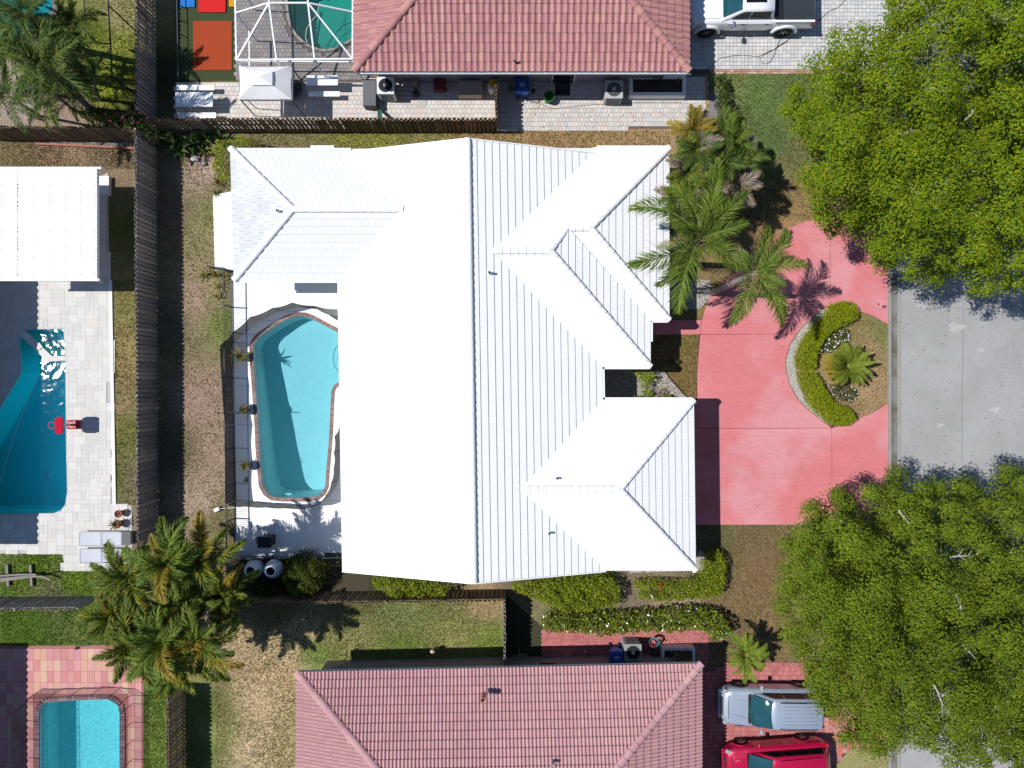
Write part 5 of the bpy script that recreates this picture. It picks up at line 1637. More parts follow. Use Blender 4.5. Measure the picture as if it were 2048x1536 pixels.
# ------------------------------------------------------------------ white deck
SLATE = M('pot_slate', alb(92, 92, 96), rough=.6)
pots_deck = [pot('dark round pot with a yellow green palm behind the aqua pool', 483, 713, .22, .42, SLATE)[1],
             pot('dark round pot with a small leafy plant halfway along the aqua pool', 489, 819, .24, .45, SLATE)[1],
             pot('dark round pot with striped leaves near the narrow pool end', 492, 932, .22, .45, SLATE)[1]]
p = W(533, 1082, .6)
t = thing('barbecue_grill', 'black box shaped grill with round side handle on the shaded deck', 'grill', (p.x, p.y, 0), local=True)
BLK = M('heater_black', (.014, .017, .022), rough=.5)
b = MB(); b.rbox((0, 0, .52), (.56, .46, .8), .03); b.build('body', BLK, t)
b = MB(); b.rbox((.02, .03, .95), (.64, .54, .07), .02); b.build('lid', BLK, t)
b = MB(); b.tube([(-.40, -.1, .8), (-.40, .15, .8)], .02, 6); b.lathe((-.36, .12, .8), [(.09, -.02), (.09, .02)], 12); b.build('handle', BLK, t)
for sx in (-1, 1):
    for sy in (-1, 1):
        b = MB(); b.beam((sx * .22, sy * .18, .05), (sx * .22, sy * .18, .16), .05); b.build('leg', BLK, t)
b = MB(); b.tube([W(437, 826, 1.1), W(470, 825.5, 1.05), W(492, 825, .95)], .022, 6); b.tube([W(437, 826, 1.1), W(434, 826, 1.12)], .05, 6)
b.build('pool_pole', DRK, label='dark pole resting across the black picket fence beside a potted plant', cat='pole')
b = MB()
b.rbox(W(434, 1019, .12), (.30, .20, .14), .05, rz=.4); b.beam(W(441, 1017, .15), W(470, 1015, .6), .02)
b.build('white_bag', M('bag_white', (.72, .74, .78), rough=.6), label='small white bag tied outside the black picket fence', cat='bag')
b = MB(); b.add([W(489, 958, .09), W(486, 963, .07), W(492, 965, .08), W(497, 962, .07), W(493, 952, .10)], [(0, 1, 2, 4), (4, 2, 3)])
b.build('fallen_leaf', M('dry_leaf', alb(170, 160, 96), rough=.8), label='dry yellow palm leaf fallen on the white deck', cat='leaf')

# ledge and two white urns behind the deck
b = MB(); a0, a1 = W(461, 1114, .5), W(648, 1109, .5)
b.beam(a0, a1, .26, .10); b.build('garden_ledge', M('ledge_white', alb(206, 210, 214), rough=.6), label='long white ledge outside the black fence at the shaded deck end', cat='ledge')
for i in range(3):
    pass
URN = M('urn_white', (.70, .74, .78), rough=.45)
for lab, cx, cy, inner in (('white ribbed urn with rust red opening behind the deck', 500, 1143, alb(120, 60, 40)), ('white ribbed urn with dark opening beside the round bush', 540, 1143, (.015, .02, .02))):
    p = W(cx, cy, 1.1)
    t = thing('urn', lab, 'urn', (p.x, p.y, 0), group='white urns behind the deck')
    prof = [(.16, 0), (.30, .14), (.40, .42), (.42, .62), (.37, .88), (.27, 1.04), (.25, 1.1), (.21, 1.1), (.20, 1.02)]
    b = MB(); b.lathe((p.x, p.y, 0), prof, 28); b.build('body', URN, t, smooth=True)
    b = MB(); b.lathe((p.x, p.y, 1.03), [(.001, 0), (.205, .0)][::-1], 18); b.build('mouth', M('urn_mouth_%d' % cx, inner, rough=.9), t)
    b = MB()
    for z, r in ((.34, .375), (.62, .424), (.86, .376)):
        b.tube([(p.x + r * math.cos(a), p.y + r * math.sin(a), z) for a in np.linspace(0, 2 * math.pi, 29)], .008, 4, cap=False)
    b.build('rib', URN, t)

# white stones at the deck corner and bits in the north-west bed
for lab, cx, cy, rx in (('pale boulder beside the dark leaved corner plants', 390, 318, .22), ('smaller white stone next to the pale boulder', 405, 327, .17)):
    b = MB(); bm = bmesh.new(); bmesh.ops.create_icosphere(bm, subdivisions=2, radius=1)
    for v in bm.verts: v.co *= 1 + .18 * math.sin(v.co.x * 5 + cx) * math.cos(v.co.y * 4)
    p = W(cx, cy, .08); bm.verts.index_update()
    b.add([p + Vector((v.co.x * rx, v.co.y * rx * .55, v.co.z * .12)) for v in bm.verts], [[v.index for v in f.verts] for f in bm.faces]); bm.free()
    b.build('boulder', M('stone_white', alb(206, 204, 208), rough=.85, n2=(12, .15)), label=lab, cat='stone')

# ------------------------------------------------------------------ south side yard
t = thing('hose_reel', 'coiled teal and red hose on a reel beside the air conditioner', 'hose reel', W(1310, 1292))
b = MB()
for k in range(3):
    c = W(1309, 1285, .45 + .05 * k)
    b.tube([c + Vector(((.20 + .02 * k) * math.cos(a), (.19 + .015 * k) * math.sin(a), .04 * math.sin(a * 2))) for a in np.linspace(0, 2 * math.pi, 21)], .02, 6, cap=False)
b.build('hose', M('hose_teal', alb(40, 140, 150), rough=.5), t)
b = MB(); b.tube([W(x, y, .62) for x, y in ((1299, 1289), (1304, 1292), (1311, 1289), (1307, 1285))], .022, 6); b.build('red_strap', REDP, t)
b = MB(); b.tube([W(x, y, .4) for x, y in ((1300, 1281), (1312, 1277), (1320, 1281), (1326, 1288))], .03, 6); b.lathe(W(1308, 1300, 0), [(.2, 0), (.2, .35), (.12, .42), (.001, .42)], 14); b.build('drum', DRK, t)
p = W(1172, 1308, .3)
t = thing('detergent_jug', 'pale blue jug with a red cap by the pink tiled house wall', 'jug', (p.x, p.y, 0))
b = MB(); b.lathe((p.x, p.y, 0), [(.12, 0), (.13, .05), (.13, .24), (.06, .32), (.001, .32)], 14, sx=.8); b.build('body', M('jug_blue', alb(150, 180, 190), rough=.5), t)
b = MB(); b.lathe((p.x, p.y + .03, .30), [(.06, 0), (.06, .08), (.001, .08)], 10); b.build('cap', REDP, t)
t = thing('brick_step', 'low brick step with dark joint against the pink tiled house', 'step', W(1110, 1310))
for k in range(3):
    b = MB(); b.box(W(1094 + k * 20, 1313, .08), (.47, .75, .12)); b.build('slab', SP, t)
b = MB(); b.lathe(W(868, 1294, .0), [(.03, 0), (.03, .5), (.10, .52), (.12, .60), (.09, .70), (.001, .73)], 16)
b.build('garden_lamp', M('lamp_cream', alb(224, 206, 178), rough=.4), label='cream globe garden lamp at the shaded edge of the lawn', cat='lamp')
t = thing('valve_stand', 'cluster of white pipe fittings in the shade beside the short fence', 'pipe fittings', W(1040, 1308))
b = MB()
for x, y in ((1030, 1311), (1036, 1310), (1043, 1309), (1051, 1309)): b.lathe(W(x, y, .02), [(.035, 0), (.035, .3), (.05, .3), (.05, .36), (.001, .36)], 8)
b.tube([W(1027, 1312, .3), W(1054, 1309, .3)], .025, 6); b.tube([W(1039, 1311, .3), W(1038, 1296, .3)], .018, 6)
b.build('pipes', PIPE, t)
# courtyard odds and a red kite-like leaf and white sign in the hedge
b = MB(); c0 = W(1321, 1172, .75)
b.add([c0 + Vector(v) for v in ((-.09, .0, 0), (0, .16, .02), (.09, .02, 0), (.01, -.20, .02))], [(3, 2, 1, 0)]); b.beam(c0 + Vector((0, -.2, 0)), c0 + Vector((.02, -.3, -.6)), .015)
b.build('red_pennant', M('pennant_red', alb(226, 70, 60), rough=.6), label='small red pennant stuck in the clipped hedge', cat='flag')
b = MB(); b.box(W(1304, 1194, .62), (.09, .30, .02), .45); b.beam(W(1304, 1194, .0), W(1304, 1194, .6), .02)
b.build('garden_tag', M('tag_white', (.75, .75, .75), rough=.5), label='narrow white plastic stake standing in the clipped hedge', cat='stake')
# black cable on the paver drive
b = MB(); CAB = M('cable_black', (.02, .02, .022), rough=.6)
b.tube([W(x, y, .045) for x, y in ((1412, 142), (1424, 132), (1433, 122), (1442, 116), (1455, 113), (1470, 111), (1490, 111), (1505, 112), (1517, 114), (1526, 108), (1540, 102), (1552, 97), (1562, 90), (1578, 82))], .011, 5)
b.tube([W(x, y, .052) for x, y in ((1566, 66), (1562, 76), (1556, 88), (1551, 102), (1546, 115), (1540, 124), (1531, 128), (1524, 125), (1520, 118), (1526, 110), (1535, 106), (1548, 99), (1556, 92), (1570, 84), (1590, 70))], .011, 5)
b.tube([W(x, y, .045) for x, y in ((1600, 64), (1630, 45), (1645, 35), (1658, 22), (1672, 17), (1682, 10), (1692, -2))], .014, 5)
b.build('cable', CAB, label='black cable looped over the pale paver driveway behind the truck', cat='cable')
# ------------------------------------------------------------------ foliage
def leaf_arrays(C, Nrm, L, Wd, rng, fold=0.0):
    """C centres, Nrm facing directions (n,3): one pointed leaf (two triangles) each"""
    n = len(C)
    Nrm = Nrm / np.linalg.norm(Nrm, axis=1, keepdims=True)
    r = rng.normal(size=(n, 3))
    T = np.cross(Nrm, r); T /= np.linalg.norm(T, axis=1, keepdims=True) + 1e-9
    B = np.cross(Nrm, T)
    l = (L * rng.uniform(.65, 1.3, n))[:, None]
    w = (Wd * rng.uniform(.7, 1.25, n))[:, None]
    v = np.stack([C - T * l * .5, C + B * w * .5 + T * l * .05 + Nrm * fold * w, C + T * l * .5, C - B * w * .5 + T * l * .05 + Nrm * fold * w], 1)
    return v.reshape(-1, 3)

def leaf_mesh(name, V4, mats, off):
    n = len(V4) // 4
    me = bpy.data.meshes.new(name)
    me.vertices.add(n * 4); me.loops.add(n * 4); me.polygons.add(n)
    me.vertices.foreach_set('co', (V4 - np.array(off)).astype(np.float32).ravel())
    me.loops.foreach_set('vertex_index', np.arange(n * 4, dtype=np.int32))
    me.polygons.foreach_set('loop_start', np.arange(0, n * 4, 4, dtype=np.int32))
    me.materials.append(mats)
    me.update(); me.validate()
    return me

def poly_dist(P, poly):
    """distance of points (n,2) to the outline"""
    d = np.full(len(P), 1e9)
    for i in range(len(poly)):
        a, c = np.array(poly[i], float), np.array(poly[(i + 1) % len(poly)], float)
        e = c - a
        t = np.clip(((P - a) @ e) / (e @ e), 0, 1)
        d = np.minimum(d, np.linalg.norm(P - (a + t[:, None] * e), axis=1))
    return d

def in_poly_np(P, poly):
    x, y = P[:, 0], P[:, 1]
    c = np.zeros(len(P), bool)
    j = len(poly) - 1
    for i in range(len(poly)):
        xi, yi = poly[i]; xj, yj = poly[j]
        with np.errstate(divide='ignore', invalid='ignore'):
            c ^= ((yi > y) != (yj > y)) & (x < (xj - xi) * (y - yi) / ((yj - yi) if yj != yi else 1e-9) + xi)
        j = i
    return c

def sample_poly(poly, n, rng):
    q = np.array(poly, float)
    lo, hi = q.min(0), q.max(0)
    out = []
    while sum(len(o) for o in out) < n:
        P = rng.uniform(lo, hi, (n * 2, 2))
        out.append(P[in_poly_np(P, poly)])
    return np.concatenate(out)[:n]

def spread_poly(poly, rad, rng, tries=30):
    """roughly even scatter: no two closer than rad"""
    q = np.array(poly, float)
    A = abs(sum(poly[i][0] * poly[(i + 1) % len(poly)][1] - poly[(i + 1) % len(poly)][0] * poly[i][1] for i in range(len(poly)))) / 2
    cand = sample_poly(poly, int(A / (rad * rad) * 6) + 10, rng)
    grid = {}
    keep = []
    for p in cand:
        g = (int(p[0] // rad), int(p[1] // rad))
        ok = True
        for i in (-1, 0, 1):
            for j in (-1, 0, 1):
                for k in grid.get((g[0] + i, g[1] + j), ()):
                    if (k[0] - p[0]) ** 2 + (k[1] - p[1]) ** 2 < rad * rad: ok = False
        if ok:
            grid.setdefault(g, []).append(p); keep.append(p)
    return np.array(keep)

def px_world(P, z):
    k = (H - z) / H / PPM
    return np.stack([(P[:, 0] - 1024) * k, (768 - P[:, 1]) * k, z], 1)

BARK = M('grey_bark', alb(150, 138, 126), rough=.9, n2=(9, .3), bump=(12, .6, .02))
PALEBARK = M('dead_twig', alb(206, 200, 192), rough=.9, n2=(12, .2))
OAK1 = leafmat('oak_leaf', [(.160, .230, .009), (.200, .262, .010), (.120, .192, .011), (.23, .262, .009), (.155, .228, .013), (.095, .160, .012)], n=(.5, .34), trans=.28, rough=.75, spec=.06)
OAK2 = leafmat('olive_leaf', [(.130, .184, .014), (.152, .204, .016), (.104, .160, .015), (.172, .216, .015), (.086, .134, .015), (.138, .194, .012)], n=(.45, .32), trans=.28, rough=.75, spec=.06)

def big_tree(label, poly, base, z_edge, z_top, mat, seed, edge_px=150.0, rad_px=31.0, leaves=560, leaf=(.115, .066), group='street trees with broad leafy crowns', lumps=1.0, holes=()):
    rng = np.random.default_rng(seed)
    bx = W(*base)
    t = thing('tree', label, 'tree', bx, group=group)
    P = spread_poly(poly, rad_px, rng)
    d = poly_dist(P, poly)
    s = np.clip(d / edge_px, 0, 1)
    big = np.sin(P[:, 0] / 47. + seed) * np.sin(P[:, 1] / 39. + seed * 2) + .7 * np.sin(P[:, 0] / 23. + P[:, 1] / 31.)
    z = z_edge + (z_top - z_edge) * np.sqrt(1 - (1 - s) ** 2) + big * .40 * lumps + rng.normal(0, .30, len(P))
    K = spread_poly(poly, 62, rng)
    def crevice(Q):
        D = np.sort(np.linalg.norm(Q[:, None, :] - K[None], axis=2), axis=1)
        return np.clip((D[:, 1] - D[:, 0]) / 34.0, 0, 1), np.argmin(np.linalg.norm(Q[:, None, :] - K[None], axis=2), axis=1)
    lift = rng.normal(0, .55, len(K))
    cv, ki = crevice(P)
    z += 1.25 * np.sqrt(cv) - .75 + lift[ki]
    for hx, hy, hr in holes:
        z -= 3.0 * np.exp(-((P[:, 0] - hx) ** 2 + (P[:, 1] - hy) ** 2) / hr ** 2)
    keep = ~((cv < .16) & (rng.random(len(P)) < .7) & (s > .25))
    P, z, s = P[keep], z[keep], s[keep]
    C = px_world(P, z)
    r = rng.uniform(.42, .78, len(P)) * (.85 + .30 * s)
    # lower tiers fill the depth of the crown
    P2 = spread_poly(poly, rad_px * .95, rng)
    s2 = np.clip(poly_dist(P2, poly) / edge_px, 0, 1)
    k2 = s2 > .05; P2 = P2[k2]; s2 = s2[k2]
    z2 = z_edge - .3 + (z_top - z_edge) * np.sqrt(1 - (1 - s2) ** 2) * .80 - rng.uniform(.3, 1.1, len(P2))
    cv2, ki2 = crevice(P2)
    z2 += .9 * np.sqrt(cv2) - .9 + lift[ki2] * .7
    C2 = px_world(P2, z2)
    C = np.concatenate([C, C2]); r = np.concatenate([r, rng.uniform(.7, 1.0, len(P2))])
    allC, allN = [], []
    for i in range(len(C)):
        n = int(leaves * (r[i] / .8) ** 2 * (1.0 if i < len(P) else .6)) + 20
        u = rng.normal(size=(n, 3)); u /= np.linalg.norm(u, axis=1, keepdims=True)
        u[:, 2] = np.abs(u[:, 2]) * rng.choice([1, 1, 1, 1, -1], n)
        rr = r[i] * rng.uniform(.45, 1.08, n)[:, None]
        # sprays: leaves gather along short twigs
        tw = rng.normal(size=(max(4, n // 14), 3)); tw /= np.linalg.norm(tw, axis=1, keepdims=True); tw[:, 2] = np.abs(tw[:, 2])
        pick = tw[rng.integers(0, len(tw), n)]
        u = u * .62 + pick * .75; u /= np.linalg.norm(u, axis=1, keepdims=True)
        allC.append(C[i] + u * rr * np.array([1, 1, .72]))
        allN.append(u * .95 + np.array([0, 0, .45]) + rng.normal(size=(n, 3)) * .38)
    V4 = leaf_arrays(np.concatenate(allC), np.concatenate(allN), leaf[0], leaf[1], rng, .2)
    link('crown', leaf_mesh('crown', V4, mat, OFF[t.name]), t)
    # trunk, limbs up to the clumps
    ctr = np.array(px_world(np.array([[sum(p[0] for p in poly) / len(poly), sum(p[1] for p in poly) / len(poly)]]), np.array([z_top - 2.5]))[0])
    b = MB()
    fork = Vector(bx) + Vector((0, 0, 2.1))
    b.tube([Vector(bx) - Vector((0, 0, .2)), Vector(bx) + Vector((.02, .03, .6)), Vector(bx) + Vector((-.03, .05, 1.4)), fork], [.34, .26, .22, .21], 10)
    b.build('trunk', BARK, t, smooth=True)
    b = MB()
    idx = rng.choice(len(P), min(46, len(P)), replace=False)
    for k, i in enumerate(idx):
        e = Vector(C[i]) - Vector((0, 0, .25))
        m = fork.lerp(e, .5) + Vector((rng.normal(0, .25), rng.normal(0, .25), .35))
        q = fork.lerp(e, .8) + Vector((rng.normal(0, .2), rng.normal(0, .2), .25))
        b.tube([fork - Vector((0, 0, .15)), fork.lerp(m, .5) + Vector((0, 0, .1)), m, q, e], [.10, .07, .05, .03, .012], 5, cap=False)
    b.build('limbs', BARK, t)
    return t, P, C, s

def bare_twig(tree, px, py, z, ang, ln, rng):
    b = MB()
    o = W(px, py, z)
    d = Vector((math.cos(ang), math.sin(ang), .12))
    path = [o]
    for k in range(5):
        d = (d + Vector((rng.normal(0, .22), rng.normal(0, .22), rng.normal(0, .10)))).normalized()
        path.append(path[-1] + d * ln / 5)
    b.tube(path, [.035, .028, .022, .016, .012, .006], 5)
    for k in (1, 2, 3, 4):
        for s in (-1, 1):
            if rng.random() < .35: continue
            e = (d + Vector((-d.y, d.x, 0)) * s * rng.uniform(.5, 1.2)).normalized()
            q = path[k] + e * ln * rng.uniform(.12, .28)
            b.tube([path[k], path[k].lerp(q, .5) + Vector((0, 0, .03)), q], [.016, .011, .005], 4)
    b.build('bare_branch', PALEBARK, tree)

TREE_A = [(1640, 30), (1700, 5), (1770, -40), (1960, -60), (1990, 40), (1960, 130), (1925, 230), (1960, 330), (1960, 470), (1975, 560), (1960, 590), (1935, 585), (1925, 545), (1905, 540), (1888, 560), (1868, 575), (1850, 578), (1836, 572), (1825, 545),
          (1800, 532), (1768, 532), (1752, 520), (1750, 480), (1722, 478), (1690, 465), (1650, 455), (1632, 440), (1605, 400), (1612, 350), (1604, 330), (1600, 290), (1572, 240), (1560, 210), (1576, 185), (1612, 165), (1605, 130), (1620, 105), (1650, 105), (1650, 80), (1690, 75), (1725, 45), (1745, 40)]
TREE_A = [(1776, 5), (1800, -20), (1840, -50), (1980, -60), (2030, 30), (2020, 110), (1990, 165), (1985, 215), (2010, 260), (2020, 330), (2010, 420), (2015, 500), (2020, 560), (1995, 592), (1975, 600), (1962, 588), (1945, 570), (1928, 578), (1918, 560), (1905, 545), (1895, 552), (1880, 562), (1868, 556), (1862, 570), (1840, 575), (1825, 560),
          (1812, 540), (1790, 534), (1765, 532), (1750, 525), (1745, 495), (1728, 478), (1700, 470), (1672, 472), (1650, 458), (1632, 440), (1612, 425), (1608, 395), (1620, 370), (1612, 345), (1640, 320), (1622, 300), (1600, 282), (1588, 250), (1562, 215), (1575, 190), (1605, 170), (1622, 150), (1606, 125), (1618, 105), (1650, 112), (1652, 82), (1675, 78), (1702, 70), (1712, 55), (1735, 38), (1758, 42), (1772, 50), (1790, 30)]
TREE_B = [(2000, -60), (2130, -60), (2260, 60), (2290, 260), (2240, 450), (2130, 560), (2060, 590), (2030, 560), (2015, 500), (1990, 470), (1975, 400), (1980, 320), (1970, 260), (1960, 200), (1975, 140), (1980, 40)]
TREE_C = [(1620, 1005), (1650, 1000), (1668, 985), (1690, 990), (1705, 1000), (1720, 985), (1738, 978), (1752, 985), (1770, 960), (1785, 950), (1800, 958), (1812, 972), (1838, 968), (1858, 962), (1870, 968), (1885, 985), (1900, 970), (1915, 955), (1925, 965), (1932, 985), (1948, 990), (1965, 985), (1972, 1000), (1985, 985), (1980, 962), (2005, 948), (2030, 940), (2060, 930), (2140, 960), (2200, 1060), (2210, 1200), (2200, 1420), (2100, 1500),
          (2040, 1512), (1985, 1525), (1930, 1530), (1890, 1515), (1850, 1495), (1815, 1482), (1795, 1495), (1770, 1500), (1740, 1505), (1722, 1485), (1695, 1490), (1680, 1470), (1668, 1440), (1650, 1415), (1622, 1390), (1612, 1360), (1616, 1330), (1608, 1310), (1588, 1290), (1582, 1265), (1565, 1240), (1556, 1200), (1545, 1170), (1546, 1140), (1556, 1110), (1568, 1090), (1590, 1070), (1600, 1045), (1580, 1020)]
TREE_D = [(2030, 1480), (2040, 1440), (2060, 1410), (2150, 1380), (2260, 1420), (2280, 1560), (2200, 1640), (2080, 1640), (2040, 1600), (2040, 1560)]
ta, Pa, Ca, sa = big_tree('bright green broad tree overhanging the pale paver driveway and pink drive', TREE_A, (1735, 400), 4.4, 8.6, OAK1, 3, holes=((1770, 220, 14), (1640, 200, 14), (1850, 340, 13), (1870, 135, 12), (1925, 200, 16), (1940, 250, 14)))
tb, Pb, Cb, sb = big_tree('tall green tree over the street beyond the bright green one', TREE_B, (1960, 330), 6.0, 10.5, OAK1, 5, leaves=520)
tc, Pc, Cc, sc_ = big_tree('darker olive green tree shading the street below the pink drive', TREE_C, (1745, 1180), 3.9, 8.4, OAK2, 8, leaves=760, leaf=(.115, .06), lumps=.9, holes=((1870, 1225, 14), (1990, 1240, 12), (1840, 1290, 11), (1720, 1160, 11)))
td, Pd, Cd, sd = big_tree('grey green tree crown over the street at the lower end', TREE_D, (1960, 1440), 5.5, 9.5, OAK2, 13, leaves=640)
rr = np.random.default_rng(4)
for px, py, a, l in ((1872, 130, .4, 1.6), (1848, 178, 0.05, 1.9), (1850, 320, -1.0, 1.4), (1818, 365, -1.2, .9), (1800, 268, .2, 1.0), (1930, 240, .8, .6), (1945, 628 - 200, .3, .7), (1855, 318, -.1, 1.2)):
    bare_twig(ta, px, py, 8.0, a, l * .8, rr)
for px, py, a, l in ((1900, 1115, .35, 1.9), (1905, 1170, -1.2, 1.2), (1798, 1020, -1.3, .7), (1748, 1208, .8, .5), (1925, 1290, -.9, .9), (1868, 1370, -1.0, 1.3), (1880, 1395, 1.2, .8), (1862, 1085, .9, .4), (2010, 1115, .6, .6), (1980, 1400, -1.1, .6)):
    bare_twig(tc, px, py, 8.1, a, l * .8, rr)

# ------------------------------------------------------------------ palms
def frond_mesh(name, L, e0, droop, leaf, wid, n, mats, rng, vdroop=.5, curl=0.0, fan=False, thick=.022):
    b = MB()
    m = 12
    P, T = [Vector((0, 0, 0))], []
    for i in range(m):
        t = (i + .5) / m
        th = e0 - droop * t ** 1.3
        ph = curl * t * t
        d = Vector((math.cos(th) * math.cos(ph), math.cos(th) * math.sin(ph), math.sin(th)))
        T.append(d); P.append(P[-1] + d * L / m)
    T.append(T[-1])
    b.tube(P, [thick * (1 - .85 * i / m) for i in range(m + 1)], 4, mi=1, cap=False)
    for i in range(n):
        t = .10 + .90 * (i + .5) / n
        f = t * m; k = min(m - 1, int(f)); fr = f - k
        p = P[k].lerp(P[k + 1], fr); d = T[k]
        side = d.cross(Vector((0, 0, 1))).normalized()
        up = side.cross(d)
        prof = (math.sin(math.pi * min(1, .12 + .88 * t)) ** .55) * (1 - .25 * t) + .12
        ll = leaf * prof * rng.uniform(.82, 1.12)
        for s in (-1, 1):
            a = .95 - .62 * t + rng.normal(0, .10)
            dirv = (d * math.cos(a) + side * s * math.sin(a) + up * (.28 + rng.normal(0, .12))).normalized()
            q1 = p + dirv * ll * .5
            d2 = (dirv - Vector((0, 0, vdroop * rng.uniform(.6, 1.4)))).normalized()
            q2 = q1 + d2 * ll * .5
            w = up.cross(dirv).normalized() * wid * .5
            if w.length < 1e-6: w = d * wid * .5
            bb = len(b.v)
            b.add([p - w * .5, p + w * .5, q1 + w, q1 - w, q2], [(0, 1, 2, 3), (3, 2, 4)], 0)
    return b.mesh(name, mats)

def palm(label, base, top, z, specs, mats, mesh_kw, seed, trunk=(.16, .12), trunk_mat=None, cat='palm', name='palm_tree', group=None, dead=None, variants=5, stray=None):
    """specs: list of (azimuth deg, length scale, extra tilt deg)"""
    rng = np.random.default_rng(seed)
    B, T = W(*base), W(*top, z)
    t = thing(name, label, cat, B, group=group)
    if trunk:
        b = MB()
        mid = B.lerp(T, .5) + Vector((0, 0, .1))
        path = [B.lerp(T, k / 12) + Vector((0, 0, 0)) for k in range(13)]
        rs = [(trunk[0] + (trunk[1] - trunk[0]) * k / 12) * (1 + .06 * (k % 2)) for k in range(13)]
        path[0] = path[0] - Vector((0, 0, .1))
        b.tube(path, rs, 10)
        b.build('trunk', trunk_mat or PALMBARK, t)
    meshes = [frond_mesh('frond', mats=mats, rng=rng, **{**mesh_kw, 'droop': mesh_kw['droop'] * rng.uniform(.75, 1.25), 'curl': rng.normal(0, .25)}) for _ in range(variants)]
    if stray: smesh = frond_mesh('frond', mats=[stray, RACH], rng=rng, **mesh_kw)
    for i, (az, ls, tilt) in enumerate(specs):
        m = Matrix.Translation(T) @ Euler((0, 0, math.radians(az))).to_matrix().to_4x4() @ Euler((rng.normal(0, .2), -math.radians(tilt), 0)).to_matrix().to_4x4() @ Matrix.Scale(ls, 4)
        piece('frond', meshes[i % variants] if not (stray and rng.random() < .08) else smesh, t, m)
    if dead:
        dm = frond_mesh('dead_frond', mats=[dead, PALMBARK], rng=rng, **{**mesh_kw, 'n': mesh_kw['n'] // 2, 'vdroop': 1.1})
        for k in range(4):
            m = Matrix.Translation(T - Vector((0, 0, .15))) @ Euler((0, 0, rng.uniform(0, 6.28))).to_matrix().to_4x4() @ Euler((0, math.radians(35), 0)).to_matrix().to_4x4() @ Matrix.Scale(.7, 4)
            o = piece('dead_frond', dm, t, m)
    return t

PALMBARK = M('palm_bark', alb(168, 158, 148), rough=.9, n2=(10, .3), bump=(14, .6, .02), stretch=(1, 1, 5))
RACH = M('frond_rib', (.20, .24, .06), rough=.6)
PGREEN = leafmat('palm_leaf', [(.085, .140, .016), (.105, .162, .018), (.066, .112, .016), (.125, .175, .020), (.16, .20, .026)], n=(1.2, .25), trans=.22)
PDARK = leafmat('dark_palm_leaf', [(.050, .092, .018), (.064, .110, .018), (.040, .075, .018), (.085, .130, .020), (.12, .15, .022)], n=(1.2, .3), trans=.2)
PYEL = leafmat('golden_palm_leaf', [(.080, .120, .015), (.115, .160, .015), (.150, .185, .014), (.062, .098, .016), (.23, .20, .015), (.055, .090, .018)], n=(1.6, .35), trans=.22)
PDEAD = leafmat('dead_palm_leaf', [(.26, .23, .20), (.20, .17, .14), (.30, .27, .24), (.22, .13, .06)], n=(1.5, .2), trans=.15)
PORNG = leafmat('orange_palm_leaf', [(.30, .21, .02), (.25, .20, .02), (.20, .18, .02), (.27, .17, .03)], n=(1.5, .2), trans=.2)
QUEEN = dict(L=2.7, e0=.70, droop=1.35, leaf=.80, wid=.029, n=78, vdroop=.75)
def ring(n, seed, l0=.8, l1=1.1, t0=-15, t1=20, a0=0):
    rng = np.random.default_rng(seed)
    return [(a0 + 360 * k / n + rng.uniform(-14, 14), rng.uniform(l0, l1), rng.uniform(t0, t1)) for k in range(n)]

palm('tall feathery palm whose fronds reach over the white front roof', (1352, 528), (1400, 478), 5.4,
     [(152, 1.28, 0), (198, 1.26, 0), (226, 1.05, -5), (250, 1.28, -5), (53, .98, 5), (116, 1.0, 8), (80, 1.05, 8), (-37, 1.05, 0), (12, .8, 25), (176, .75, 30), (300, .8, 15), (95, .6, 40)],
     [PGREEN, RACH], QUEEN, 21, dead=PDEAD)
palm('feathery palm leaning over the pink drive on a pale slanting trunk', (1424, 586), (1508, 546), 5.8,
     [(83, .95, 0), (43, 1.10, 0), (11, 1.02, 0), (-54, 1.10, -5), (-71, 1.16, -5), (-108, 1.10, -8), (25, .65, 30), (-20, .65, 15), (130, .6, 20)],
     [PGREEN, RACH], dict(QUEEN, L=2.15, leaf=.68, n=66), 22, trunk=(.15, .11), dead=PDEAD)
FANK = dict(L=1.25, e0=.75, droop=1.5, leaf=.44, wid=.026, n=56, vdroop=.6)
fan_c = [((1395, 300), 3.4), ((1440, 330), 3.2), ((1370, 345), 3.0), ((1420, 375), 3.3), ((1465, 290), 2.9), ((1385, 265), 3.0), ((1440, 268), 3.0), ((1355, 395), 2.6), ((1472, 375), 2.8), ((1395, 415), 2.8), ((1480, 330), 2.6)]
shy = ['nearest the pale side pavers', 'second along from the brown spiked one', 'touching the white roof edge', 'in the middle of the shaggy clump', 'facing the front lawn', 'whose tips point at the planter', 'with upright brown spikes', 'beside the white hip ridge', 'over the dark shadow on the lawn', 'just behind the tall feathery palm', 'at the lawn side of the shaggy clump']
for k, (c, z) in enumerate(fan_c):
    z += .9
    k0 = (H - z) / H
    base = (1024 + (c[0] - 1024) * k0 + 8, 768 + (c[1] - 768) * k0)
    mt = [PDARK, PDARK, PYEL, PGREEN, PGREEN, PORNG, PDARK, PYEL, PDEAD, PDARK, PDARK][k]
    palm('short shaggy palm ' + shy[k], base, c, z, ring(15, 40 + k, .65, 1.15, -25, 40), [mt, RACH], FANK, 60 + k, trunk=(.10, .09), dead=PDEAD, stray=PDEAD, group='shaggy palms beside the front lawn', variants=3)

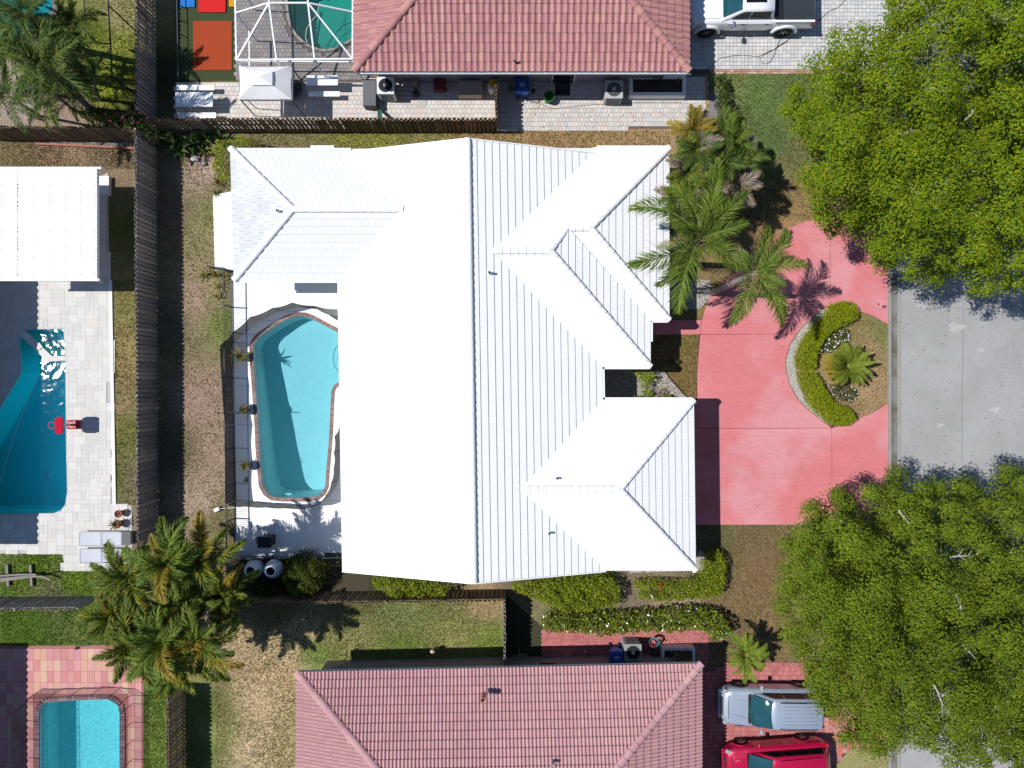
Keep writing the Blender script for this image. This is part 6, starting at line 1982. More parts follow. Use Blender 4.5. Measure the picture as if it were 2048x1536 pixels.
COCO = dict(L=2.15, e0=.85, droop=1.5, leaf=.60, wid=.046, n=56, vdroop=.55)
spots = [((262, 1150), 4.6), ((340, 1125), 5.4), ((408, 1112), 4.6), ((300, 1205), 2.9), ((385, 1200), 2.6), ((450, 1185), 2.4), ((248, 1230), 3.6), ((330, 1285), 5.0), ((405, 1285), 4.8), ((275, 1285), 4.2), ((350, 1245), 3.2), ((372, 1310), 3.8)]
gl = ['leaning over the white loungers', 'tallest, above the end of the long grey fence', 'with fronds across the white deck corner', 'in the middle left of the golden clump', 'low between the clump heart and the white urns', 'beside the white urns', 'over the dark board fence end', 'above the red terrace edge', 'over the dry tan lawn', 'spreading onto the red pavers', 'at the very heart of the golden clump', 'over the rust stained fence']
for k, (c, z) in enumerate(spots):
    base = (345 + (c[0] - 345) * .35, 1190 + (c[1] - 1230) * .5)
    palm('golden green palm ' + gl[k], base, c, z, ring(18, 80 + k, .62, 1.07, -25, 40), [PYEL if k % 3 != 1 else PGREEN, RACH], COCO, 100 + k, trunk=(.09, .08), dead=PORNG if k % 2 else PDEAD, group='golden palms clumped where four yards meet', variants=4, stray=PORNG)
nw = [((95, 135), (185, 222), 4.8, 1.15), ((60, 30), (120, 90), 4.5, 1.05), ((150, 45), (170, 110), 3.6, .7), ((20, 195), (80, 232), 3.6, .8), ((185, 160), (200, 200), 2.6, .75), ((150, 195), (190, 225), 2.6, .7), ((240, 160), (245, 178), 1.4, .45), ((48, 100), (110, 150), 3.9, .9), ((132, 92), (175, 150), 3.5, .85), ((108, 188), (150, 222), 3.3, .85)]
nl = ['with the grey slanting trunk in the corner yard', 'hanging over the teal corner pool', 'nearest the shaded corner lawn bars', 'at the edge of the dark corner fence', 'low and bushy before the grey board fence', 'low beside the grey slanting trunk', 'tiny, on the green lawn by the board fence', 'between the teal pool and the grey slanting trunk', 'nearest the thin dark bar frame', 'drooping toward the dark corner fence']
for k, (c, b_, z, sc) in enumerate(nw):
    palm('dark green palm ' + nl[k], b_, c, z, ring(20 if k < 2 else 13, 120 + k, .7 * sc, 1.1 * sc, -25, 35), [PDARK, RACH], dict(QUEEN, L=2.3, leaf=.52, wid=.034, n=50), 140 + k, trunk=(.16, .13) if k < 2 else (.07, .06), group='dark palms of the corner yard', variants=4)
palm('small bright palm between the hedge and the silver car', (1480, 1300), (1490, 1309), 1.9, ring(14, 160, .8, 1.15, -15, 25), [leafmat('bright_palm_leaf', [(.15, .22, .022), (.19, .26, .03), (.22, .26, .022), (.12, .18, .02)], n=(1.5, .2), trans=.25), RACH], dict(L=1.15, e0=.75, droop=1.3, leaf=.34, wid=.04, n=30, vdroop=.4), 161, trunk=(.07, .06))
SAGO = leafmat('sago_leaf', [(.14, .19, .02), (.17, .215, .022), (.20, .23, .022), (.12, .165, .02)], n=(1.5, .2), trans=.2)
sg = dict(L=1.15, e0=.62, droop=.95, leaf=.27, wid=.024, n=50, vdroop=.15)
sago = palm('sago palm with yellowing outer fronds in the crescent bed', (1685, 732), (1694, 731), .95, ring(40, 170, .85, 1.08, -18, 22), [SAGO, RACH], sg, 171, trunk=(.16, .14), name='sago_palm', cat='cycad')
ym = frond_mesh('yellow_frond', mats=[leafmat('sago_yellow', [(.32, .24, .02), (.28, .20, .015), (.26, .22, .03)], trans=.2), RACH], rng=np.random.default_rng(3), **sg)
for a, l in ((160, 1.1), (172, 1.12), (185, 1.12), (198, 1.05), (215, 1.0), (150, .95), (232, .95), (120, .8)):
    piece('yellow_frond', ym, sago, Matrix.Translation(W(1692, 731, .9)) @ Euler((0, -math.radians(-6), math.radians(a))).to_matrix().to_4x4() @ Matrix.Scale(l, 4))

# ------------------------------------------------------------------ hedges and shrubs
def shrub(name, label, poly, ztop, mat, seed, leaf=(.07, .045), dens=900, cat='hedge', round_=.3, lump=.07, group=None, flowers=None, gaps=0.0, zvis=None):
    """poly: outline of the top in photo pixels; clipped mass of leaves on stems"""
    rng = np.random.default_rng(seed)
    zv = ztop * .5 if zvis is None else zvis
    PW = np.array([[*W(x, y, zv)[:2]] for x, y in poly])
    poly_w = [tuple(p) for p in PW]
    A = abs(sum(poly_w[i][0] * poly_w[(i + 1) % len(poly_w)][1] - poly_w[(i + 1) % len(poly_w)][0] * poly_w[i][1] for i in range(len(poly_w)))) / 2
    ctr = PW.mean(0)
    t = thing(name, label, cat, (ctr[0], ctr[1], 0), group=group)
    n = int(A * dens)
    P = sample_poly(poly_w, n, rng)
    d = poly_dist(P, poly_w)
    edge = np.sqrt(np.clip(1 - (1 - np.clip(d / round_, 0, 1)) ** 2, 0, 1))
    bump = lump * (np.sin(P[:, 0] * 5 + seed) * np.sin(P[:, 1] * 4.3) + .8 * np.sin(P[:, 0] * 11 + P[:, 1] * 9) + .5 * np.sin(P[:, 0] * 23 - P[:, 1] * 19))
    zt = ztop * (.35 + .65 * edge) + bump
    if gaps:
        g = np.sin(P[:, 0] * 3.1 + seed) * np.sin(P[:, 1] * 3.7 + 1) + .5 * np.sin(P[:, 0] * 7.3)
        k = g < 1.0 - gaps * 1.6
        P, zt, d = P[k], zt[k], d[k]
    depth = rng.random(len(P)) ** 2.2
    z = np.maximum(.03, zt * (1 - .85 * depth))
    C = np.column_stack([P + rng.normal(0, .035, P.shape), z])
    Nn = np.array([0, 0, .7]) + rng.normal(size=(len(P), 3)) * .5
    V4 = leaf_arrays(C, Nn, leaf[0], leaf[1], rng, .25)
    link('foliage', leaf_mesh('foliage', V4, mat, OFF[t.name]), t)
    b = MB()
    for q in sample_poly(poly_w, max(3, int(A * 3)), rng):
        b.tube([(q[0], q[1], -.03), (q[0] + rng.normal(0, .05), q[1] + rng.normal(0, .05), ztop * .7)], [.014, .006], 4, cap=False)
    b.build('stems', M('stem_brown', (.05, .035, .022), rough=.9), t)
    if flowers:
        fm, fn, fs = flowers
        k = rng.choice(len(P), min(fn, len(P)), replace=False)
        CF = np.column_stack([P[k], zt[k] + .05])
        V4 = np.concatenate([leaf_arrays(CF + rng.normal(0, .012, CF.shape), np.array([0, 0, 1.]) + rng.normal(size=(len(k), 3)) * .3, fs, fs * .6, rng) for _ in range(3)])
        link('flowers', leaf_mesh('flowers', V4, fm, OFF[t.name]), t)
    return t
HLIME = leafmat('lime_leaf', [(.25, .30, .004), (.29, .33, .005), (.21, .265, .006), (.165, .22, .008), (.31, .34, .008)], n=(2.2, .22), trans=.28)
HMID = leafmat('hedge_leaf', [(.21, .26, .010), (.24, .285, .012), (.165, .22, .011), (.13, .18, .012), (.28, .31, .016)], n=(1.8, .3), trans=.28)
HGLOSS = M('glossy_leaf', None, rough=.28, spec=.6, pal=[(.15, .19, .012), (.12, .165, .012), (.18, .22, .012), (.21, .24, .016), (.095, .13, .012)], n1=(1.6, .3), rnd=.25, trans=.2)
HDARK = leafmat('dark_shrub_leaf', [(.045, .072, .014), (.060, .090, .014), (.035, .058, .014), (.080, .105, .016)], n=(1.6, .3), trans=.22)
HBED = leafmat('bed_leaf', [(.045, .072, .028), (.055, .085, .030), (.036, .058, .024), (.07, .10, .035)], n=(1.6, .2), trans=.2)
WHITEF = M('white_petal', (.80, .80, .82), rough=.6)

shrub('hedge', 'clipped lime hedge curving round the upper half of the crescent bed', [(1660, 610), (1682, 603), (1700, 602), (1712, 612), (1716, 634), (1700, 645), (1680, 654), (1660, 668), (1646, 684), (1637, 700), (1630, 718), (1632, 738), (1604, 740), (1591, 734), (1589, 714), (1599, 685), (1613, 662), (1638, 636)], .8, HLIME, 1, leaf=(.065, .040), dens=2300, lump=.04, group='clipped hedge halves of the crescent bed')
shrub('hedge', 'clipped lime hedge curving round the lower half of the crescent bed', [(1596, 744), (1630, 742), (1644, 765), (1658, 790), (1672, 806), (1690, 812), (1702, 822), (1712, 838), (1700, 850), (1678, 853), (1660, 848), (1640, 832), (1618, 810), (1606, 786), (1598, 762)], .8, HLIME, 2, leaf=(.065, .040), dens=2300, lump=.04, group='clipped hedge halves of the crescent bed')
shrub('flower_bed', 'low dark bush with many white flowers in the crescent bed', [(1640, 690), (1664, 668), (1690, 656), (1700, 660), (1698, 680), (1690, 694), (1660, 704), (1640, 706)], .42, HBED, 3, leaf=(.07, .05), dens=700, cat='flower bush', flowers=(WHITEF, 42, .065))
shrub('flower_bed', 'low dark bush with few white flowers below the sago palm', [(1660, 770), (1690, 766), (1712, 780), (1712, 796), (1700, 806), (1680, 800), (1664, 790)], .40, HBED, 4, leaf=(.07, .05), dens=650, cat='flower bush', flowers=(WHITEF, 11, .06))
shrub('hedge', 'loose bright hedge between the white gable and the bottom lawn fence', [(745, 1156), (770, 1150), (830, 1154), (885, 1158), (905, 1168), (898, 1184), (880, 1198), (840, 1200), (790, 1198), (770, 1180), (748, 1172)], 1.15, HMID, 5, leaf=(.09, .055), dens=950, lump=.14)
shrub('hedge', 'broad leafy hedge under the right end of the white gable', [(1020, 1158), (1060, 1152), (1120, 1150), (1180, 1148), (1222, 1150), (1240, 1170), (1240, 1196), (1222, 1212), (1180, 1218), (1130, 1222), (1088, 1205), (1050, 1188), (1025, 1176)], 1.25, HMID, 6, leaf=(.09, .055), dens=1100, lump=.12)
shrub('hedge', 'clipped hedge of two rows turning along the garage corner', [(1268, 1160), (1300, 1158), (1360, 1160), (1398, 1150), (1405, 1120), (1418, 1102), (1436, 1098), (1446, 1110), (1452, 1135), (1450, 1165), (1440, 1188), (1420, 1196), (1390, 1196), (1362, 1200), (1330, 1202), (1300, 1200), (1272, 1196), (1280, 1182), (1340, 1180), (1300, 1176), (1268, 1176)], .95, HMID, 7, leaf=(.08, .05), dens=1250, lump=.07)
shrub('hedge', 'long glossy leaved hedge between the brick path and the grass strip', [(1082, 1236), (1096, 1222), (1140, 1222), (1200, 1226), (1250, 1222), (1300, 1220), (1340, 1214), (1380, 1212), (1420, 1216), (1444, 1228), (1456, 1246), (1462, 1262), (1450, 1276), (1424, 1278), (1416, 1262), (1380, 1258), (1340, 1262), (1280, 1260), (1240, 1266), (1200, 1268), (1150, 1262), (1100, 1262), (1082, 1252)], 1.2, HGLOSS, 8, leaf=(.13, .075), dens=620, lump=.14)
shrub('bush', 'round dense dark bush beside the white urns', [(568, 1130), (580, 1112), (602, 1102), (628, 1104), (648, 1118), (656, 1142), (650, 1168), (630, 1188), (600, 1194), (576, 1182), (564, 1158)], 1.5, leafmat('round_bush_leaf', [(.06, .085, .010), (.075, .100, .010), (.045, .068, .010), (.10, .12, .012)], n=(1.6, .35), trans=.22), 9, leaf=(.08, .05), dens=1700, round_=.8, cat='bush', lump=.12)
shrub('bush', 'dark shrub beneath the golden palms next to the urns', [(505, 1160), (560, 1165), (600, 1195), (560, 1205), (500, 1200)], .8, HDARK, 10, leaf=(.10, .06), dens=600, cat='bush', lump=.12)
shrub('bush', 'bright leafy bush hugging the rear corner of the white roof', [(432, 300), (450, 285), (490, 276), (520, 284), (505, 296), (462, 298), (464, 330), (466, 366), (440, 362), (432, 335)], 1.6, HMID, 11, leaf=(.09, .055), dens=1000, cat='bush', lump=.16)
shrub('bush', 'narrow dark bush between the gravel and the front lawn', [(1430, 152), (1450, 148), (1456, 170), (1458, 195), (1462, 215), (1446, 226), (1434, 212), (1432, 185)], .9, HDARK, 12, leaf=(.10, .065), dens=700, cat='bush', lump=.14)
shrub('bush', 'tangle of dark leaves with pink flowers over the fence corner', [(225, 238), (270, 232), (312, 236), (330, 262), (320, 290), (280, 280), (240, 268)], 2.2, HDARK, 13, leaf=(.11, .06), dens=420, cat='bush', lump=.25, flowers=(M('pink_petal', alb(190, 60, 110), rough=.6), 40, .08))
shrub('bush', 'leafy undergrowth along the dark corner fence', [(150, 225), (222, 215), (262, 250), (240, 268), (180, 250)], 1.2, HDARK, 14, leaf=(.12, .06), dens=420, cat='bush', lump=.25)
shrub('planting', 'reddish leaved plants filling the low white planter', [(1340, 1300), (1376, 1297), (1384, 1310), (1382, 1326), (1345, 1328), (1336, 1314)], 1.05, leafmat('red_leaf', [(.16, .07, .045), (.26, .20, .08), (.10, .035, .035), (.34, .30, .16), (.12, .05, .03)], n=(2, .2), trans=.2), 15, leaf=(.09, .04), dens=900, cat='plants', round_=.2)
shrub('planting', 'green tuft at the end of the mulch filled white planter', [(1346, 158), (1360, 156), (1364, 168), (1350, 172)], .75, HMID, 16, leaf=(.09, .04), dens=700, cat='plants', round_=.15)
shrub('planting', 'dark blue green shrub amid the mulch of the white planter', [(1304, 156), (1324, 154), (1328, 170), (1312, 176), (1302, 168)], .8, leafmat('blue_leaf', [(.02, .06, .05), (.03, .08, .06), (.015, .045, .04)], trans=.2), 17, leaf=(.10, .04), dens=600, cat='plants', round_=.2)
shrub('planting', 'feathery green plant in the middle of the gravel courtyard', [(1262, 738), (1282, 740), (1306, 742), (1309, 756), (1300, 772), (1306, 790), (1296, 798), (1280, 788), (1284, 772), (1276, 755)], .7, HMID, 18, leaf=(.16, .035), dens=700, cat='plants', round_=.2, lump=.12)
shrub('planting', 'row of glossy plants along the courtyard side of the garage roof', [(1244, 796), (1270, 792), (1300, 794), (1330, 788), (1350, 794), (1366, 797), (1366, 804), (1244, 804)], .55, HGLOSS, 19, leaf=(.14, .06), dens=480, cat='plants', round_=.15, lump=.12)
shrub('planting', 'reddish pink leaved plant by the white gravel wedge', [(1314, 780), (1330, 774), (1338, 786), (1326, 794), (1314, 792)], .4, leafmat('pink_leaf', [(.34, .10, .12), (.22, .08, .08), (.12, .10, .03)], trans=.2), 20, leaf=(.10, .04), dens=420, cat='plants', round_=.15)
shrub('planting', 'small dark plant with a pale tip in the shaded grass by the courtyard', [(1338, 716), (1354, 718), (1358, 726), (1344, 730), (1334, 724)], .4, HDARK, 21, leaf=(.13, .05), dens=420, cat='plants', round_=.15)

def rosette(label, cx, cy, n, L, mat, seed, base_z=0.0, e0=.9, droop=1.4, w=.055, cat='plant', group=None, name='spiky_plant', z=.3):
    """plant of strap leaves: each leaf a piece of its own"""
    rng = np.random.default_rng(seed)
    p = W(cx, cy, z) ; p = Vector((p.x, p.y, base_z))
    t = thing(name, label, cat, p, group=group)
    ms = []
    for v in range(3):
        b = MB(); P = [Vector((0, 0, .02))]
        dr = droop * rng.uniform(.7, 1.3)
        for i in range(6):
            th = e0 - dr * ((i + .5) / 6) ** 1.3
            P.append(P[-1] + Vector((math.cos(th), 0, math.sin(th))) * L / 6)
        ws = [w * .5, w * .9, w, w * .9, w * .7, w * .4, .002]
        vs = []
        for i, q in enumerate(P):
            vs += [q + Vector((0, -ws[i] / 2, .15 * ws[i])), q, q + Vector((0, ws[i] / 2, .15 * ws[i]))]
        b.add(vs, [(3 * i + k, 3 * i + 3 + k, 3 * i + 4 + k, 3 * i + 1 + k) for i in range(6) for k in range(2)])
        ms.append(b.mesh('leaf', mat))
    for k in range(n):
        m = Matrix.Translation(p) @ Euler((rng.normal(0, .15), -rng.uniform(-.15, .5), 2.4 * k + rng.normal(0, .2))).to_matrix().to_4x4() @ Matrix.Scale(rng.uniform(.7, 1.1), 4)
        piece('leaf', ms[k % 3], t, m)
    return t
BROM = leafmat('bromeliad_leaf', [(.12, .13, .03), (.16, .15, .03), (.09, .10, .02), (.20, .15, .04)], n=(3, .2), trans=.2)
BROWNB = leafmat('bronze_leaf', [(.16, .10, .05), (.12, .09, .03), (.09, .09, .02), (.20, .13, .06)], n=(3, .2), trans=.2)
BROAD = leafmat('broad_leaf', [(.030, .070, .014), (.04, .085, .016), (.025, .055, .014), (.065, .10, .016)], n=(2, .25), trans=.2)
for k, (lab, cx, cy, n, L, mt) in enumerate((('bronze spiky plant at the corner of the rear slab', 434, 362, 16, .55, BROWNB), ('small spiky plant below the bronze one on the rear slab', 428, 383, 12, .35, BROM),
        ('spiky plant in the grass by the picket gate', 405, 549, 12, .5, BROM), ('spiky plant just outside the start of the black picket fence', 428, 548, 14, .5, BROM), ('spiky plant nearest the wing corner by the picket fence', 446, 553, 14, .5, BROM),
        ('spiky plant in the grass along the picket fence', 436, 572, 12, .45, BROM), ('lowest spiky plant of those along the picket fence', 432, 592, 12, .4, BROM))):
    rosette(lab, cx, cy, n, L, mt, 200 + k, group='spiky plants along the rear slab and picket fence')
for k, (lab, cx, cy, n, L, w_) in enumerate((('broad leaved plant darkest in the fence corner', 345, 285, 10, 1.0, .24), ('broad leaved plant with long drooping leaves by the grey fence', 362, 300, 11, 1.1, .22), ('broad leaved plant beside the pale boulder', 385, 290, 12, .9, .2), ('broad leaved plant with a bright yellow green heart', 408, 300, 14, .55, .12),
        ('broad leaved plant under the brown fence', 405, 275, 10, .9, .2), ('broad leaved plant with bird like leaves next to the bright bush', 440, 275, 10, .8, .16), ('broad leaved plant at the meeting of the two fences', 330, 275, 9, .9, .22))):
    rosette(lab, cx, cy, n, L, BROM if 'yellow' in lab else BROAD, 220 + k, w=w_, e0=1.1, droop=1.7, name='broad_leaved_plant', group='broad leaved plants in the shady fence corner')
for k, (pt, n, L) in enumerate(zip(pots_deck, (22, 16, 14), (.85, .42, .48))):
    q = Vector(pt)
    px = (q.x / ((H - q.z) / H / PPM) + 1024, 768 - q.y / ((H - q.z) / H / PPM))
    rosette(('yellow green palm growing in the first dark pot behind the pool', 'small leafy plant growing in the middle dark pot', 'striped leaves growing in the dark pot near the narrow pool end')[k], px[0], px[1], n, L, BROM, 240 + k, base_z=q.z, e0=1.15, droop=1.9, w=.06, z=q.z, name='potted_plant', group='plants in the dark deck pots')
q = Vector(pw2); px = (q.x / ((H - q.z) / H / PPM) + 1024, 768 - q.y / ((H - q.z) / H / PPM))
rosette('green spikes growing in the terracotta pot by the loungers', px[0], px[1], 18, .5, BROM, 250, base_z=q.z, e0=1.1, droop=1.6, z=q.z, name='potted_plant')
rosette('wispy green plant by the hedge at the white gable end', 1190, 1225, 26, .8, leafmat('wispy_leaf', [(.10, .14, .03), (.13, .17, .04), (.08, .12, .03)], trans=.25), 251, e0=1.0, droop=1.4, w=.03)
rosette('wispy green plant tucked under the gable corner', 1222, 1150, 20, .6, leafmat('wispy_leaf', None), 252, e0=1.0, droop=1.4, w=.03)

# ------------------------------------------------------------------ pebbles
def pebbles(name, label, poly, n, size, mat, seed, z=0.0):
    rng = np.random.default_rng(seed)
    pw = [tuple(W(x, y))[:2] for x, y in poly]
    P = sample_poly(pw, n, rng)
    b = MB()
    oc = [Vector(v) for v in ((1, 0, 0), (.3, .8, 0), (-.8, .6, 0), (-.9, -.5, 0), (.3, -.9, 0), (0.05, 0, .8))]
    for p in P:
        s = size * rng.uniform(.6, 1.3); a = rng.uniform(0, 6.28); c, d = math.cos(a), math.sin(a)
        b.add([Vector((p[0] + (v.x * c - v.y * d) * s, p[1] + (v.x * d + v.y * c) * s * .9, z + v.z * s * .7)) for v in oc], [(0, 1, 5), (1, 2, 5), (2, 3, 5), (3, 4, 5), (4, 0, 5)])
    b.build(name, mat, label=label, cat='pebbles', kind='stuff')
PEB = M('pale_pebble', None, rough=.8, pal=[alb(226, 222, 214), alb(206, 200, 192), alb(190, 182, 172), alb(232, 230, 226), alb(172, 160, 146)], rnd=.15)
strip = [(1652, 615), (1634, 629), (1602, 659), (1582, 688), (1573, 717), (1574, 742), (1581, 770), (1597, 798), (1618, 819), (1648, 843)]
strip2 = [(1658, 840), (1630, 816), (1610, 794), (1597, 768), (1591, 742), (1591, 716), (1601, 688), (1616, 665), (1642, 638), (1660, 618)]
pebbles('pebbles', 'strip of white pebbles along the outside of the crescent hedge', strip + strip2, 5200, .028, PEB, 1, .012)
pebbles('gravel', 'pale gravel in the courtyard between the two front wings', [(1208, 738), (1330, 742), (1336, 752), (1376, 798), (1370, 800), (1208, 800)], 7000, .028, PEB, 2, .008)
pebbles('gravel', 'pale gravel at the foot of the tall feathery palm', [(1300, 560), (1420, 560), (1424, 590), (1400, 618), (1300, 618)], 4200, .030, PEB, 3, .008)
pebbles('gravel', 'pale gravel strip along the garage wall behind the clipped hedge', [(1260, 1120), (1390, 1120), (1400, 1100), (1412, 1110), (1408, 1140), (1260, 1146)], 3200, .030, PEB, 4, .008)
b = MB(); b.tube([W(x, y, .03) for x, y in ((1330, 742), (1336, 752), (1350, 768), (1366, 786), (1384, 802))], .03, 5)
b.build('edging', M('dark_edging', (.03, .025, .02)), label='dark edging between the courtyard gravel and the grass', cat='edging')
# fallen leaves and litter on lawns and drives
rng = np.random.default_rng(77)
pts = []
for poly, n in (([(320, 290), (460, 290), (460, 1070), (320, 1070)], 500), ([(1390, 1050), (1620, 1050), (1620, 1320), (1390, 1320)], 500), ([(1400, 680), (1770, 680), (1770, 1040), (1400, 1040)], 14), ([(1800, 600), (2048, 600), (2048, 930), (1800, 930)], 160), ([(430, 1200), (1000, 1200), (1000, 1330), (430, 1330)], 350), ([(1440, 150), (1620, 150), (1620, 440), (1440, 440)], 300), ([(1000, 220), (1410, 220), (1410, 256), (1000, 256)], 60)):
    P = sample_poly(poly, n, rng); pts.append(px_world(P, np.full(n, .045)))
C = np.concatenate(pts)
V4 = leaf_arrays(C, np.array([0, 0, 1.]) + rng.normal(size=(len(C), 3)) * .25, .07, .045, rng)
tag(link('leaf_litter', leaf_mesh('leaf_litter', V4, M('litter_leaf', None, rough=.8, pal=[alb(150, 120, 70), alb(120, 90, 56), alb(176, 150, 96), alb(96, 84, 44)], rnd=.2), (0, 0, 0))), 'scattered dry leaves on the lawns and drives', 'leaf litter', kind='stuff')
# ------------------------------------------------------------------ vehicles
CARGLASS = M('car_glass', (.010, .060, .070), rough=.04, spec=.8, coat=.6, n1=(2.6, .45))  # teal and mottle in the base colour stand in for reflections
SIDEGLASS = M('side_glass', (.006, .007, .008), rough=.08, spec=.25)
TYRE = M('tyre_rubber', (.012, .012, .013), rough=.85)
RIM = M('alloy_rim', (.42, .43, .45), rough=.35, metal=.7)
LAMP = M('lamp_glass', (.30, .32, .34), rough=.1, spec=.8)
TAIL = M('tail_lamp', (.35, .02, .02), rough=.2)
PLASTIC = M('car_plastic', (.02, .02, .022), rough=.6)
CHROME = M('chrome', (.7, .7, .72), rough=.15, metal=1.0)

def paint(name, col, metal=.3):
    return M(name, col, rough=.32, spec=.5, metal=metal, coat=.8)

def loft(b, stations, ring, mi=0, cap=True):
    vs, fs = [], []
    rings = [ring(*s) for s in stations]
    n = len(rings[0])
    for r in rings: vs += r
    for i in range(len(rings) - 1):
        for k in range(n):
            fs.append((i * n + k, i * n + (k + 1) % n, (i + 1) * n + (k + 1) % n, (i + 1) * n + k))
    if cap:
        fs.append(tuple(range(n))[::-1]); fs.append(tuple((len(rings) - 1) * n + k for k in range(n)))
    b.add(vs, fs, mi)

def body_ring(x, hw, zt, zb):
    h = zt - zb
    half = [(0, zt + .012), (.55 * hw, zt + .004), (.80 * hw, zt - .01), (.93 * hw, zt - .06 * h - .02), (.985 * hw, zt - .22 * h), (hw, zt - .5 * h), (.985 * hw, zt - .8 * h), (.93 * hw, zb), (.5 * hw, zb - .01)]
    return [Vector((x, y, z)) for y, z in half] + [Vector((x, -y, z)) for y, z in half[::-1] if y > 0]

def cabin_ring(x, hw, zt, zb):
    half = [(0, zt + .02), (.5 * hw, zt + .012), (.82 * hw, zt - .02), (.95 * hw, zt - .07), (hw, zt - .14)]
    lo = [(hw * 1.02, zb + .2 * (zt - zb)), (hw * 1.05, zb)]
    half = half + lo
    return [Vector((x, y, z)) for y, z in half] + [Vector((x, -y, z)) for y, z in half[::-1] if y > 0]

def wheel(car, x, y, r, w):
    s = 1 if y > 0 else -1
    b = MB()
    prof = [(r * .62, -w / 2), (r * .93, -w / 2), (r, -w * .32), (r, w * .32), (r * .93, w / 2), (r * .62, w / 2), (r * .62, -w / 2)]
    n = 26
    vs, fs = [], []
    for pr, py in prof:
        for k in range(n):
            t = 2 * math.pi * k / n
            vs.append(Vector((x + pr * math.cos(t), y + py, r + pr * math.sin(t))))
    for i in range(len(prof) - 1):
        for k in range(n): fs.append((i * n + k, i * n + (k + 1) % n, (i + 1) * n + (k + 1) % n, (i + 1) * n + k))
    b.add(vs, fs)
    o = b.build('wheel', TYRE, car)
    b = MB()
    yo = y + s * w * .30
    b.tube([(x, y - s * w * .1, r), (x, yo, r)], r * .16, 10)
    for k in range(5):
        t = 2 * math.pi * k / 5
        b.beam((x, yo, r), (x + r * .6 * math.cos(t), yo, r + r * .6 * math.sin(t)), r * .16, .03)
    rg = [(r * .56, 0), (r * .64, 0)]
    vs = [Vector((x + q * math.cos(2 * math.pi * k / n), yo, r + q * math.sin(2 * math.pi * k / n))) for q, _ in rg for k in range(n)]
    b.add(vs, [(k, (k + 1) % n, n + (k + 1) % n, n + k) for k in range(n)])
    b.build('rim', RIM, o)

def pane(car, name, pts, mat, lift=.008, inset=0.0):
    P = [Vector(p) for p in pts]
    n = (P[1] - P[0]).cross(P[2] - P[0]).normalized()
    c = sum(P, Vector()) / len(P)
    if n.dot(c - Vector((c.x * .9, 0, .9))) < 0: n = -n
    P = [p + (c - p) * inset + n * lift for p in P]
    Q = [p - n * .03 for p in P]
    b = MB(); k = len(P)
    b.add(P + Q, [tuple(range(k)), tuple(range(k, 2 * k))[::-1]] + [(i, k + i, k + (i + 1) % k, (i + 1) % k) for i in range(k)])
    return b.build(name, mat, car)

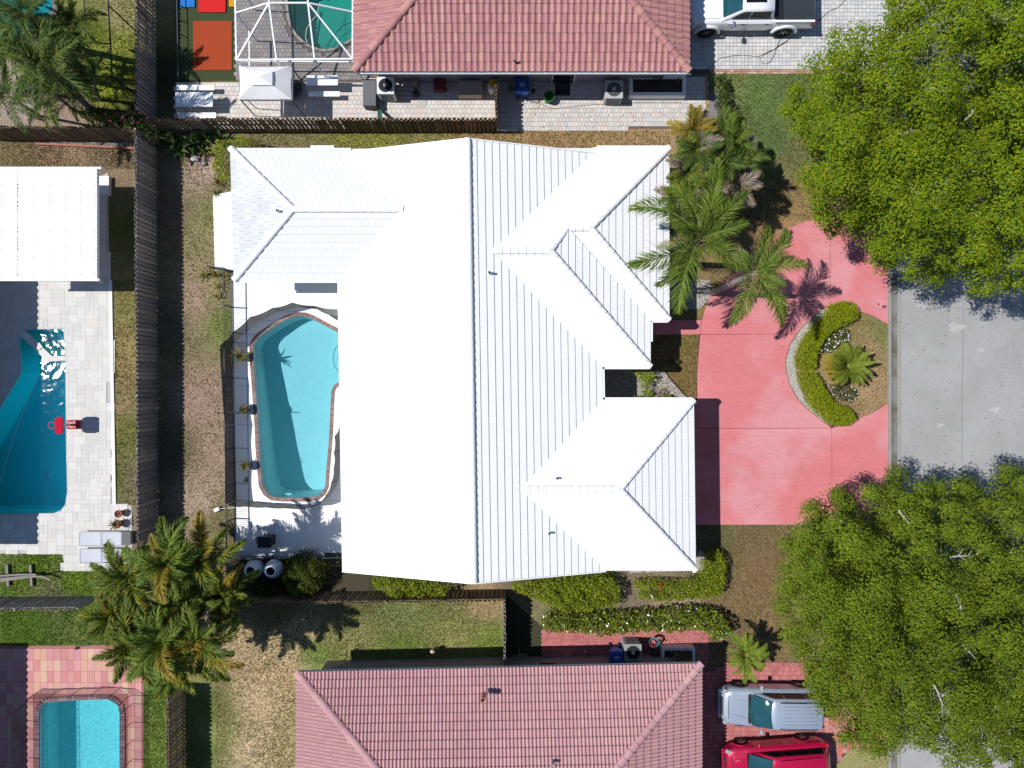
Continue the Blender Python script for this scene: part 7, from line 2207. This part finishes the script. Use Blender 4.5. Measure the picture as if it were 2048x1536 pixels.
def suv(name, label, loc, rot, pm, L, hw, hood_z, roof_z, cowl, rf, rb, tailx, ribs, rounded, pillar=PLASTIC):
    """front towards -x"""
    t = thing(name, label, 'car', loc, rot, local=True)
    h = L / 2
    belt = hood_z + .06
    st = [(-h, .50 * hw, hood_z - .28, .42), (-h + .05, .74 * hw, hood_z - .20, .32), (-h + .20, .90 * hw, hood_z - .11, .26), (-h + .5, .965 * hw, hood_z - .06, .24), (cowl - .1, hw, hood_z + .02, .24), (cowl + .05, hw, belt, .24), (h - .35, hw, belt, .26), (h - .12, .955 * hw, belt - .02, .34), (h - .03, .88 * hw, belt - .10, .42), (h, .70 * hw, belt - .18, .50)]
    b = MB(); loft(b, st, body_ring); b.build('body', pm, t, smooth=True)
    # glasshouse: roof shell on pillars, panes set just proud
    ch = hw * .90; rh = hw * (.74 if rounded else .78)
    b = MB()
    stations = [(cowl, ch * .90, belt + .03, belt - .06), (rf - .02, rh, roof_z - .05, belt - .06), (rf + .2, rh * 1.02, roof_z, belt - .06), ((rf + rb) / 2, rh * 1.02, roof_z + .015, belt - .06), (rb - .15, rh * 1.01, roof_z - .01, belt - .06), (rb, rh * .98, roof_z - .07, belt - .06), (tailx, rh * 1.0, belt + .06, belt - .06)]
    loft(b, stations, cabin_ring); b.build('cabin', pm, t, smooth=True)
    # windscreen, rear window
    b = MB(); vs = []
    for i in range(6):
        for k in range(9):
            u, v = i / 5, k / 4 - 1
            wy = (ch * .86 * (1 - u) + rh * .88 * u) * v
            x = (cowl - .02) * (1 - u) + (rf + .0) * u - .13 * (1 - v * v) + (.02 if False else 0)
            zz = (belt + .08) * (1 - u) + (roof_z - .015) * u + .05 * math.sin(math.pi * u) - .05 * v * v * u + .03
            vs.append(Vector((x, wy, zz)))
    b.add(vs, [(i * 9 + k, i * 9 + 9 + k, i * 9 + 10 + k, i * 9 + k + 1) for i in range(5) for k in range(8)])
    b.build('windscreen', CARGLASS, t, smooth=True)
    b = MB()
    for y in (-.36, .36): b.rbox((rf - .02, y * rh / .7, belt + .05), (.10, .05, .05), .015)
    b.build('visor', PLASTIC, t)
    pane(t, 'rear_window', [(tailx + .01, -rh * .86, belt + .10), (tailx + .01, rh * .86, belt + .10), (rb + .01, rh * .82, roof_z - .09), (rb + .01, -rh * .82, roof_z - .09)], SIDEGLASS, .02)
    xs = [cowl + .45, rf + .55, rf + .60, rb - .75, rb - .70, rb - .05]
    for s in (-1, 1):
        yb, yt = s * (rh * 1.055 + .012), s * (rh * 1.005 + .012)
        zb, ztp = belt + .06, roof_z - .14
        for i in range(3):
            x0, x1 = xs[2 * i], xs[2 * i + 1]
            tx0 = x0 if i else rf + .12
            tx1 = x1 if i < 2 else rb - .12
            q = [(x0, yb, zb), (x1, yb, zb), (tx1, yt, ztp), (tx0, yt, ztp)]
            b = MB(); P = [Vector(v) for v in q]; Q = [p - Vector((0, s * .03, 0)) for p in P]
            b.add(P + Q, [(0, 1, 2, 3), (7, 6, 5, 4)] + [(k, 4 + k, 4 + (k + 1) % 4, (k + 1) % 4) for k in range(4)]); b.build('side_window', SIDEGLASS, t)
        # doors as shut lines standing proud, handles, mirrors
        for x0, x1 in ((cowl + .25, rf + .62), (rf + .66, rb - .72)):
            b = MB(); b.box(((x0 + x1) / 2, s * (hw - .004), belt - .36), (x1 - x0 - .02, .016, .56)); d = b.build('door', pm, t)
            b = MB(); b.box((x1 - .18, s * (hw + .014), belt - .14), (.17, .025, .03)); b.build('handle', CHROME if not rounded else pm, d)
        b = MB(); b.rbox((cowl + .42, s * (hw + .12), belt + .10), (.13, .24, .17), .05); b.beam((cowl + .42, s * (hw - .08), belt + .06), (cowl + .42, s * (hw + .05), belt + .08), .05); b.build('mirror', pm, t)
        b = MB(); b.rbox((-h + .17, s * hw * .78, hood_z - .17), (.28, .20, .12), .05, rz=-s * .45); b.build('headlight', LAMP, t)
        b = MB(); b.rbox((h - .06, s * hw * .86, belt - .12), (.14, .16, .30), .03); b.build('tail_light', TAIL, t)
        b = MB(); b.tube([(rf + .3, s * rh * .84, roof_z + .03), (rf + .45, s * rh * .86, roof_z + .07), (rb - .45, s * rh * .86, roof_z + .07), (rb - .3, s * rh * .84, roof_z + .03)], .018, 6); b.build('roof_rail', PLASTIC if ribs else pm, t)
        # wheel arches
        for x in (-h * .62, h * .60):
            b = MB()
            pts = [Vector((x + .44 * math.cos(a), s * (hw - .01), .36 + .44 * math.sin(a))) for a in np.linspace(.1, math.pi - .1, 13)]
            b.tube(pts, .045, 6); b.build('wheel_arch', PLASTIC if ribs else pm, t)
            wheel(t, x, s * (hw - .11), .36, .25)
    # bonnet panel with creases
    b = MB()
    x0, x1 = -h + .30, cowl - .16
    N = 6
    vs = []
    for i in range(N + 1):
        for k in range(9):
            u, v = i / N, k / 8 * 2 - 1
            x = x0 + (x1 - x0) * u
            wy = hw * (.66 + .08 * u) * v
            zz = hood_z - .085 + .115 * u ** .8 + .035 - .03 * v * v - (.05 * (abs(v) > .99))
            vs.append(Vector((x + .10 * (1 - v * v) * (u - 1) * .5, wy, zz)))
    b.add(vs, [(i * 9 + k, i * 9 + 9 + k, i * 9 + 10 + k, i * 9 + k + 1) for i in range(N) for k in range(8)])
    b.build('bonnet', pm, t, smooth=True)
    b = MB()
    b.tube([v + Vector((0, 0, .004)) for v in vs[0:9]], .013, 4); b.tube([v + Vector((0, 0, .004)) for v in vs[-9:]], .013, 4)
    for k in (0, 8): b.tube([vs[i * 9 + k] + Vector((0, 0, .010)) for i in range(N + 1)], .013, 4)
    b.build('bonnet_gap', PLASTIC, t)
    for y in (-.30, .30):
        b = MB(); b.tube([(x0 + .12, y * hw * 1.2, hood_z - .03), ((x0 + x1) / 2, y * hw * 1.35, hood_z + .035), (x1 - .05, y * hw * 1.5, hood_z + .06)], .02, 5); b.build('bonnet_crease', pm, t)
    b = MB(); b.box((cowl - .08, 0, hood_z + .05), (.12, hw * 1.5, .03)); b.build('cowl_vent', PLASTIC, t)
    for y in (-.35, .2):
        b = MB(); b.beam((cowl - .04, y, hood_z + .075), (cowl + .28, y + .42, belt + .24), .018, .018); b.build('wiper', PLASTIC, t)
    b = MB(); b.rbox((-h + .02, 0, hood_z - .30), (.10, hw * .95, .20), .03)
    b.build('grille', PLASTIC, t)
    for k in range(3):
        b = MB(); b.beam((-h - .02 + k * .05, -hw * .46, hood_z - .34 + k * .07), (-h - .02 + k * .05, hw * .46, hood_z - .34 + k * .07), .03); b.build('grille_bar', CHROME, t)
    b = MB(); b.rbox((-h - .02, 0, .46), (.18, hw * 1.5, .20), .06); b.build('bumper', pm, t)
    b = MB(); b.rbox((h + .02, 0, .52), (.18, hw * 1.5, .22), .06); b.build('bumper', PLASTIC if ribs else pm, t)
    b = MB(); b.box((h + .115, 0, .60), (.012, .32, .15)); b.build('number_plate', M('plate_white', (.7, .7, .68), rough=.5), t)
    if ribs:
        for y in (-.42, -.25, -.08, .08, .25, .42):
            b = MB(); b.rbox(((rf + rb) / 2 + .1, y * rh / .72, roof_z + .036), (rb - rf - .75, .035, .02), .008); b.build('roof_rib', pm, t)
    return t

SILVER = paint('silver_paint', (.36, .42, .50), .35)
REDPNT = paint('red_paint', (.42, .002, .045), .15)
suv('silver_suv', 'silver estate car with ribbed roof and rails parked under the tree', (*W(1531, 1397)[:2], .026), math.radians(-.6), SILVER, 4.75, .92, 1.02, 1.74, -1.05, -.28, 2.05, 2.28, True, False)
suv('red_suv', 'crimson rounded car with smooth roof on the brick drive', (*W(1540, 1507)[:2], .026), math.radians(4.2), REDPNT, 4.85, .93, 1.02, 1.68, -1.30, -.42, 2.10, 2.36, False, True)

def pickup(label, loc, rot):
    t = thing('pickup_truck', label, 'truck', loc, rot, local=True)
    pm = paint('white_paint', (.74, .75, .78), 0.0)
    h, hw = 2.95, .99
    st = [(-h, .70 * hw, .98, .48), (-h + .06, .86 * hw, 1.08, .42), (-h + .25, .94 * hw, 1.16, .38), (-1.5, .97 * hw, 1.22, .38), (-1.3, .97 * hw, 1.24, .38), (1.0, .97 * hw, 1.24, .40), (1.02, .97 * hw, 1.24, .44), (h - .1, .97 * hw, 1.24, .50), (h, .93 * hw, 1.20, .54)]
    b = MB(); loft(b, st, body_ring); b.build('body', pm, t, smooth=True)
    belt, rz_ = 1.24, 1.90
    b = MB()
    loft(b, [(-1.42, .84, belt + .02, belt - .06), (-.66, .74, rz_ - .05, belt - .06), (-.5, .755, rz_, belt - .06), (.2, .755, rz_ + .012, belt - .06), (.80, .75, rz_ - .02, belt - .06), (1.02, .76, belt + .05, belt - .06)], cabin_ring); b.build('cabin', pm, t, smooth=True)
    pane(t, 'windscreen', [(-1.40, -.74, belt + .07), (-1.40, .74, belt + .07), (-.68, .66, rz_ - .04), (-.64, 0, rz_ - .01), (-.68, -.66, rz_ - .04)], CARGLASS, .02)
    b = MB(); b.rbox((-.05, 0, rz_ + .03), (.95, .80, .025), .01); b.build('sunroof', SIDEGLASS, t)
    for s in (-1, 1):
        for x0, x1, tx0, tx1 in ((-1.02, -.22, -.50, -.22), (-.16, .80, -.16, .68)):
            P = [Vector(v) for v in ((x0, s * .815, belt + .06), (x1, s * .815, belt + .06), (tx1, s * .772, rz_ - .13), (tx0, s * .772, rz_ - .13))]
            Qq = [p - Vector((0, s * .03, 0)) for p in P]
            b = MB(); b.add(P + Qq, [(0, 1, 2, 3), (7, 6, 5, 4)] + [(k, 4 + k, 4 + (k + 1) % 4, (k + 1) % 4) for k in range(4)]); b.build('side_window', SIDEGLASS, t)
        for x0, x1 in ((-1.15, -.2), (-.17, .92)):
            b = MB(); b.box(((x0 + x1) / 2, s * .962, belt - .40), (x1 - x0 - .02, .016, .62)); d = b.build('door', pm, t)
            b = MB(); b.box((x1 - .18, s * .978, belt - .17), (.17, .025, .035)); b.build('handle', DRK, d)
        b = MB(); b.rbox((-.92, s * 1.16, belt + .10), (.14, .28, .24), .05); b.beam((-.92, s * .92, belt + .04), (-.92, s * 1.05, belt + .06), .06); b.build('mirror', CHROME, t)
        b = MB(); b.rbox((-h + .16, s * .72, .98), (.26, .34, .22), .05); b.build('headlight', LAMP, t)
        b = MB(); b.rbox((h - .03, s * .90, 1.02), (.16, .16, .42), .03); b.build('tail_light', TAIL, t)
        for x in (-1.95, 1.75):
            b = MB()
            n = 14
            vs, fs = [], []
            for k in range(n + 1):
                a = .05 + (math.pi - .1) * k / n
                for rr, yy, zz in ((.62, .955, 0), (.60, 1.07, 0), (.50, 1.09, 0), (.48, .98, 0)):
                    vs.append(Vector((x + rr * math.cos(a) * 1.04, s * yy, .42 + rr * math.sin(a))))
            for k in range(n):
                for q in range(3): fs.append((k * 4 + q, k * 4 + q + 1, k * 4 + 5 + q, k * 4 + 4 + q))
            b.add(vs, fs); b.build('fender_flare', pm, t, smooth=True)
            wheel(t, x, s * .92, .42, .30)
        b = MB(); b.rbox((1.98, s * .915, belt + .012), (1.86, .11, .05), .015); b.build('bed_rail', pm, t)
    b = MB(); b.box((1.98, 0, belt + .008), (1.86, 1.70, .04)); cov = b.build('bed_cover', DRK, t)
    b = MB(); b.box((0, 0, 0), (1.40, .030, .03)); me = b.mesh('slat', M('cover_slat', (.045, .055, .065), rough=.5))
    for k in range(34):
        piece('slat', me, cov, Matrix.Translation((2.18, -.80 + k * 1.6 / 33, belt + .040)))
    b = MB(); b.rbox((1.22, 0, belt + .04), (.40, 1.66, .05), .02); b.build('bed_box', M('bed_black', (.012, .014, .017), rough=.5), t)
    b = MB(); b.rbox((h + .03, 0, .62), (.20, 1.8, .20), .05); b.build('bumper', CHROME, t)
    b = MB(); b.rbox((-h - .03, 0, .62), (.20, 1.8, .26), .06); b.build('bumper', CHROME, t)
    b = MB(); b.rbox((-h + .03, 0, .92), (.10, 1.1, .34), .03); b.build('grille', PLASTIC, t)
    b = MB(); b.box((h + .135, 0, .62), (.012, .30, .15)); b.build('number_plate', M('plate_white', None), t)
    b = MB()
    vs = []
    for i in range(6):
        for k in range(9):
            u, v = i / 5, k / 4 - 1
            vs.append(Vector((-h + .30 + 1.15 * u, .74 * v, 1.17 + .075 * u + .03 - .02 * v * v + (.02 if abs(abs(v) - .5) < .2 else 0))))
    b.add(vs, [(i * 9 + k, i * 9 + 9 + k, i * 9 + 10 + k, i * 9 + k + 1) for i in range(5) for k in range(8)]); b.build('bonnet', pm, t, smooth=True)
pickup('white pickup truck with black ribbed bed cover on the pale driveway', (*W(1487, 33)[:2], .03), math.radians(.4))
